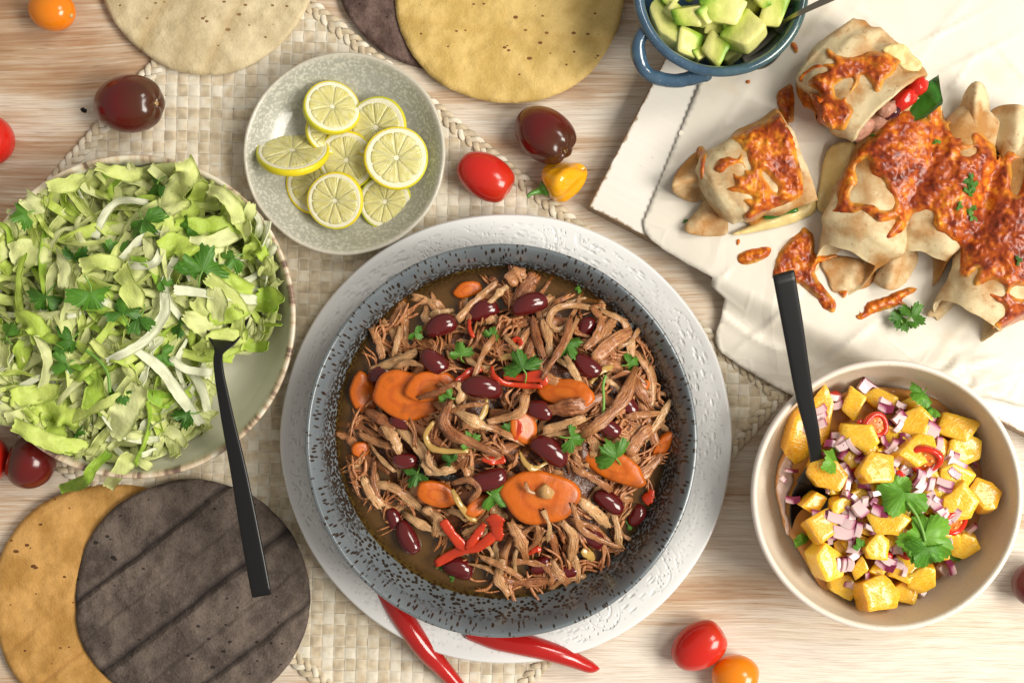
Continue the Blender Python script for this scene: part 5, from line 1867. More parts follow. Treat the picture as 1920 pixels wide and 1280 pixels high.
        o = ob('lettuce_shred', mesh('lettuce_shred', Vv, F + F2 + sidef, True, np.vstack([uv, uv])), mat_ or lm.m, loc=c0)
        tag(o, None, 'lettuce shred', G_l)
        look = 'thick white' if mat_ is white.m else ('broad' if w > 34 else 'narrow' if w < 20 else 'curly') + (' long' if ln_ > 105 else ' short' if ln_ < 65 else '')
        if zs is None or True:
            items.append([o, qq[n // 2][0], qq[n // 2][1], look + ' pale green' if mat_ is None else look])
        return o

    # coriander first: the landmarks
    G_c = 'coriander leaves on the lettuce salad'
    cl = [(150, 480, 46, 'frilly dark coriander leaf left of centre on the lettuce', 'the frilly left coriander'),
          (208, 470, 60, 'broad upright coriander leaf above the middle of the lettuce', 'the upright middle coriander'),
          (172, 568, 72, 'largest pale backed coriander leaf in the middle left of the lettuce', 'the largest pale coriander'),
          (82, 572, 66, 'dark green coriander leaf at the left of the lettuce', 'the dark left coriander'),
          (228, 576, 56, 'coriander leaf right of the largest pale one', 'the coriander by the white rib'),
          (252, 608, 56, 'dark coriander leaf left of the curved white rib', 'the dark middle coriander'),
          (290, 357, 52, 'coriander leaf near the top rim of the lettuce bowl', 'the top coriander'),
          (276, 428, 66, 'light coriander leaf in the upper middle of the lettuce', 'the light upper coriander'),
          (383, 486, 74, 'wide coriander sprig at the upper right of the lettuce', 'the wide right coriander'),
          (428, 492, 46, 'curled dark coriander tip right of the wide sprig', 'the curled right coriander'),
          (345, 428, 40, 'small coriander leaf above the wide right sprig', 'the small upper right coriander'),
          (310, 528, 32, 'little bright coriander leaf above the long white strip', 'the little bright coriander'),
          (312, 672, 42, 'coriander leaf beside the spoon neck on the lettuce', 'the coriander by the spoon'),
          (122, 646, 50, 'shadowed coriander leaf at the lower left of the lettuce', 'the shadowed left coriander'),
          (10, 618, 48, 'coriander leaf cut by the left edge of the photo', 'the cut left coriander'),
          (340, 775, 50, 'coriander leaf at the lower right of the lettuce', 'the lower right coriander'),
          (112, 690, 50, 'long dark coriander leaf at the lower left', 'the long lower left coriander'),
          (36, 405, 46, 'coriander leaf by the upper left rim of the lettuce bowl', 'the rim coriander'),
          (330, 615, 40, 'coriander leaf partly below the curved white rib', 'the coriander below the rib'),
          (150, 812, 30, 'small dark coriander leaf near the bottom of the lettuce', 'the small bottom coriander'),
          (228, 742, 46, 'coriander leaf low in the middle of the lettuce', 'the low middle coriander'),
          (355, 500, 44, 'coriander leaf left of the wide right sprig', 'the inner right coriander')]
    cc = []
    for x, y, s_, lab, nm in cl:
        marks.append((nm, x, y))
        cc.append((x, y, s_))
        cilantro(x, y, s_ * 1.02, rng.uniform(0, 6.28), salz(x, y) + 0.0080, lab, G_c, (rng.uniform(-.75, .75), rng.uniform(-.75, .75)), 3, s_ > 45)
    marks += [('the spoon neck', 405, 690), ('the spoon head', 428, 580), ('the right rim', 545, 560), ('the top rim', 250, 295), ('the lower rim', 240, 890), ('the lemon plate', 490, 420)]

    w_ = white.m
    hand = [
        ([(388, 520), (420, 545), (455, 590)], 30, 13, None, 0.5, 0.2, 2),
        ([(395, 600), (425, 590), (465, 580)], 26, 14, None, 0.5, 0.2, 2),
        ([(400, 540), (408, 580), (400, 625)], 34, 13, None, 0.5, 0.25, 2),
        ([(440, 575), (446, 610), (436, 650)], 30, 13, None, 0.5, 0.2, 2),
        ([(388, 640), (425, 634), (462, 632)], 32, 15, None, 0.4, 0.25, 2),
        ([(384, 660), (415, 655), (450, 650)], 26, 15, None, 0.4, 0.2, 1),
        ([(415, 500), (440, 530), (475, 545)], 28, 12, None, 0.5, 0.3, 2),
        ([(308, 548), (306, 590), (270, 640), (200, 678)], 20, 11, w_, 0.2, 0.05, 2),
        ([(326, 543), (370, 548), (430, 556), (482, 562)], 17, 12, w_, 0.2, 0.05, 1),
        ([(252, 655), (300, 690), (340, 745), (378, 795)], 19, 11, w_, 0.2, 0.05, 1),
        ([(322, 672), (345, 690), (370, 696), (398, 698)], 14, 11, w_, 0.2, 0.15, 1),
        ([(350, 335), (330, 365), (318, 400)], 52, 12, None, 0.3, 0.45, 3),
        ([(345, 300), (350, 325), (335, 350)], 40, 12, None, 0.3, 0.5, 3),
        ([(390, 355), (415, 362), (440, 390), (448, 418)], 28, 10, None, 0.8, 0.3, 2),
        ([(365, 560), (395, 600), (430, 640)], 34, 10, None, 0.4, 0.2, 2),
        ([(345, 590), (375, 605), (398, 622)], 34, 9, None, 0.4, 0.3, 2),
        ([(365, 660), (390, 640), (402, 622)], 22, 10, None, 0.4, 0.2, 2),
        ([(400, 656), (420, 660), (440, 665)], 28, 10, None, 0.2, 0.3, 1),
        ([(260, 720), (240, 760), (212, 815)], 46, 8, None, 0.2, 0.25, 2),
        ([(440, 590), (448, 620), (440, 660)], 28, 9, None, 0.4, 0.3, 2),
        ([(450, 640), (475, 648), (502, 650)], 24, 6, None, 0.4, 0.35, 1),
        ([(480, 560), (505, 565), (524, 572)], 44, 7, None, 0.4, 0.25, 1),
        ([(470, 440), (478, 460), (468, 490)], 30, 9, None, 1.8, 0.9, 1),
        ([(455, 465), (485, 468), (500, 480)], 26, 9, None, 1.8, 0.9, 1),
        ([(490, 485), (500, 500), (492, 512)], 22, 8, None, 1.5, 0.8, 1),
        ([(225, 505), (245, 540), (255, 580)], 36, 9, None, 0.3, 0.2, 2),
        ([(150, 500), (190, 490), (230, 500)], 30, 8, None, 0.5, 0.3, 2),
        ([(20, 480), (55, 475), (95, 470)], 48, 8, None, 0.4, 0.4, 3),
        ([(105, 470), (120, 500), (118, 540)], 22, 9, None, 0.8, 0.4, 2),
        ([(30, 600), (60, 605), (80, 640)], 40, 8, None, 0.6, 0.5, 2),
        ([(20, 745), (70, 738), (110, 735)], 34, 8, None, 0.4, 0.2, 1),
        ([(60, 785), (110, 770), (150, 790)], 56, 7, None, 0.5, 0.45, 2),
        ([(25, 795), (100, 830), (165, 840)], 34, 5, None, 0.4, 0.3, 1),
        ([(160, 690), (180, 720), (172, 770)], 38, 8, None, 0.6, 0.4, 2),
        ([(300, 470), (335, 460), (360, 480)], 46, 8, None, 0.6, 0.5, 2),
        ([(330, 420), (400, 425), (455, 430)], 34, 8, None, 0.4, 0.2, 1),
        ([(355, 455), (410, 450), (470, 425)], 26, 9, None, 0.4, 0.3, 1),
        ([(90, 350), (130, 345), (160, 330)], 24, 9, None, 0.6, 0.35, 2),
        ([(50, 365), (60, 385), (75, 400)], 30, 8, None, 0.6, 0.5, 2),
        ([(180, 312), (215, 322), (265, 330)], 26, 7, None, 0.7, 0.5, 1),
    ]
    for pts, w, up, mt, curl, ruff, arch in hand:
        shred(pts, w, up, mt, curl, ruff, arch, tilt=rng.uniform(-.2, .2))
    # two shreds hanging over the rim at the bottom
    k0 = 0.0455
    shred([(205, 848), (178, 872), (160, 900), (140, 910), (112, 917)], 24, 0, None, 0.5, 0.22, 0, zs=[0.040, k0 + .0025, 0.046, 0.030, 0.017])
    shred([(250, 850), (235, 868), (218, 892), (202, 914)], 30, 0, None, 0.4, 0.18, 0, zs=[0.041, k0 + .0025, 0.046, 0.030])
    pts = []
    for gx in np.arange(-60, 530, 33):
        for gy in np.arange(290, 880, 33):
            x, y = gx + rng.uniform(-15, 15), gy + rng.uniform(-15, 15)
            if x > -45 and inpoly(np.array([x]), np.array([y]), LHEAP)[0]:
                pts.append((x, y))
    rng.shuffle(pts)
    hx = np.array([q for h in hand for q in h[0]], float)
    for _ in range(420):
        x, y = rng.uniform(-50, 525), rng.uniform(295, 870)
        ed = polydist(np.array([x]), np.array([y]), LHEAP)[0]
        if ed < 10 or not inpoly(np.array([x]), np.array([y]), LHEAP)[0]:
            continue
        ln, a = min(rng.uniform(50, 130), 30 + ed * 1.5), rng.uniform(0, PI)
        b, c, s = rng.uniform(-0.3, 0.3) * ln, math.cos(a), math.sin(a)
        q = [(x - c * ln / 2, y - s * ln / 2), (x + s * b * 0.5, y - c * b * 0.5), (x + c * ln / 2, y + s * ln / 2)]
        shred(q, rng.uniform(10, 24), rng.uniform(-4, 1.5), None, rng.uniform(-1, 1), rng.choice((0.06, 0.12, 0.25)), rng.uniform(0, 3), tilt=rng.gauss(0, 0.4), under=True)
    Vv, c0 = local(np.concatenate(low[0]))
    tag(ob('lettuce_under_shred', mesh('lettuce_under_shred', Vv, low[1], True, np.concatenate(low[2])), lm.m, loc=c0), 'thin lettuce shreds lying under the top ones', None, None, 'stuff')
    for x, y in pts[:290]:
        near = min(math.hypot(x - c[0], y - c[1]) / c[2] for c in cc)
        onh = np.min(np.hypot(hx[:, 0] - x, hx[:, 1] - y)) < 20
        ed = polydist(np.array([x]), np.array([y]), LHEAP)[0]
        if ed < 14:
            continue
        ln = min(rng.uniform(60, 160), 40 + ed * 1.6)
        w = rng.choice((9, 11, 12, 14, 16, 18, 20, 24, 30))
        a = rng.uniform(0, PI)
        b = rng.uniform(-0.45, 0.45) * ln
        c, s = math.cos(a), math.sin(a)
        up = rng.uniform(-3, 0.5) if near < 0.75 else rng.uniform(-1, 8.0) * min(1.0, ed / 70)
        if onh:
            up = min(up, 4)
        q = [(x - c * ln / 2, y - s * ln / 2), (x - c * ln * 0.15 + s * b * 0.6, y - s * ln * 0.15 - c * b * 0.6), (x + c * ln * 0.18 + s * b * 0.5, y + s * ln * 0.18 - c * b * 0.5), (x + c * ln / 2, y + s * ln / 2)]
        m_ = white.m if (w < 17 and rng.random() < 0.30) else None
        shred(q, w, up, m_, rng.uniform(-1.1, 1.1), rng.choice((0.06, 0.12, 0.2, 0.3, 0.5)), rng.uniform(0, 5), tilt=rng.gauss(0, 0.4), cup=rng.uniform(-.5, .5))
    autolabel([tuple(i) for i in items], marks, 'lettuce shred')
    # a bent coriander stalk
    P = wpx(cr([(160, 655), (185, 675), (202, 700), (206, 735)], 20), np.full(20, salz(190, 690) + 0.011))
    V, F = tube(P, L(2.8), 8)
    V, c0 = local(V)
    tag(ob('herb_stalk', mesh('herb_stalk', V, F), M_STEM, loc=c0), 'thin bent green coriander stalk on the lettuce left of the spoon', 'herb stalk')


# ------------------------------------------------------------------ orange salsa
def poly_chunk(rx, ry, rz, rng, name, bev=0.10, sides=None):
    """irregular cut block: a bevelled, slightly skewed polygon prism"""
    ns = sides or rng.choice((4, 4, 5, 5, 6))
    a = np.sort(np.array([2 * PI * (i + rng.uniform(-.22, .22)) / ns + 0.4 for i in range(ns)]))
    rad = np.array([rng.uniform(0.9, 1.15) for _ in range(ns)])
    base = np.stack([np.cos(a) * rad, np.sin(a) * rad], -1)
    B = []
    for i in range(ns):                       # rounded corners and slightly wavy sides
        p, q, r = base[i - 1], base[i], base[(i + 1) % ns]
        u0, u1 = q + (p - q) * bev, q + (r - q) * bev
        for t in (0, 0.5, 1):
            B.append((1 - t) ** 2 * u0 + 2 * t * (1 - t) * q + t * t * u1)
        for t in (0.33, 0.66):
            B.append(u1 + (r + (q - r) * bev - u1) * t + np.array([rng.uniform(-.035, .035), rng.uniform(-.035, .035)]))
    B = np.array(B)
    n = len(B)
    sh = np.array([rng.uniform(-.18, .18), rng.uniform(-.18, .18)])
    rows = []
    tl = (rng.uniform(-.3, .3), rng.uniform(-.3, .3))
    for f, z in ((0.05, -1), (0.80, -1), (0.96, -0.9), (1.0, -0.6), (1.0, 0), (1.0, 0.6), (0.99, 0.92), (0.95, 1.0), (0.60, 1.03), (0.3, 1.04), (0.05, 1.04)):
        q = B * f + sh * (z * 0.5)
        zz = z * (1 + tl[0] * q[:, 0] + tl[1] * q[:, 1]) + 0.05 * vnoise(q[:, 0] * 3, q[:, 1] * 3, z, rng.randrange(999))
        rows.append(np.stack([q[:, 0] * rx, q[:, 1] * ry, zz * rz], -1))
    V = np.concatenate(rows)
    F = gridF(len(rows), n) + [list(range(n - 1, -1, -1)), list(range((len(rows) - 1) * n, len(rows) * n))]
    return mesh(name, V, F)


def build_salsa():
    rng = random.Random(37)
    om = Mt('orange_flesh', 0.2, 0.5)
    r = om.rnd()
    rot_ = om.n('VectorRotate', 0, props={'rotation_type': 'Z_AXIS'}, Vector=om.obj, Angle=om.math('MULTIPLY', r, 6.28))
    ves = om.noise(om.map(rot_, (300, 800, 500)), 1.0, 3, 0.6)
    vs = om.vor(om.map(rot_, (420, 900, 600)), 1.0)
    k = om.math('ADD', om.math('MULTIPLY', ves, 0.7), om.math('MULTIPLY', r, 0.35))
    c = om.ramp(k, [(0.25, (0.84, 0.37, 0.010)), (0.48, (0.90, 0.48, 0.020)), (0.68, (0.92, 0.57, 0.036)), (0.88, (0.94, 0.68, 0.13))])
    c = om.mix(om.ramp(vs, [(0.45, 0.0), (0.62, 0.25)]), c, (0.95, 0.72, 0.20))
    om.set('Base Color', c)
    om.set('Normal', om.bump(om.math('ADD', ves, om.math('MULTIPLY', vs, 0.7)), 0.00045, 0.6))
    om.sss(0.55, 0.006, (1, 0.6, 0.12)).set('Coat Weight', 0.5)
    on = Mt('red_onion', 0.25, 0.5)
    q = on.n('SeparateXYZ', 0, Vector=on.uv).node
    lay = on.noise(on.map(on.uv, (7, 1, 1)), 1.0, 2)
    c = on.ramp(on.math('ADD', q.outputs[0], on.math('MULTIPLY', on.math('SUBTRACT', lay, 0.5), 0.2)), [(0.0, (0.76, 0.60, 0.58)), (0.55, (0.72, 0.50, 0.52)), (0.80, (0.50, 0.17, 0.27)), (0.92, (0.20, 0.012, 0.055))])
    on.set('Base Color', c)
    on.sss(0.3, 0.003, (1, 0.6, 0.6)).set('Coat Weight', 0.4)
    ch = Mt('red_chilli_flesh', 0.16, 0.5)
    ch.set('Base Color', ch.mix(ch.noise(ch.obj, 120, 2), (0.58, 0.012, 0.006), (0.74, 0.045, 0.010)))
    ch.sss(0.2, 0.003, (1, 0.3, 0.1)).set('Coat Weight', 0.4)
    seed = simple('chilli_seed', (0.80, 0.58, 0.22), 0.35, 0.2)
    pc = Mt('chilli_pith', 0.3, 0.5)
    pc.set('Base Color', (0.74, 0.19, 0.03, 1))
    pc.sss(0.3, 0.003, (1, 0.4, 0.1))
    cx, cy = 1664, 940

    def zh(x, y):
        r = math.hypot((x - cx) / 205, (y - cy) / 215)
        return 0.014 + 0.024 * max(0.0, 1 - r ** 2.2)

    bc = G['salsa_c']

    def floor_z(r):
        return float(np.interp(r, [0.0, 0.050, 0.062, 0.071, 0.0765, 0.0792], [0.0063, 0.0063, 0.0088, 0.0188, 0.0353, 0.0525]))

    def inside(x, y, z, half, rz):
        """lift a piece until it clears the wall of the bowl, and hold it in from the wall"""
        for _i in range(6):
            p = at(x, y, z)
            r = math.hypot(p.x - bc.x, p.y - bc.y)
            z = max(z, min(floor_z(r + half * 0.8) + rz * 0.6, 0.046))
        p = at(x, y, z)
        dx, dy = p.x - bc.x, p.y - bc.y
        r = math.hypot(dx, dy)
        lim = float(np.interp(z - rz * 0.6, [0.0063, 0.0088, 0.0188, 0.0353, 0.0525], [0.050, 0.062, 0.071, 0.0765, 0.0792])) - half * 0.85
        if r > lim:
            p.x, p.y = bc.x + dx * lim / r, bc.y + dy * lim / r
        return p

    # pinkish juice lying at the left of the bowl
    V, T, D = fill([(1492, 840), (1474, 850), (1461, 885), (1458, 915), (1462, 945), (1470, 975), (1478, 1000), (1505, 1040), (1540, 1100), (1600, 1135), (1680, 1130), (1770, 1085), (1830, 1010), (1850, 930), (1840, 840), (1800, 775), (1720, 735), (1620, 728), (1540, 760), (1505, 800)], 7, jit=2.0, seed=4)
    P = wpx(V, np.full(len(V), 0.0205))
    P[:, 2] = 0.0205 - 0.0007 * np.clip(1 - D / 5, 0, 1) ** 2
    rr = np.hypot(P[:, 0] - bc.x, P[:, 1] - bc.y)
    f = np.minimum(1.0, 0.0712 / np.maximum(rr, 1e-6))
    P[:, 0], P[:, 1] = bc.x + (P[:, 0] - bc.x) * f, bc.y + (P[:, 1] - bc.y) * f
    rr = np.minimum(rr, 0.0712)
    T = fixwind(P, T)
    P, F = solid(P, T, np.maximum(0.0002, P[:, 2] - np.array([floor_z(q) for q in rr]) - 0.0003))
    P, c0 = local(P)
    jm = Mt('salsa_juice', 0.08, 0.5)
    jm.set('Base Color', jm.mix(jm.noise(jm.obj, 60, 3), (0.46, 0.19, 0.045), (0.60, 0.30, 0.09)))
    jm.sss(0.3, 0.004, (1, 0.6, 0.4))
    tag(ob('salsa_juice', mesh('salsa_juice', P, F), jm.m, loc=c0), 'pinkish brown juice pooled at the left inside the salsa bowl', 'juice')

    V, T, D = fill([(1490, 842), (1474, 850), (1463, 880), (1457, 912), (1462, 945), (1470, 975), (1478, 1004), (1480, 985), (1474, 955), (1478, 925), (1488, 900), (1484, 872)], 4, jit=2.2, seed=14)
    P = wpx(V, np.full(len(V), 0.0214))
    T = fixwind(P, T)
    P, F = solid(P, T, 0.0012)
    P, c0 = local(P)
    tag(ob('juice_foam', mesh('juice_foam', P, F), simple('pink_foam', (0.66, 0.47, 0.40), 0.3, 0.2, 0.15, 0.0006, 400), loc=c0), 'pale pink foamy strip of juice along the left wall of the salsa bowl', 'juice foam')

    G_o = 'orange pieces in the salsa bowl'
    marks = []
    ch_list = [(1538, 782, 38, 96, 8, 4, 'tall orange piece right of the black spoon handle', 'the tall orange piece'),
               (1598, 754, 46, 56, 3, 5, 'square orange piece at the upper middle of the bowl', 'the square top piece'),
               (1651, 749, 58, 36, 3, 2, 'long orange piece right of the square one', 'the long top piece'),
               (1606, 816, 66, 50, 35, 5, 'slanting orange piece left of the upper chilli ring', 'the slanting piece'),
               (1706, 761, 46, 30, 10, 0, 'thin orange slice below the upper coriander sprig', 'the thin top slice'),
               (1714, 794, 62, 54, 15, 5, 'orange piece between the upper chilli and large onion', 'the piece by the onion'),
               (1791, 798, 68, 54, 5, 5, 'big orange piece at the upper right', 'the big upper right piece'),
               (1716, 846, 84, 48, -20, 6, 'orange piece under the middle chilli ring', 'the piece under the chilli'),
               (1804, 842, 58, 54, 0, 5, 'orange piece at the right middle edge of the heap', 'the right middle piece'),
               (1494, 815, 50, 92, 5, -1, 'orange wedge in shadow left of the spoon', 'the shadowed wedge'),
               (1548, 889, 70, 54, 15, 6, 'orange piece with radiating streaks right of the spoon bowl', 'the streaked piece'),
               (1641, 880, 68, 52, -10, 9, 'smooth orange piece on top at the middle', 'the smooth central piece'),
               (1520, 941, 46, 44, 20, 4, 'small orange piece beside the black spoon bowl', 'the small spoon side piece'),
               (1543, 985, 62, 62, 40, 5, 'three cornered orange piece right of the spoon tip', 'the three cornered piece'),
               (1588, 935, 78, 34, -35, 3, 'narrow orange piece in the left middle', 'the narrow left piece'),
               (1661, 976, 82, 46, 10, 6, 'orange piece below the middle coriander leaf', 'the piece under the leaf'),
               (1792, 936, 56, 72, 10, 6, 'upright orange piece at the right', 'the upright right piece'),
               (1842, 929, 46, 66, -35, 2, 'outermost orange piece at the right wall of the bowl', 'the outermost right piece'),
               (1788, 885, 62, 46, 5, 6, 'orange piece with a red onion dice on it', 'the onion topped piece'),
               (1549, 1049, 62, 60, 0, 5, 'blocky orange piece at the lower left', 'the blocky lower left piece'),
               (1579, 1094, 54, 42, 25, 2, 'orange piece at the bottom left of the heap', 'the bottom left piece'),
               (1642, 1114, 74, 66, 5, 5, 'large orange piece at the bottom of the heap', 'the large bottom piece'),
               (1639, 1025, 42, 54, 0, 6, 'rounded orange piece in the lower middle', 'the rounded lower piece'),
               (1612, 1063, 26, 46, 20, 5, 'thin upright orange sliver at the lower middle', 'the thin sliver'),
               (1808, 1021, 50, 44, -18, 4, 'grainy orange piece at the lower right', 'the grainy right piece'),
               (1727, 1080, 52, 46, -10, 4, 'orange piece at the lower right below the large leaf', 'the piece below the leaf'),
               (1688, 1062, 60, 50, 0, 0, 'sunken orange piece between the bottom pieces', 'the sunken piece'),
               (1760, 990, 60, 46, 0, 1, 'orange piece under the lower chilli ring', 'the piece by the low chilli'),
               (1575, 848, 44, 34, 0, 0, 'small orange bit below the slanting piece', 'the small hidden bit'),
               (1690, 925, 60, 50, 0, 1, 'orange piece hidden under the middle coriander leaf', 'the hidden middle piece'),
               (1745, 900, 50, 60, 0, 1, 'orange piece beneath the heap of diced onion', 'the piece under the onions'),
               (1620, 985, 40, 40, 0, 1, 'sunken orange bit left of the large green leaf', 'the sunken left bit'),
               (1670, 815, 50, 44, 0, 1, 'orange bit beneath the upper chilli ring', 'the bit under the ring'),
               (1766, 845, 50, 44, 0, 1, 'orange bit between the two large right pieces', 'the bit at the right'),
               (1600, 1015, 50, 40, 0, 1, 'orange bit left of the rounded lower piece', 'the lower left bit'),
               (1700, 1105, 44, 40, 0, 0, 'orange bit between the two lowest pieces', 'the lowest bit')]
    for x, y, w, h, a, up, lab, nm in ch_list:
        z = zh(x, y) + up * 0.0016
        rz = L(min(w, h)) * 0.40
        mw = Matrix.Translation(inside(x, y, z, L(min(w, h)) * 0.5, rz)) @ rot(rng.uniform(-.25, .25), rng.uniform(-.25, .25), math.radians(-a))
        tag(ob('orange_piece', poly_chunk(L(w) * 0.56, L(h) * 0.56, rz, rng, 'orange_piece'), om.m, mw=mw), lab, 'orange piece', G_o)
        marks.append((nm, x, y))

    bits = []
    for _ in range(34):
        for _t in range(60):
            t = rng.uniform(0, 2 * PI)
            rr = math.sqrt(rng.random())
            x, y = cx + 4 + 142 * rr * math.cos(t), cy + 2 + 150 * rr * math.sin(t)
            if x > 1530 and min(math.hypot(x - c[0], y - c[1]) for c in ch_list) > 24 and min([math.hypot(x - b[1], y - b[2]) for b in bits] + [99]) > 26:
                break
        w, h = rng.uniform(26, 40), rng.uniform(24, 36)
        mw = Matrix.Translation(inside(x, y, zh(x, y) + rng.uniform(0.001, 0.006), L(w) * 0.5, L(12))) @ rot(rng.uniform(-.4, .4), rng.uniform(-.4, .4), rng.uniform(0, 6))
        o = tag(ob('orange_piece', poly_chunk(L(w) * 0.55, L(h) * 0.55, L(12), rng, 'orange_piece'), om.m, mw=mw), None, 'orange piece', G_o)
        bits.append((o, x, y, 'small'))
    autolabel(bits, marks, 'orange bit')

    # chilli rings
    G_r = 'chilli rings in the salsa bowl'
    for x, y, ra, rb, tx, ty, up, lab, nm in ((1642, 797, 24, 24, 0.05, 0.1, 14, 'upper chilli ring with two pale seeds', 'the upper chilli ring'),
                                      (1734, 861, 31, 27, 0.35, -0.35, 15, 'middle chilli ring tilted on an orange piece', 'the middle chilli ring'),
                                      (1789, 978, 26, 25, 0.4, 0.2, 13, 'lower chilli ring half covered by onion', 'the lower chilli ring'),
                                      (1562, 748, 17, 15, 0.8, 0.2, 6, 'chilli ring hidden behind the square top piece', 'the hidden top chilli')):
        t = thing('chilli_ring', lab, 'chilli ring', mw=Matrix.Translation(at(x, y, zh(x, y) + up * 0.001)) @ rot(tx, ty, rng.uniform(-.4, .4)), group=G_r)
        k = 40
        a = np.linspace(0, 2 * PI, k, endpoint=False)
        rows = []
        for f, zz in ((0.58, 0.10), (0.66, 0.42), (0.80, 0.52), (0.93, 0.42), (1.0, 0.1), (0.98, -0.5), (0.6, -0.5)):
            w = 1 + 0.06 * np.cos(3 * a + x)
            rows.append(np.stack([L(ra) * f * w * np.cos(a), L(rb) * f * w * np.sin(a), np.full(k, L(15) * zz)], -1))
        ob('flesh_ring', mesh('flesh_ring', np.concatenate(rows), [q[::-1] for q in gridF(7, k)]), ch.m, t)
        rows = [np.stack([L(ra) * f * np.cos(a), L(rb) * f * np.sin(a), L(15) * (zz + 0.10 * vnoise(np.cos(a) * 3, np.sin(a) * 3, f, 8))], -1) for f, zz in ((0.64, 0.16), (0.4, 0.22), (0.15, 0.30))]
        ob('pith', mesh('pith', np.concatenate(rows), [q for q in gridF(3, k)] + [list(range(2 * k, 3 * k))]), pc.m, t)
        for i in range(4):
            b = i * 1.6 + x
            p = (L(ra) * 0.38 * math.cos(b), L(rb) * 0.38 * math.sin(b))
            V, F = tube([(p[0] - .0008, p[1], L(6)), (p[0], p[1] + .0003, L(6.4)), (p[0] + .0009, p[1] + .0006, L(6))], [0.0003, 0.0007, 0.0003], 8, 0.6)
            ob('seed', mesh('seed', V, F), seed, t)
        marks.append((nm, x, y))
    G_s = 'bits of red chilli in the salsa'
    for x, y, a, up, lab in ((1618, 797, 60, 12, 'piece of red chilli left of the upper chilli ring'), (1683, 893, -35, 9, 'strip of red chilli above the middle coriander leaf'), (1662, 1040, 30, 9, 'red chilli bit right of the rounded lower orange piece'), (1600, 873, 20, 8, 'red chilli bit left of the smooth central orange piece'), (1808, 858, 60, 10, 'red chilli fleck by the right middle orange piece'), (1700, 1035, 20, 6, 'red chilli scrap half under the large green leaf')):
        q = [(x - 12 * math.cos(math.radians(a)), y - 12 * math.sin(math.radians(a))), (x, y + 3), (x + 12 * math.cos(math.radians(a)), y + 12 * math.sin(math.radians(a)))]
        P = wpx(cr(q, 12), np.full(12, zh(x, y) + up * 0.001))
        V, F, uv = ribbon(P, L(20), L(6), rng, 4, 0.08, 0.02, 0.3, 0.2)
        V, c0 = local(V)
        tag(ob('chilli_bit', mesh('chilli_bit', V, F, True, uv), ch.m, loc=c0), lab, 'chilli', G_s)

    # coriander
    G_c = 'coriander leaves in the salsa bowl'
    cilantro(1724, 741, 46, 2.2, 0.040, 'coriander sprig at the top right inside the salsa bowl', G_c, (0.5, 0.2), 3, soft=0.8, m_=M_CIL2)
    cilantro(1742, 768, 34, 2.4, 0.038, 'folded coriander leaf at the end of the upper sprig', G_c, (0.6, 0.7), 3, False, soft=0.8, m_=M_CIL2)
    cilantro(1558, 856, 52, 0.9, 0.046, 'coriander leaf on edge beside the spoon handle', G_c, (0.2, 0.9), 3, soft=0.8, m_=M_CIL2)
    cilantro(1692, 909, 50, -1.0, 0.056, 'upper leaf of the middle coriander pair', G_c, (0.3, -0.2), 3, False, 0.2, soft=0.8, m_=M_CIL2)
    cilantro(1683, 942, 78, 2.6, 0.057, 'middle bright coriander leaf with shining lower edge', G_c, (-0.2, 0.1), 3, False, 0.3, soft=0.8, m_=M_CIL2)
    cilantro(1712, 1012, 76, 1.5, 0.0555, 'left lobe of the large bright coriander leaf', G_c, (0.1, -0.1), 3, False, 0.3, soft=0.8, m_=M_CIL2)
    cilantro(1752, 1022, 88, -2.3, 0.0560, 'right lobe of the large bright coriander leaf', G_c, (-0.1, 0.15), 3, False, 0.3, soft=0.8, m_=M_CIL2)
    cilantro(1733, 1044, 66, 2.9, 0.0570, 'lowest lobe of the large bright coriander leaf', G_c, (-0.15, 0.0), 3, False, 0.35, soft=0.8, m_=M_CIL2)
    cilantro(1612, 1018, 24, 0.5, 0.050, 'small dark coriander bit in the lower middle', G_c, (0.2, 0.3), 3, False, soft=0.8, m_=M_CIL2)
    cilantro(1506, 1010, 34, 0.2, 0.026, 'dark coriander leaf in shadow at the spoon tip', G_c, (0.2, 0.6), 3, False, soft=0.8, m_=M_CIL2)
    cilantro(1788, 1042, 28, 0.2, 0.030, 'coriander bit under the grainy orange piece', G_c, (0.2, 0.3), 3, False, soft=0.8, m_=M_CIL2)
    P = wpx(cr([(1700, 940), (1718, 965), (1730, 995), (1735, 1015)], 16), np.full(16, 0.0570))
    V, F = tube(P, L(3), 8)
    V, c0 = local(V)
    tag(ob('herb_stalk', mesh('herb_stalk', V, F), M_STEM, loc=c0), 'green coriander stalk joining the two big leaves in the salsa', 'herb stalk')
    for a in ((1683, 942, 'the middle coriander'), (1735, 1020, 'the large coriander'), (1725, 745, 'the top coriander'), (1560, 852, 'the coriander by the handle'), (1512, 960, 'the black spoon bowl')):
        marks.append((a[2], a[0], a[1]))

    # diced onion
    items = []
    G_n = 'diced red onion in the salsa bowl'

    def dice(x, y, w, h, a, up, flip=0.0, look='pale'):
        k, n = 9, 4
        u = np.linspace(0, 1, k)
        bend = rng.uniform(0.05, 0.30)
        x0 = (u - 0.5) * L(w)
        th = L(rng.uniform(8, 13))
        rows = []
        hh = L(h) / 2
        off = bend * L(w) * ((u - 0.5) ** 2 * 4 - 0.5) * 0.5
        pro = [(-1, -0.5), (-1, 0.38), (-0.86, 0.5), (0.86, 0.5), (1, 0.38), (1, -0.5)]
        V = np.array([[(x0[i], f * hh * (1 - 0.06 * abs(2 * u[i] - 1)) + off[i], zz * th + 0.35 * bend * th * math.sin(u[i] * PI)) for f, zz in pro] for i in range(k)]).reshape(-1, 3)
        sh = 1.0 if look == 'pale' else 1.75
        ad = 0.25 if look != 'pale' else rng.uniform(-.1, .05)
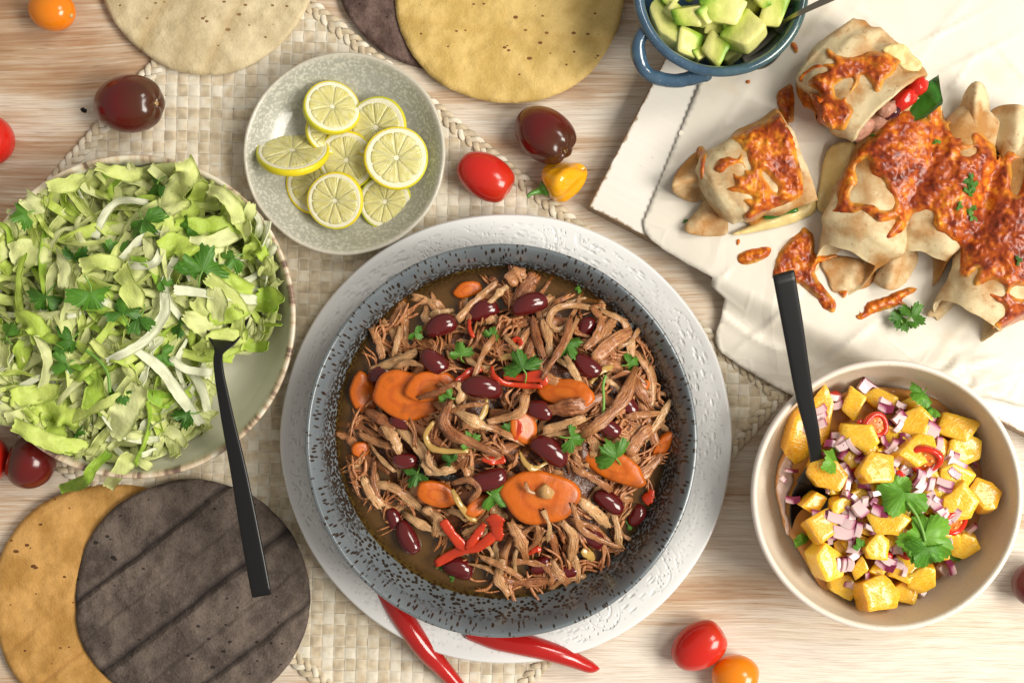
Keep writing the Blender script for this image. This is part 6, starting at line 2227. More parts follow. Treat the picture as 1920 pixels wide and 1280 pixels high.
        uv = np.array([[(min(1.0, max(u[i] ** 2, abs(f) * (0.62 if f > 0 else 0.12)) * 0.95 * sh + ad), f) for f, zz in pro] for i in range(k)]).reshape(-1, 2)
        F = gridF(k, 6) + [list(range(5, -1, -1)), list(range((k - 1) * 6, k * 6))]
        F = [f[::-1] for f in F]
        mw = Matrix.Translation(inside(x, y, zh(x, y) + up * 0.001, L(w) * 0.5, th)) @ rot(rng.uniform(-.35, .35) + flip, rng.uniform(-.35, .35), a)
        o = ob('onion_dice', mesh('onion_dice', V, F, False, uv), on.m, mw=mw)
        tag(o, None, 'onion dice', G_n)
        items.append((o, x, y, ('purple' if look != 'pale' else rng.choice(('pale pink', 'pink white'))) + (' long' if w > 26 else ' small' if w < 18 else '')))

    hand = [(1537, 768, 26, 13, 0.5, 13, 'p'), (1538, 780, 26, 13, 0.45, 13, 'p'), (1538, 795, 24, 14, 0.4, 13, 'p'), (1566, 745, 22, 12, -0.1, 10, 'p'), (1569, 760, 26, 13, 0.3, 10, 'p'), (1574, 828, 30, 12, 0.9, 10, 'p'), (1582, 835, 30, 14, 0.6, 11, 'p'), (1600, 838, 34, 9, -0.9, 11, 'p'), (1581, 848, 26, 18, 1.2, 10, 'v'), (1627, 727, 34, 26, -0.6, 8, 'v'), (1661, 765, 28, 16, -0.3, 12, 'v'), (1660, 755, 26, 12, -0.5, 12, 'p'), (1688, 760, 18, 12, -0.4, 9, 'p'),
            (1686, 783, 26, 18, 0.8, 14, 'p'), (1692, 778, 22, 14, -0.8, 14, 'v'), (1684, 800, 24, 10, 0.9, 13, 'p'), (1744, 784, 20, 12, -0.3, 10, 'p'), (1742, 806, 34, 30, 0.9, 14, 'p'), (1736, 822, 26, 15, -0.5, 13, 'v'), (1760, 832, 28, 12, 1.4, 12, 'p'), (1816, 828, 24, 16, -1.0, 10, 'p'), (1822, 818, 18, 9, -1.0, 10, 'p'),
            (1672, 835, 30, 12, 1.0, 11, 'p'), (1660, 828, 24, 10, -1.0, 11, 'v'), (1720, 895, 30, 9, 1.2, 15, 'v'), (1726, 900, 34, 11, 1.1, 15, 'p'), (1740, 886, 18, 12, 0.8, 15, 'p'), (1750, 876, 16, 11, 0.9, 15, 'p'), (1722, 918, 40, 10, 0.7, 13, 'p'), (1745, 907, 26, 12, 1.4, 13, 'p'), (1772, 906, 30, 14, -0.3, 14, 'p'), (1770, 916, 26, 8, -0.3, 14, 'v'),
            (1794, 872, 34, 20, -0.5, 15, 'p'), (1788, 886, 24, 14, -0.7, 15, 'v'), (1722, 938, 24, 18, 1.4, 14, 'p'), (1733, 938, 22, 18, 1.4, 14, 'p'), (1751, 940, 34, 18, -1.1, 16, 'p'), (1757, 936, 18, 10, -0.5, 17, 'v'), (1760, 955, 26, 16, -1.0, 15, 'p'), (1775, 968, 30, 14, -1.0, 14, 'p'), (1768, 978, 22, 12, 1.3, 14, 'v'), (1792, 965, 24, 13, 1.0, 16, 'p'), (1760, 985, 34, 14, -1.1, 12, 'p'), (1808, 915, 22, 14, -1.2, 11, 'p'), (1835, 934, 30, 14, -0.45, 9, 'v'),
            (1827, 862, 26, 6, -1.4, 5, 'v'), (1545, 962, 42, 15, 0.1, 12, 'v'), (1570, 970, 36, 18, -0.2, 12, 'p'), (1590, 980, 26, 18, -0.3, 11, 'p'), (1584, 997, 40, 24, 0.0, 12, 'p'), (1610, 992, 26, 12, 1.4, 12, 'p'), (1613, 955, 28, 22, -0.9, 13, 'p'), (1650, 957, 30, 20, -0.3, 14, 'v'), (1622, 940, 18, 12, -1.4, 12, 'p'), (1637, 940, 16, 12, 0.9, 12, 'v'), (1587, 912, 30, 10, 1.4, 11, 'p'), (1588, 926, 16, 9, -1.2, 12, 'v'), (1592, 886, 26, 15, -0.8, 10, 'v'), (1575, 876, 22, 16, 0.2, 10, 'p'), (1615, 860, 22, 10, 0.2, 10, 'v'), (1647, 922, 26, 10, 0.3, 13, 'p'), (1638, 990, 32, 9, -0.2, 13, 'p'),
            (1572, 1058, 26, 12, 1.5, 12, 'p'), (1583, 1057, 26, 12, 1.5, 12, 'p'), (1594, 1056, 26, 12, 1.5, 12, 'p'), (1600, 1022, 26, 22, 1.5, 12, 'p'), (1602, 1016, 18, 10, 1.5, 13, 'v'), (1602, 1038, 24, 14, 0.8, 10, 'p'), (1630, 1088, 32, 9, -1.2, 12, 'v'), (1660, 1058, 36, 16, -0.5, 11, 'v'), (1665, 1050, 30, 14, -0.5, 12, 'p'), (1690, 1112, 20, 22, 0.0, 3, 'v'), (1768, 1068, 24, 12, -0.7, 2, 'p'), (1822, 990, 24, 8, 0.7, 4, 'p'), (1484, 882, 24, 7, -0.1, 9, 'v'), (1487, 936, 26, 13, 0.0, 9, 'v'), (1468, 898, 12, 9, -0.8, 9, 'p'), (1512, 803, 16, 14, 0.9, 9, 'p')]
    for x, y, w, h, a, up, lk in hand:
        dice(x, y, w, h, a, up, 0.0, 'pale' if lk == 'p' else 'v')
    for _ in range(90):
        for _t in range(50):
            t = rng.uniform(0, 2 * PI)
            rr = math.sqrt(rng.random())
            x, y = cx + 165 * rr * math.cos(t), cy + 10 + 175 * rr * math.sin(t)
            if x > 1540 and min(math.hypot(x - c[0], y - c[1]) for c in ch_list if c[5] >= 4) > 20:
                break
        dice(x, y, rng.uniform(18, 30), rng.uniform(9, 16), rng.uniform(0, PI), rng.uniform(4, 10), 0.0, 'pale' if rng.random() < 0.7 else 'v')
    autolabel(items, marks, 'red onion dice')


# ------------------------------------------------------------------ avocado
def build_avocado():
    rng = random.Random(5)
    m = Mt('avocado_flesh', 0.36, 0.45)
    q = m.n('SeparateXYZ', 0, Vector=m.gen).node
    nz = m.noise(m.obj, 110, 3)
    k = m.math('ADD', q.outputs[0], m.math('MULTIPLY', m.math('SUBTRACT', nz, 0.5), 0.5))
    c = m.ramp(k, [(0.0, (0.125, 0.30, 0.020)), (0.16, (0.30, 0.47, 0.045)), (0.36, (0.56, 0.62, 0.13)), (0.75, (0.72, 0.70, 0.25))])
    c = m.mix(m.ramp(m.noise(m.obj, 420, 3), [(0.66, 0.0), (0.74, 0.4)]), c, (0.34, 0.30, 0.06))
    m.set('Base Color', c)
    m.set('Normal', m.bump(m.noise(m.obj, 160, 4), 0.0014, 0.6))
    m.sss(0.2, 0.004, (0.8, 1, 0.3))
    G_a = 'avocado cubes in the blue bowl'
    L_ = [(1246, 48, 40, 92, -28, 8, 0, 'long pale avocado piece along the left wall of the bowl'),
          (1288, 84, 50, 66, -20, 8, 0, 'avocado piece with a green dent in the lower left of the bowl'),
          (1296, 26, 52, 50, -25, 13, 1, 'avocado cube at the upper left with green underside'),
          (1338, 90, 46, 64, 5, 10, 0, 'blocky cream avocado piece at the bottom of the bowl'),
          (1339, 50, 46, 32, -15, 9, 0, 'small yellow avocado piece in the middle of the bowl'),
          (1357, 18, 82, 48, 12, 14, 0, 'wide avocado piece at the top middle'),
          (1396, 62, 70, 78, 30, 15, 1, 'large avocado piece with bright green skin side in the middle right'),
          (1451, 18, 66, 56, -10, 14, 0, 'avocado piece at the right beside the metal spoon'),
          (1427, 50, 20, 38, -10, 8, 1, 'narrow green avocado sliver next to the spoon'),
          (1258, 2, 40, 28, 20, 10, 0, 'avocado piece at the upper left edge of the photo'),
          (1366, 104, 60, 36, 15, 2, 1, 'dark green avocado piece deep at the bottom of the bowl'),
          (1270, 84, 26, 30, -30, 6, 0, 'little avocado crumb at the lower left wall'),
          (1300, -24, 60, 50, 15, 12, 0, 'avocado piece cut by the top of the photo at left'),
          (1372, -32, 60, 52, -25, 14, 0, 'avocado piece cut by the top of the photo at middle'),
          (1432, -34, 56, 50, 40, 13, 1, 'avocado piece cut by the top of the photo at right'),
          (1478, -8, 36, 44, 10, 8, 1, 'green avocado piece at the far right wall'),
          (1318, 62, 50, 40, 0, 3, 1, 'hidden green avocado piece between the two lower blocks'),
          (1405, 20, 40, 40, 20, 7, 1, 'green avocado piece behind the large middle piece'),
          (1318, 30, 34, 30, 40, 16, 0, 'small avocado piece on top between the two upper cubes'),
          (1372, 52, 30, 34, 10, 13, 0, 'small avocado piece left of the large green sided one'),
          (1262, 22, 30, 34, 15, 12, 0, 'small avocado piece above the long pale one'),
          (1312, 104, 30, 26, 30, 9, 0, 'small avocado piece low between the dented and blocky ones'),
          (1424, -4, 34, 30, 30, 17, 0, 'small avocado piece at the top right near the photo edge')]
    for x, y, w, h, a, up, g, lab in L_:
        r = math.hypot(x - 1353, y + 20) / 150
        z = 0.040 + up * 0.0016 - 0.004 * r
        me = poly_chunk(L(w) * 0.55, L(h) * 0.55, L(min(w, h, 46)) * 0.5, rng, 'avocado_cube', 0.12, rng.choice((4, 4, 5)))
        mw = Matrix.Translation(at(x, y, z)) @ rot(rng.uniform(-.3, .3), (0.55 if g else rng.uniform(-.3, .3)), math.radians(-a) + (2.2 if g else rng.choice((0, PI))) * (1 if g else 1))
        if g:
            mw = Matrix.Translation(at(x, y, z)) @ rot(rng.uniform(-.2, .2), -0.5, math.radians(-a))
        tag(ob('avocado_cube', me, m.m, mw=mw), lab, 'avocado', G_a)
    me = poly_chunk(L(6), L(4), L(3), rng, 'avocado_crumb', 0.2, 5)
    tag(ob('avocado_crumb', me, m.m, mw=Matrix.Translation(at(1468, 81, .067))), 'tiny avocado crumb stuck on the inner rim of the blue bowl', 'avocado crumb')


build_salad()
build_salsa()
build_avocado()

# ------------------------------------------------------------------ cheese topped wraps
def m_wrap(toast=0.0):
    m = Mt('toasted_wrap', 0.6, 0.3)
    a = m.noise(m.obj, 60, 4, 0.6)
    b = m.noise(m.obj, 22, 2)
    c = m.mix(m.noise(m.obj, 170, 4, 0.65), (0.62, 0.49, 0.27), (0.72, 0.60, 0.38))
    k = m.math('ADD', m.math('MULTIPLY', a, 0.55), m.math('MULTIPLY', b, 0.55))
    k = m.math('ADD', k, toast)
    c = m.mix(m.ramp(k, [(0.49, 0.0), (0.57, 0.55), (0.66, 0.95)]), c, (0.42, 0.19, 0.045))
    c = m.mix(m.ramp(m.noise(m.obj, 190, 4, 0.7), [(0.58, 0.0), (0.70, 0.6)]), c, (0.28, 0.105, 0.024))
    m.set('Base Color', c)
    m.set('Normal', m.bump(m.math('ADD', a, m.math('MULTIPLY', m.noise(m.obj, 420, 3), 0.25)), 0.0010, 0.6))
    m.sss(0.15, 0.003, (1, 0.8, 0.5))
    return m.m


def m_cheese():
    m = Mt('browned_cheese', 0.34, 0.4)
    p = m.obj
    a = m.noise(p, 38, 4, 0.6)
    b = m.noise(p, 150, 4, 0.65)
    bub = m.vor(m.map(p, (1, 1, 1)), 270, 'SMOOTH_F1')
    q = m.n('SeparateXYZ', 0, Vector=m.uv).node
    k = m.math('ADD', m.math('MULTIPLY', a, 0.62), m.math('MULTIPLY', b, 0.46))
    k = m.math('ADD', k, m.math('MULTIPLY', m.math('SUBTRACT', 0.45, bub), 0.16))
    ef = m.math('MULTIPLY', m.ramp(q.outputs[0], [(0.0, 1.0), (0.24, 0.0)]), m.ramp(m.noise(p, 70, 3), [(0.45, 0.0), (0.58, 0.85)]))
    c = m.ramp(k, [(0.35, (0.82, 0.40, 0.030)), (0.43, (0.66, 0.20, 0.011)), (0.515, (0.46, 0.088, 0.006)), (0.61, (0.27, 0.036, 0.005)), (0.74, (0.11, 0.014, 0.004))])
    c = m.mix(ef, c, (0.80, 0.40, 0.055))
    m.set('Base Color', c)
    m.set('Normal', m.bump(m.math('ADD', m.math('MULTIPLY', bub, -1.0), m.math('MULTIPLY', b, 0.8)), 0.0009, 0.7))
    m.sss(0.12, 0.0025, (1, 0.4, 0.1)).set('Coat Weight', 0.18)
    m.set('Coat Roughness', 0.16)
    return m.m


def roll(name, path, hw, h, zc, mat_, parent, wm, hm, mouth=0.0, cutend=False, n=40, K=44, ex=2.5, seed=0, shell=0.0026):
    """stuffed wrap as one loft. path: px points, hw: half width px, h: thickness m, zc: centre heights; wm/hm multipliers along it.
    mouth: how far (m) the lower lip reaches out at the first end; cutend: recessed filling face at the last end"""
    q = cr(path, n)
    s = np.linspace(0, 1, n)
    z = np.interp(s, np.linspace(0, 1, len(zc)), zc)
    P = wpx(q, z)
    T, Sd, N = frames(P)
    a = np.linspace(0, 2 * PI, K, endpoint=False)
    ca = np.sign(np.cos(a)) * np.abs(np.cos(a)) ** (2 / ex)
    sa = np.sign(np.sin(a)) * np.abs(np.sin(a)) ** (2 / ex)
    W_ = L(hw) * np.interp(s, np.linspace(0, 1, len(wm)), wm)
    Hh = h / 2 * np.interp(s, np.linspace(0, 1, len(hm)), hm)
    nz = 1 + 0.08 * fbm(np.cos(a)[None] * 1.2 + seed, np.sin(a)[None] * 1.2, s[:, None] * 4, seed, 3)
    Y = W_[:, None] * ca * nz
    Z = Hh[:, None] * sa * nz + (h / 2 * (np.interp(s, np.linspace(0, 1, len(hm)), hm) - 1))[:, None] * 1.0
    V = P[:, None] + Y[..., None] * Sd[:, None] + Z[..., None] * N[:, None]
    rings = [r for r in V]
    # first end
    low = sstep(0.30, 1.0, (1 - sa) / 2)
    if mouth:
        for i, f in ((0, 1.0), (1, 0.8), (2, 0.62), (3, 0.45), (4, 0.3), (5, 0.18), (6, 0.08)):
            rings[i] = rings[i] - T[i] * (mouth * low * f)[:, None] - T[i] * (0.004 * np.abs(ca) * f)[:, None] * 0
        lip = rings[0]
        cen = lip.mean(0)
        pre = []
        for d, sc in ((-0.0004, 0.99), (0.0, 0.962), (0.006, 0.95), (0.018, 0.92), (0.034, 0.75), (0.040, 0.10)):
            r = cen + (lip - cen) * sc + T[0] * d + T[0] * (mouth * low * min(1, d / 0.03))[:, None] * 0.85
            pre.append(r)
        rings = pre[::-1] + rings
    else:
        c0 = rings[0].mean(0)
        rings = [c0 + (rings[0] - c0) * 0.08 - T[0] * L(hw) * 0.16, c0 + (rings[0] - c0) * 0.6 - T[0] * L(hw) * 0.13] + rings
    c1 = rings[-1].mean(0)
    if cutend:
        lip = rings[-1]
        dims = 1 - shell / np.maximum(np.linalg.norm(lip - c1, axis=1), 1e-4)
        rings += [c1 + (lip - c1) * dims[:, None], c1 + (lip - c1) * (dims * 0.985)[:, None] - T[-1] * 0.005, c1 + (lip - c1) * 0.08 - T[-1] * 0.0055]
    else:
        rings += [c1 + (rings[-1] - c1) * 0.6 + T[-1] * L(hw) * 0.13, c1 + (rings[-1] - c1) * 0.08 + T[-1] * L(hw) * 0.16]
    V = np.array(rings)
    # crumples
    m = len(V)
    fl = V.reshape(-1, 3)
    fl = fl + 0.0018 * np.stack([fbm(fl[:, 0] * 70, fl[:, 1] * 70, fl[:, 2] * 70 + seed, 3, 2), fbm(fl[:, 0] * 70, fl[:, 1] * 70, fl[:, 2] * 70 + 9, 5, 2), fbm(fl[:, 0] * 70, fl[:, 1] * 70, fl[:, 2] * 70, 8, 2)], -1)
    F = gridF(m, K) + [list(range(K - 1, -1, -1)), list(range((m - 1) * K, m * K))]
    o = parent.location if parent is not None else Vector((0, 0, 0))
    me = mesh(name, fl - np.array(o), F)
    return ob(name, me, mat_, parent), (P, T, Sd, N, W_, Hh)


def flap(name, poly, zfun, th, mat_, parent, sp=6, seed=0):
    V, T, D = fill(poly, sp)
    z = zfun(V[:, 0], V[:, 1], D)
    P = wpx(V, z)
    P[:, 2] += 0.0008 * fbm(V[:, 0] / 16, V[:, 1] / 16, 0, seed, 2)
    T = fixwind(P, T)
    P, F = solid(P, T, th)
    P = P - np.array(parent.location)
    return ob(name, mesh(name, P, F), mat_, parent)


def melt(name, poly, tree, mat_, parent, th=0.0024, holes=(), sp=3.6, jit=1.6, seed=0, zdef=0.019, lift=0.0):
    """cheese that follows whatever lies below it; its thin edge dips into the wrap"""
    V, T, D = fill(poly, sp, holes, True, jit, seed)
    z = np.full(len(V), 0.045)
    for _ in range(3):
        P = wpx(V, z)
        z = drop(tree, P[:, 0], P[:, 1], zdef)
    # relax so that the sheet bridges small gaps
    adj = [[] for _ in V]
    for a, b, c in T:
        adj[a] += [b, c]
        adj[b] += [a, c]
        adj[c] += [a, b]
    A = np.concatenate([np.full(len(x), i) for i, x in enumerate(adj)]).astype(int)
    B = np.concatenate([np.array(x, int) for x in adj])
    cnt = np.maximum(np.bincount(A, minlength=len(V)), 1)
    zs = z.copy()
    for _ in range(7):
        zs = np.bincount(A, weights=zs[B], minlength=len(V)) / cnt
        zs = np.maximum(zs, z - 0.0002)
    e = np.clip(D / 10.0, 0, 1) ** 0.7
    bub = np.abs(fbm(V[:, 0] / 8.0, V[:, 1] / 8.0, 0, seed + 3, 2)) * 0.0013 + np.maximum(0, fbm(V[:, 0] / 22.0, V[:, 1] / 22.0, 0, seed + 9, 2)) * 0.0022
    zz = z * (1 - e) + zs * e - 0.0008 * (1 - e) + th * e + bub * e + lift
    P = wpx(V, zz)
    T = fixwind(P, T)
    P, F = solid(P, T, 0.0009 + 0.002 * e)
    uv = np.concatenate([D, D])[:, None] * np.array([[0.02, 0.0]])
    if parent is not None:
        return ob(name, mesh(name, P - np.array(parent.location), F, True, uv), mat_, parent)
    P, c0 = local(P)
    return ob(name, mesh(name, P, F, True, uv), mat_, None, loc=c0)


def ridge(x0, y0, x1, y1, w, b, h):
    def f(x, y, d):
        ex, ey = x1 - x0, y1 - y0
        dd = np.abs((x - x0) * ey - (y - y0) * ex) / math.hypot(ex, ey)
        return b + h * np.exp(-(dd / w) ** 2)
    return f


def build_wraps():
    rng = random.Random(51)
    wm, wt, ch = m_wrap(), m_wrap(0.075), m_cheese()
    pale = simple('pale_melted_cheese', (0.78, 0.62, 0.27), 0.35, 0.3, 0.15, 0.0006, 160)
    G_w = 'cheese topped wraps on the baking paper'
    zb = 0.0182
    out = []
    for lab, path, hw, h, zc, w_, h_, mo, sd in (
            ('whole folded wrap with open end pointing at the black spoon', [(1596, 478), (1622, 425), (1662, 325), (1716, 190)], 76, 0.031, [.0325, .034, .034, .033], [0.72, 1.0, 1.0, 0.98, 0.75], [0.72, 1.0, 1.04, 1.0, 0.8], 0.026, 2),
            ('middle folded wrap between the two others with a pointed top end', [(1735, 478), (1752, 430), (1790, 330), (1838, 212)], 70, 0.030, [.0325, .034, .034, .032], [0.70, 0.96, 1.0, 0.90, 0.55], [0.75, 1.0, 1.04, 1.0, 0.62], 0.021, 5),
            ('rightmost folded wrap whose open end faces the coriander sprig', [(1822, 590), (1862, 520), (1902, 420), (1942, 262)], 80, 0.033, [.033, .035, .035, .033], [0.74, 1.02, 1.02, 0.98, 0.6], [0.85, 1.0, 1.04, 1.0, 0.7], 0.014, 9)):
        c = at(path[1][0], path[1][1], zb)
        t = thing('folded_wrap', lab, 'wrap', c, G_w)
        o, _ = roll('tortilla_shell', path, hw, h, zc, wm, t, w_, h_, mo, ex=2.0, seed=sd)
        out.append((t, o))
    # loose tortilla edges at the open ends and top ends
    t1, t2, t3 = (x[0] for x in out)
    f1 = flap('folded_edge', [(1540, 490), (1552, 520), (1563, 547), (1592, 546), (1630, 536), (1642, 508), (1620, 490), (1580, 480)], lambda x, y, d: 0.0205 + 0.0012 * np.clip(d / 16, 0, 1), 0.0019, wt, t1, seed=2)
    f2 = flap('folded_edge', [(1640, 528), (1652, 500), (1668, 466), (1700, 450), (1722, 478), (1712, 510), (1694, 534), (1670, 544)], ridge(1692, 450, 1664, 542, 24, 0.0215, 0.0110), 0.0022, wm, t2, seed=4)
    f3 = flap('folded_edge', [(1788, 230), (1800, 200), (1815, 165), (1832, 152), (1850, 168), (1856, 205), (1862, 250), (1830, 290), (1795, 270)], ridge(1826, 290, 1834, 150, 22, 0.0260, 0.0145), 0.0022, wm, t2, seed=6)
    f4 = flap('folded_edge', [(1862, 205), (1900, 195), (1930, 205), (1960, 240), (1950, 300), (1905, 305), (1872, 285), (1856, 240)], ridge(1905, 310, 1915, 190, 30, 0.0260, 0.0135), 0.0022, wm, t3, seed=8)
    f5 = flap('folded_edge', [(1738, 592), (1752, 574), (1772, 558), (1800, 530), (1830, 520), (1822, 552), (1792, 566), (1775, 574), (1762, 592)], lambda x, y, d: 0.0240 + 0.016 * np.clip(d / 14, 0, 1) * sstep(1740, 1800, x), 0.0022, wt, t3, seed=10)

    # half wrap lying on its own at the left
    c = at(1400, 330, zb)
    t4 = thing('half_wrap', 'cut half of a wrap lying alone nearest the board corner', 'wrap', c, G_w)
    o4, _ = roll('tortilla_shell', [(1342, 372), (1370, 352), (1420, 322), (1492, 288)], 88, 0.032, [.0335, .0345, .0345, .0345], wm, t4, [0.70, 0.86, 0.98, 1.0], [0.9, 1.0, 1.0, 1.0], 0, True, seed=14)
    flap('folded_edge', [(1260, 352), (1266, 328), (1284, 304), (1308, 284), (1326, 300), (1340, 340), (1338, 366), (1302, 379), (1272, 368)], ridge(1335, 322, 1266, 345, 22, 0.0205, 0.0145), 0.0022, wt, t4, seed=12)
    flap('folded_edge', [(1284, 432), (1290, 414), (1312, 388), (1330, 360), (1360, 392), (1364, 436), (1340, 443), (1308, 441)], ridge(1345, 380, 1292, 436, 18, 0.0200, 0.0065), 0.0022, wt, t4, seed=13)
    flap('cheese_layer', [(1372, 440), (1400, 426), (1440, 402), (1490, 384), (1512, 372), (1530, 376), (1528, 398), (1498, 414), (1460, 426), (1410, 436)], lambda x, y, d: 0.0215 + 0.004 * np.clip(d / 12, 0, 1), 0.002, pale, t4, seed=15)
    sp = simple('spinach_leaf_green', (0.045, 0.19, 0.018), 0.16, 0, 0.4, 0.0006, 160)
    V, F = tube(wpx(cr([(1432, 408), (1455, 400), (1478, 395), (1496, 393)], 14), np.full(14, 0.0275)), L(8) * np.array([.3, .6, .9, 1, 1, 1, .9, .8, .7, .7, .7, .7, .6, .4]), 8, 0.5)
    ob('spinach_stalk', mesh('spinach_stalk', V - np.array(c), F), sp, t4)
    # half wrap propped up with its cut face towards the camera
    c = at(1620, 170, zb)
    t5 = thing('half_wrap', 'propped up cut half showing red pepper bean and spinach filling', 'wrap', c, G_w)
    o5, fr = roll('tortilla_shell', [(1552, 98), (1585, 125), (1625, 160), (1668, 202)], 96, 0.034, [.0365, .042, .047, .0525], wm, t5, [0.80, 0.92, 0.98, 0.98], [0.95, 1.0, 1.0, 1.0], 0, True, seed=17, shell=0.0024)
    P, T, Sd, N, W_, Hh = fr
    pc, tt, sdv, nv = P[-1], T[-1], Sd[-1], N[-1]

    def cutpt(u, v, out=0.0):
        return pc + sdv * (u * W_[-1]) + nv * (v * Hh[-1]) + tt * out
    sgn = 1 if cutpt(1, 0)[0] > cutpt(-1, 0)[0] else -1      # +u towards the upper right of the photo
    meat = simple('filling_meat', (0.50, 0.24, 0.16), 0.35, 0.15, 0.35, 0.0016, 260)
    redp = simple('filling_pepper', (0.62, 0.020, 0.010), 0.12, 0.15, 0.2, 0.0003, 120)
    beanm = simple('filling_bean', (0.06, 0.006, 0.010), 0.12, 0, 0.2)
    def blob(name, u, v, out, a, b, cc, m_, sd, axis=0):
        n, k = 14, 20
        ph = np.linspace(0.02, PI - 0.02, n)
        th = np.linspace(0, 2 * PI, k, endpoint=False)
        X, Y, Z = np.cos(ph)[:, None] * np.ones(k), np.sin(ph)[:, None] * np.cos(th), np.sin(ph)[:, None] * np.sin(th)
        q = 1 + 0.16 * fbm(X * 2 + sd, Y * 2, Z * 2, sd, 2)
        V = cutpt(sgn * u, v, out) + (X * q * a)[..., None] * sdv * sgn + (Y * q * b)[..., None] * nv + (Z * q * cc)[..., None] * tt
        me = mesh(name, V.reshape(-1, 3) - np.array(c), gridF(n, k) + [list(range(k - 1, -1, -1)), list(range((n - 1) * k, n * k))])
        return ob(name, me, m_, t5)
    blob('meat_filling', -0.62, -0.10, -0.001, 0.0095, 0.0085, 0.005, meat, 3)
    blob('meat_filling', -0.28, -0.15, 0.0005, 0.0085, 0.0080, 0.005, meat, 5)
    blob('meat_filling', 0.05, -0.30, 0.0005, 0.0090, 0.0065, 0.005, meat, 7)
    blob('meat_filling', 0.38, -0.32, -0.0005, 0.0090, 0.0050, 0.005, meat, 9)
    blob('meat_filling', -0.12, 0.42, 0.0010, 0.0060, 0.0050, 0.005, meat, 19)
    blob('bean_filling', -0.04, 0.16, 0.0030, 0.0070, 0.0048, 0.005, beanm, 11)
    blob('pepper_filling', 0.28, 0.22, 0.0030, 0.0085, 0.0064, 0.006, redp, 13)
    blob('pepper_filling', 0.60, 0.22, 0.0022, 0.0070, 0.0060, 0.006, redp, 15)
    # spinach leaf sticking out below
    us = np.linspace(-0.55, 1.18, 30)
    rows = []
    for u in us:
        wv = 0.0135 * np.interp(u, [-0.55, -0.1, 0.4, 0.85, 1.18], [0.25, 0.45, 1.0, 1.05, 0.1])
        for k, f in enumerate(np.linspace(-0.2, 1, 7)):
            rows.append(cutpt(sgn * u, -0.72 + 0.30 * (f - 0.2) + 0.06 * math.sin(u * 9 + f * 2), 0.0008 + wv * max(0, f) * 1.25) + nv * (0.0008 * math.sin(u * 14 + f * 3)))
    V = np.array(rows)
    F = gridF(30, 7, False)
    V2 = V - nv * 0.0005
    nn = len(V)
    bd = [i * 7 for i in range(30)] + [29 * 7 + j for j in range(1, 7)] + [i * 7 + 6 for i in range(28, -1, -1)] + [j for j in range(5, 0, -1)]
    F2 = F + [[i + nn for i in f[::-1]] for f in F] + [[bd[i], bd[i - 1], bd[i - 1] + nn, bd[i] + nn] for i in range(len(bd))]
    ob('spinach_leaf', mesh('spinach_leaf', np.vstack([V, V2]) - np.array(c), F2), sp, t5)
    # pale melted fringes at the back
    flap('cheese_fringe', [(1563, 90), (1572, 74), (1590, 66), (1604, 72), (1600, 84), (1580, 92)], lambda x, y, d: 0.050 + 0 * x, 0.0014, pale, t5, 5, 3)
    flap('cheese_fringe', [(1655, 92), (1684, 82), (1700, 88), (1712, 104), (1728, 118), (1722, 134), (1700, 134), (1676, 108)], lambda x, y, d: 0.0625 + 0 * x, 0.0014, pale, t5, 5, 5)

    # a flat piece of wrap and cheese below the first whole wrap's cut side
    flap('cheese_side', [(1546, 300), (1562, 272), (1600, 268), (1610, 290), (1585, 330), (1568, 380), (1545, 398), (1532, 385), (1540, 340)], lambda x, y, d: 0.0225 + 0.010 * sstep(1540, 1600, x), 0.003, pale, t1, seed=21)

    tree = bvh([paper, o4, o5] + [x[1] for x in out] + [f1, f2, f3, f4, f5])
    # cheese
    main = [(1554, 398), (1568, 388), (1570, 374), (1567, 356), (1573, 334), (1582, 313), (1594, 295), (1603, 281), (1622, 266), (1641, 252), (1664, 227), (1701, 206), (1725, 215), (1737, 220), (1727, 194), (1734, 182), (1746, 187), (1753, 199), (1760, 189), (1767, 201), (1774, 224), (1795, 227), (1781, 234), (1784, 248), (1793, 257), (1812, 255), (1802, 264), (1821, 269), (1820, 257), (1828, 248), (1844, 252), (1863, 271), (1873, 292), (1884, 283), (1903, 283), (1912, 292), (1965, 330), (1975, 590), (1920, 600), (1894, 609), (1868, 623), (1850, 636), (1834, 638), (1851, 627), (1866, 604), (1883, 592), (1880, 575), (1858, 560), (1857, 549), (1877, 555), (1883, 540), (1863, 526), (1840, 535), (1828, 539), (1825, 529), (1834, 506), (1812, 520), (1797, 512), (1800, 480), (1794, 456), (1754, 429), (1748, 400), (1728, 397), (1708, 409), (1691, 437), (1665, 449), (1661, 442), (1679, 413), (1659, 417), (1645, 417), (1631, 406), (1616, 397), (1599, 400), (1571, 400)]
    holes = [[(1627, 299), (1634, 327), (1655, 339), (1664, 358), (1676, 374), (1673, 390), (1652, 394), (1641, 384), (1612, 379), (1594, 374), (1598, 358), (1610, 339), (1605, 313)],
             [(1898, 304), (1917, 299), (1919, 327), (1908, 363), (1896, 358), (1898, 334)],
             [(1802, 285), (1826, 278), (1829, 287), (1812, 292)],
             [(1900, 540), (1922, 538), (1924, 558), (1897, 553)]]
    o = melt('melted_cheese', main, tree, ch, None, 0.0020, holes, seed=3)
    tag(o, 'large browned sheet of melted cheese spread over the three whole wraps', 'melted cheese')
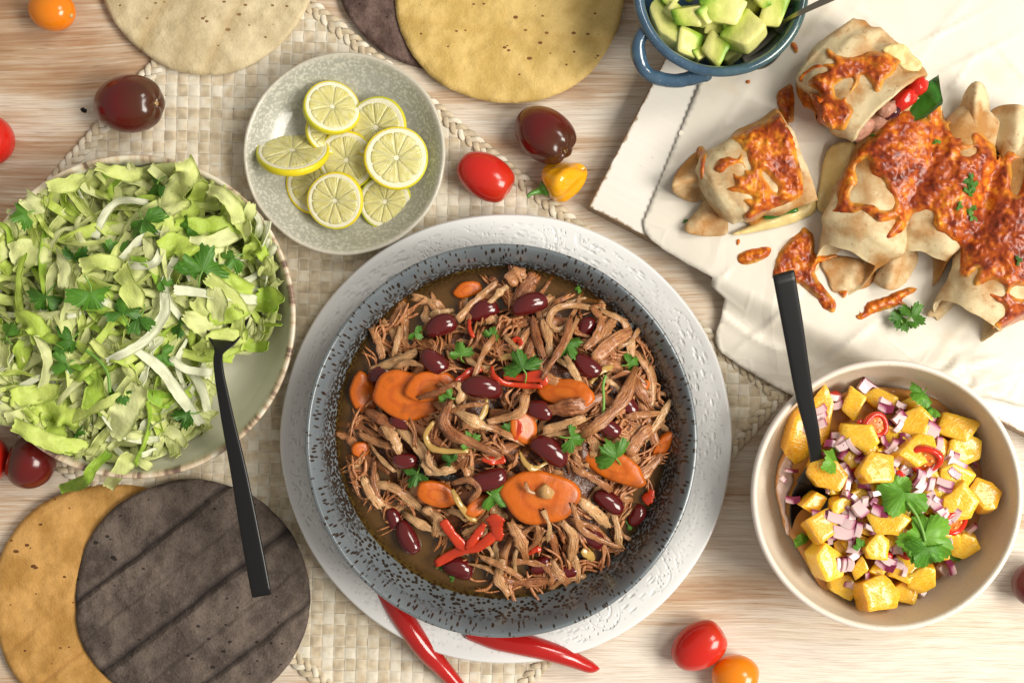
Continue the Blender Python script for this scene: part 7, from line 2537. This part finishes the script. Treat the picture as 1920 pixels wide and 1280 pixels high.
    melt('cheese_topping', [(1455, 214), (1466, 207), (1474, 226), (1488, 252), (1497, 290), (1505, 330), (1504, 366), (1470, 385), (1440, 397), (1415, 422), (1400, 418), (1392, 405), (1405, 390), (1388, 375), (1410, 370), (1370, 360), (1360, 352), (1378, 345), (1372, 322), (1388, 330), (1395, 322), (1391, 308), (1370, 312), (1355, 325), (1338, 320), (1345, 300), (1365, 292), (1383, 296), (1390, 275), (1370, 258), (1405, 240)], tree, ch, t4, 0.0024,
         [[(1394, 284), (1400, 290), (1406, 312), (1402, 318), (1398, 308)], [(1430, 324), (1440, 330), (1455, 348), (1455, 360), (1446, 352), (1436, 338)]], seed=6)
    melt('cheese_strand', [(1306, 278), (1318, 274), (1326, 292), (1322, 316), (1318, 338), (1310, 338), (1312, 312), (1306, 296)], bvh([o4] + [x for x in t4.children if x.name.startswith('folded_edge')] + [paper]), ch, t4, 0.0026, seed=8)
    melt('cheese_topping', [(1551, 91), (1571, 102), (1596, 107), (1632, 96), (1668, 98), (1691, 107), (1709, 118), (1702, 124), (1686, 122), (1680, 134), (1660, 151), (1655, 165), (1641, 174), (1628, 151), (1617, 143), (1606, 165), (1587, 187), (1601, 203), (1597, 222), (1584, 244), (1567, 244), (1531, 228), (1522, 208), (1502, 197), (1492, 169), (1497, 145), (1515, 127), (1542, 119), (1563, 116), (1549, 107)], tree, ch, t5, 0.0024,
         [[(1506, 152), (1518, 134), (1545, 128), (1548, 134), (1522, 142), (1516, 160), (1532, 170), (1534, 178), (1515, 172)], [(1565, 160), (1585, 150), (1600, 148), (1594, 168), (1580, 184), (1566, 176)]], seed=12)
    G_c = 'loose browned cheese on the paper'
    pt = bvh([paper] + [x for x in t1.children if x.type == 'MESH'])
    for poly, lab, sd in (
            ([(1381, 488), (1385, 474), (1410, 466), (1440, 462), (1448, 470), (1440, 482), (1412, 496), (1392, 498)], 'small oval browned cheese crisp alone on the paper', 21),
            ([(1467, 463), (1490, 440), (1507, 426), (1525, 437), (1529, 460), (1533, 478), (1570, 475), (1572, 482), (1535, 496), (1531, 515), (1548, 540), (1567, 564), (1565, 586), (1542, 580), (1530, 560), (1507, 540), (1493, 532), (1475, 532), (1449, 523), (1452, 492)], 'large browned cheese crisp behind the tip of the black spoon handle', 23),
            ([(1625, 566), (1656, 555), (1700, 538), (1722, 541), (1708, 553), (1693, 563), (1706, 575), (1702, 582), (1688, 573), (1668, 580), (1639, 589), (1613, 600), (1604, 592), (1611, 585), (1605, 574), (1611, 573), (1617, 585)], 'long browned cheese crisp touching the coriander sprig on the paper', 25),
            ([(1570, 546), (1590, 543), (1588, 556), (1578, 560), (1572, 552)], 'small browned cheese drip below the first whole wrap', 27),
            ([(1380, 449), (1388, 448), (1389, 456), (1384, 463), (1380, 456)], 'tiny browned cheese crumb above the oval crisp', 29),
            ([(1397, 151), (1406, 150), (1407, 157), (1399, 159)], 'tiny browned cheese crumb below the avocado bowl', 31),
            ([(1480, 82), (1490, 78), (1498, 92), (1494, 102), (1486, 96)], 'browned cheese bit at the right side of the avocado bowl', 33),
            ([(1455, 180), (1468, 162), (1488, 160), (1488, 226), (1466, 226), (1458, 205)], 'dark browned cheese patch left of the propped up half', 35)):
        o = melt('cheese_crisp', poly, pt, ch, None, 0.0022, (), 3.2, 1.3, sd)
        tag(o, lab, 'cheese crisp', G_c)
    # chopped herbs
    G_h = 'chopped coriander on the melted cheese'
    tree2 = bvh([paper] + [x for x in bpy.data.objects if x.name.startswith(('melted_cheese', 'tortilla_shell'))])
    for x, y, s_, lab in ((1815, 340, 24, 'left part of the wet coriander bit on the cheese'), (1828, 346, 24, 'right part of the wet coriander bit on the cheese'), (1820, 358, 22, 'lower part of the wet coriander bit on the cheese'), (1801, 387, 14, 'small green herb speck below the wet coriander bit'), (1819, 398, 22, 'pale green herb bit lower on the cheese'), (1824, 408, 16, 'small herb bit touching the pale green one'), (1756, 264, 14, 'dark herb speck near the top of the cheese sheet'), (1912, 488, 16, 'green herb bit at the right on the cheese')):
        p = at(x, y, 0.055)
        z = drop(tree2, [p.x], [p.y], 0.05)[0]
        cilantro(x, y, s_, rng.uniform(0, 6), z + 0.0018, lab, G_h, (rng.uniform(-.5, .5), rng.uniform(-.5, .5)), 3, False)
    G_p = 'coriander sprig on the baking paper'
    cilantro(1716, 583, 46, -0.6, 0.027, 'frilly right leaf of the coriander sprig on baking paper', G_p, (0.2, -0.2), 3, True)
    cilantro(1680, 594, 40, 1.2, 0.025, 'left leaf of the coriander sprig on baking paper', G_p, (0.3, 0.5), 3, True)
    cilantro(1697, 610, 36, 2.7, 0.025, 'lower narrow leaf of the coriander sprig on baking paper', G_p, (0.2, 0.8), 3, False)
    tag(cilantro(1285, 413, 9, 0.5, 0.020, 'tiny green herb speck on the paper by the left half wrap', G_p, (0.1, 0.2), 3, False), 'tiny green herb speck on the paper by the left half wrap', 'herb leaf', None)


build_wraps()
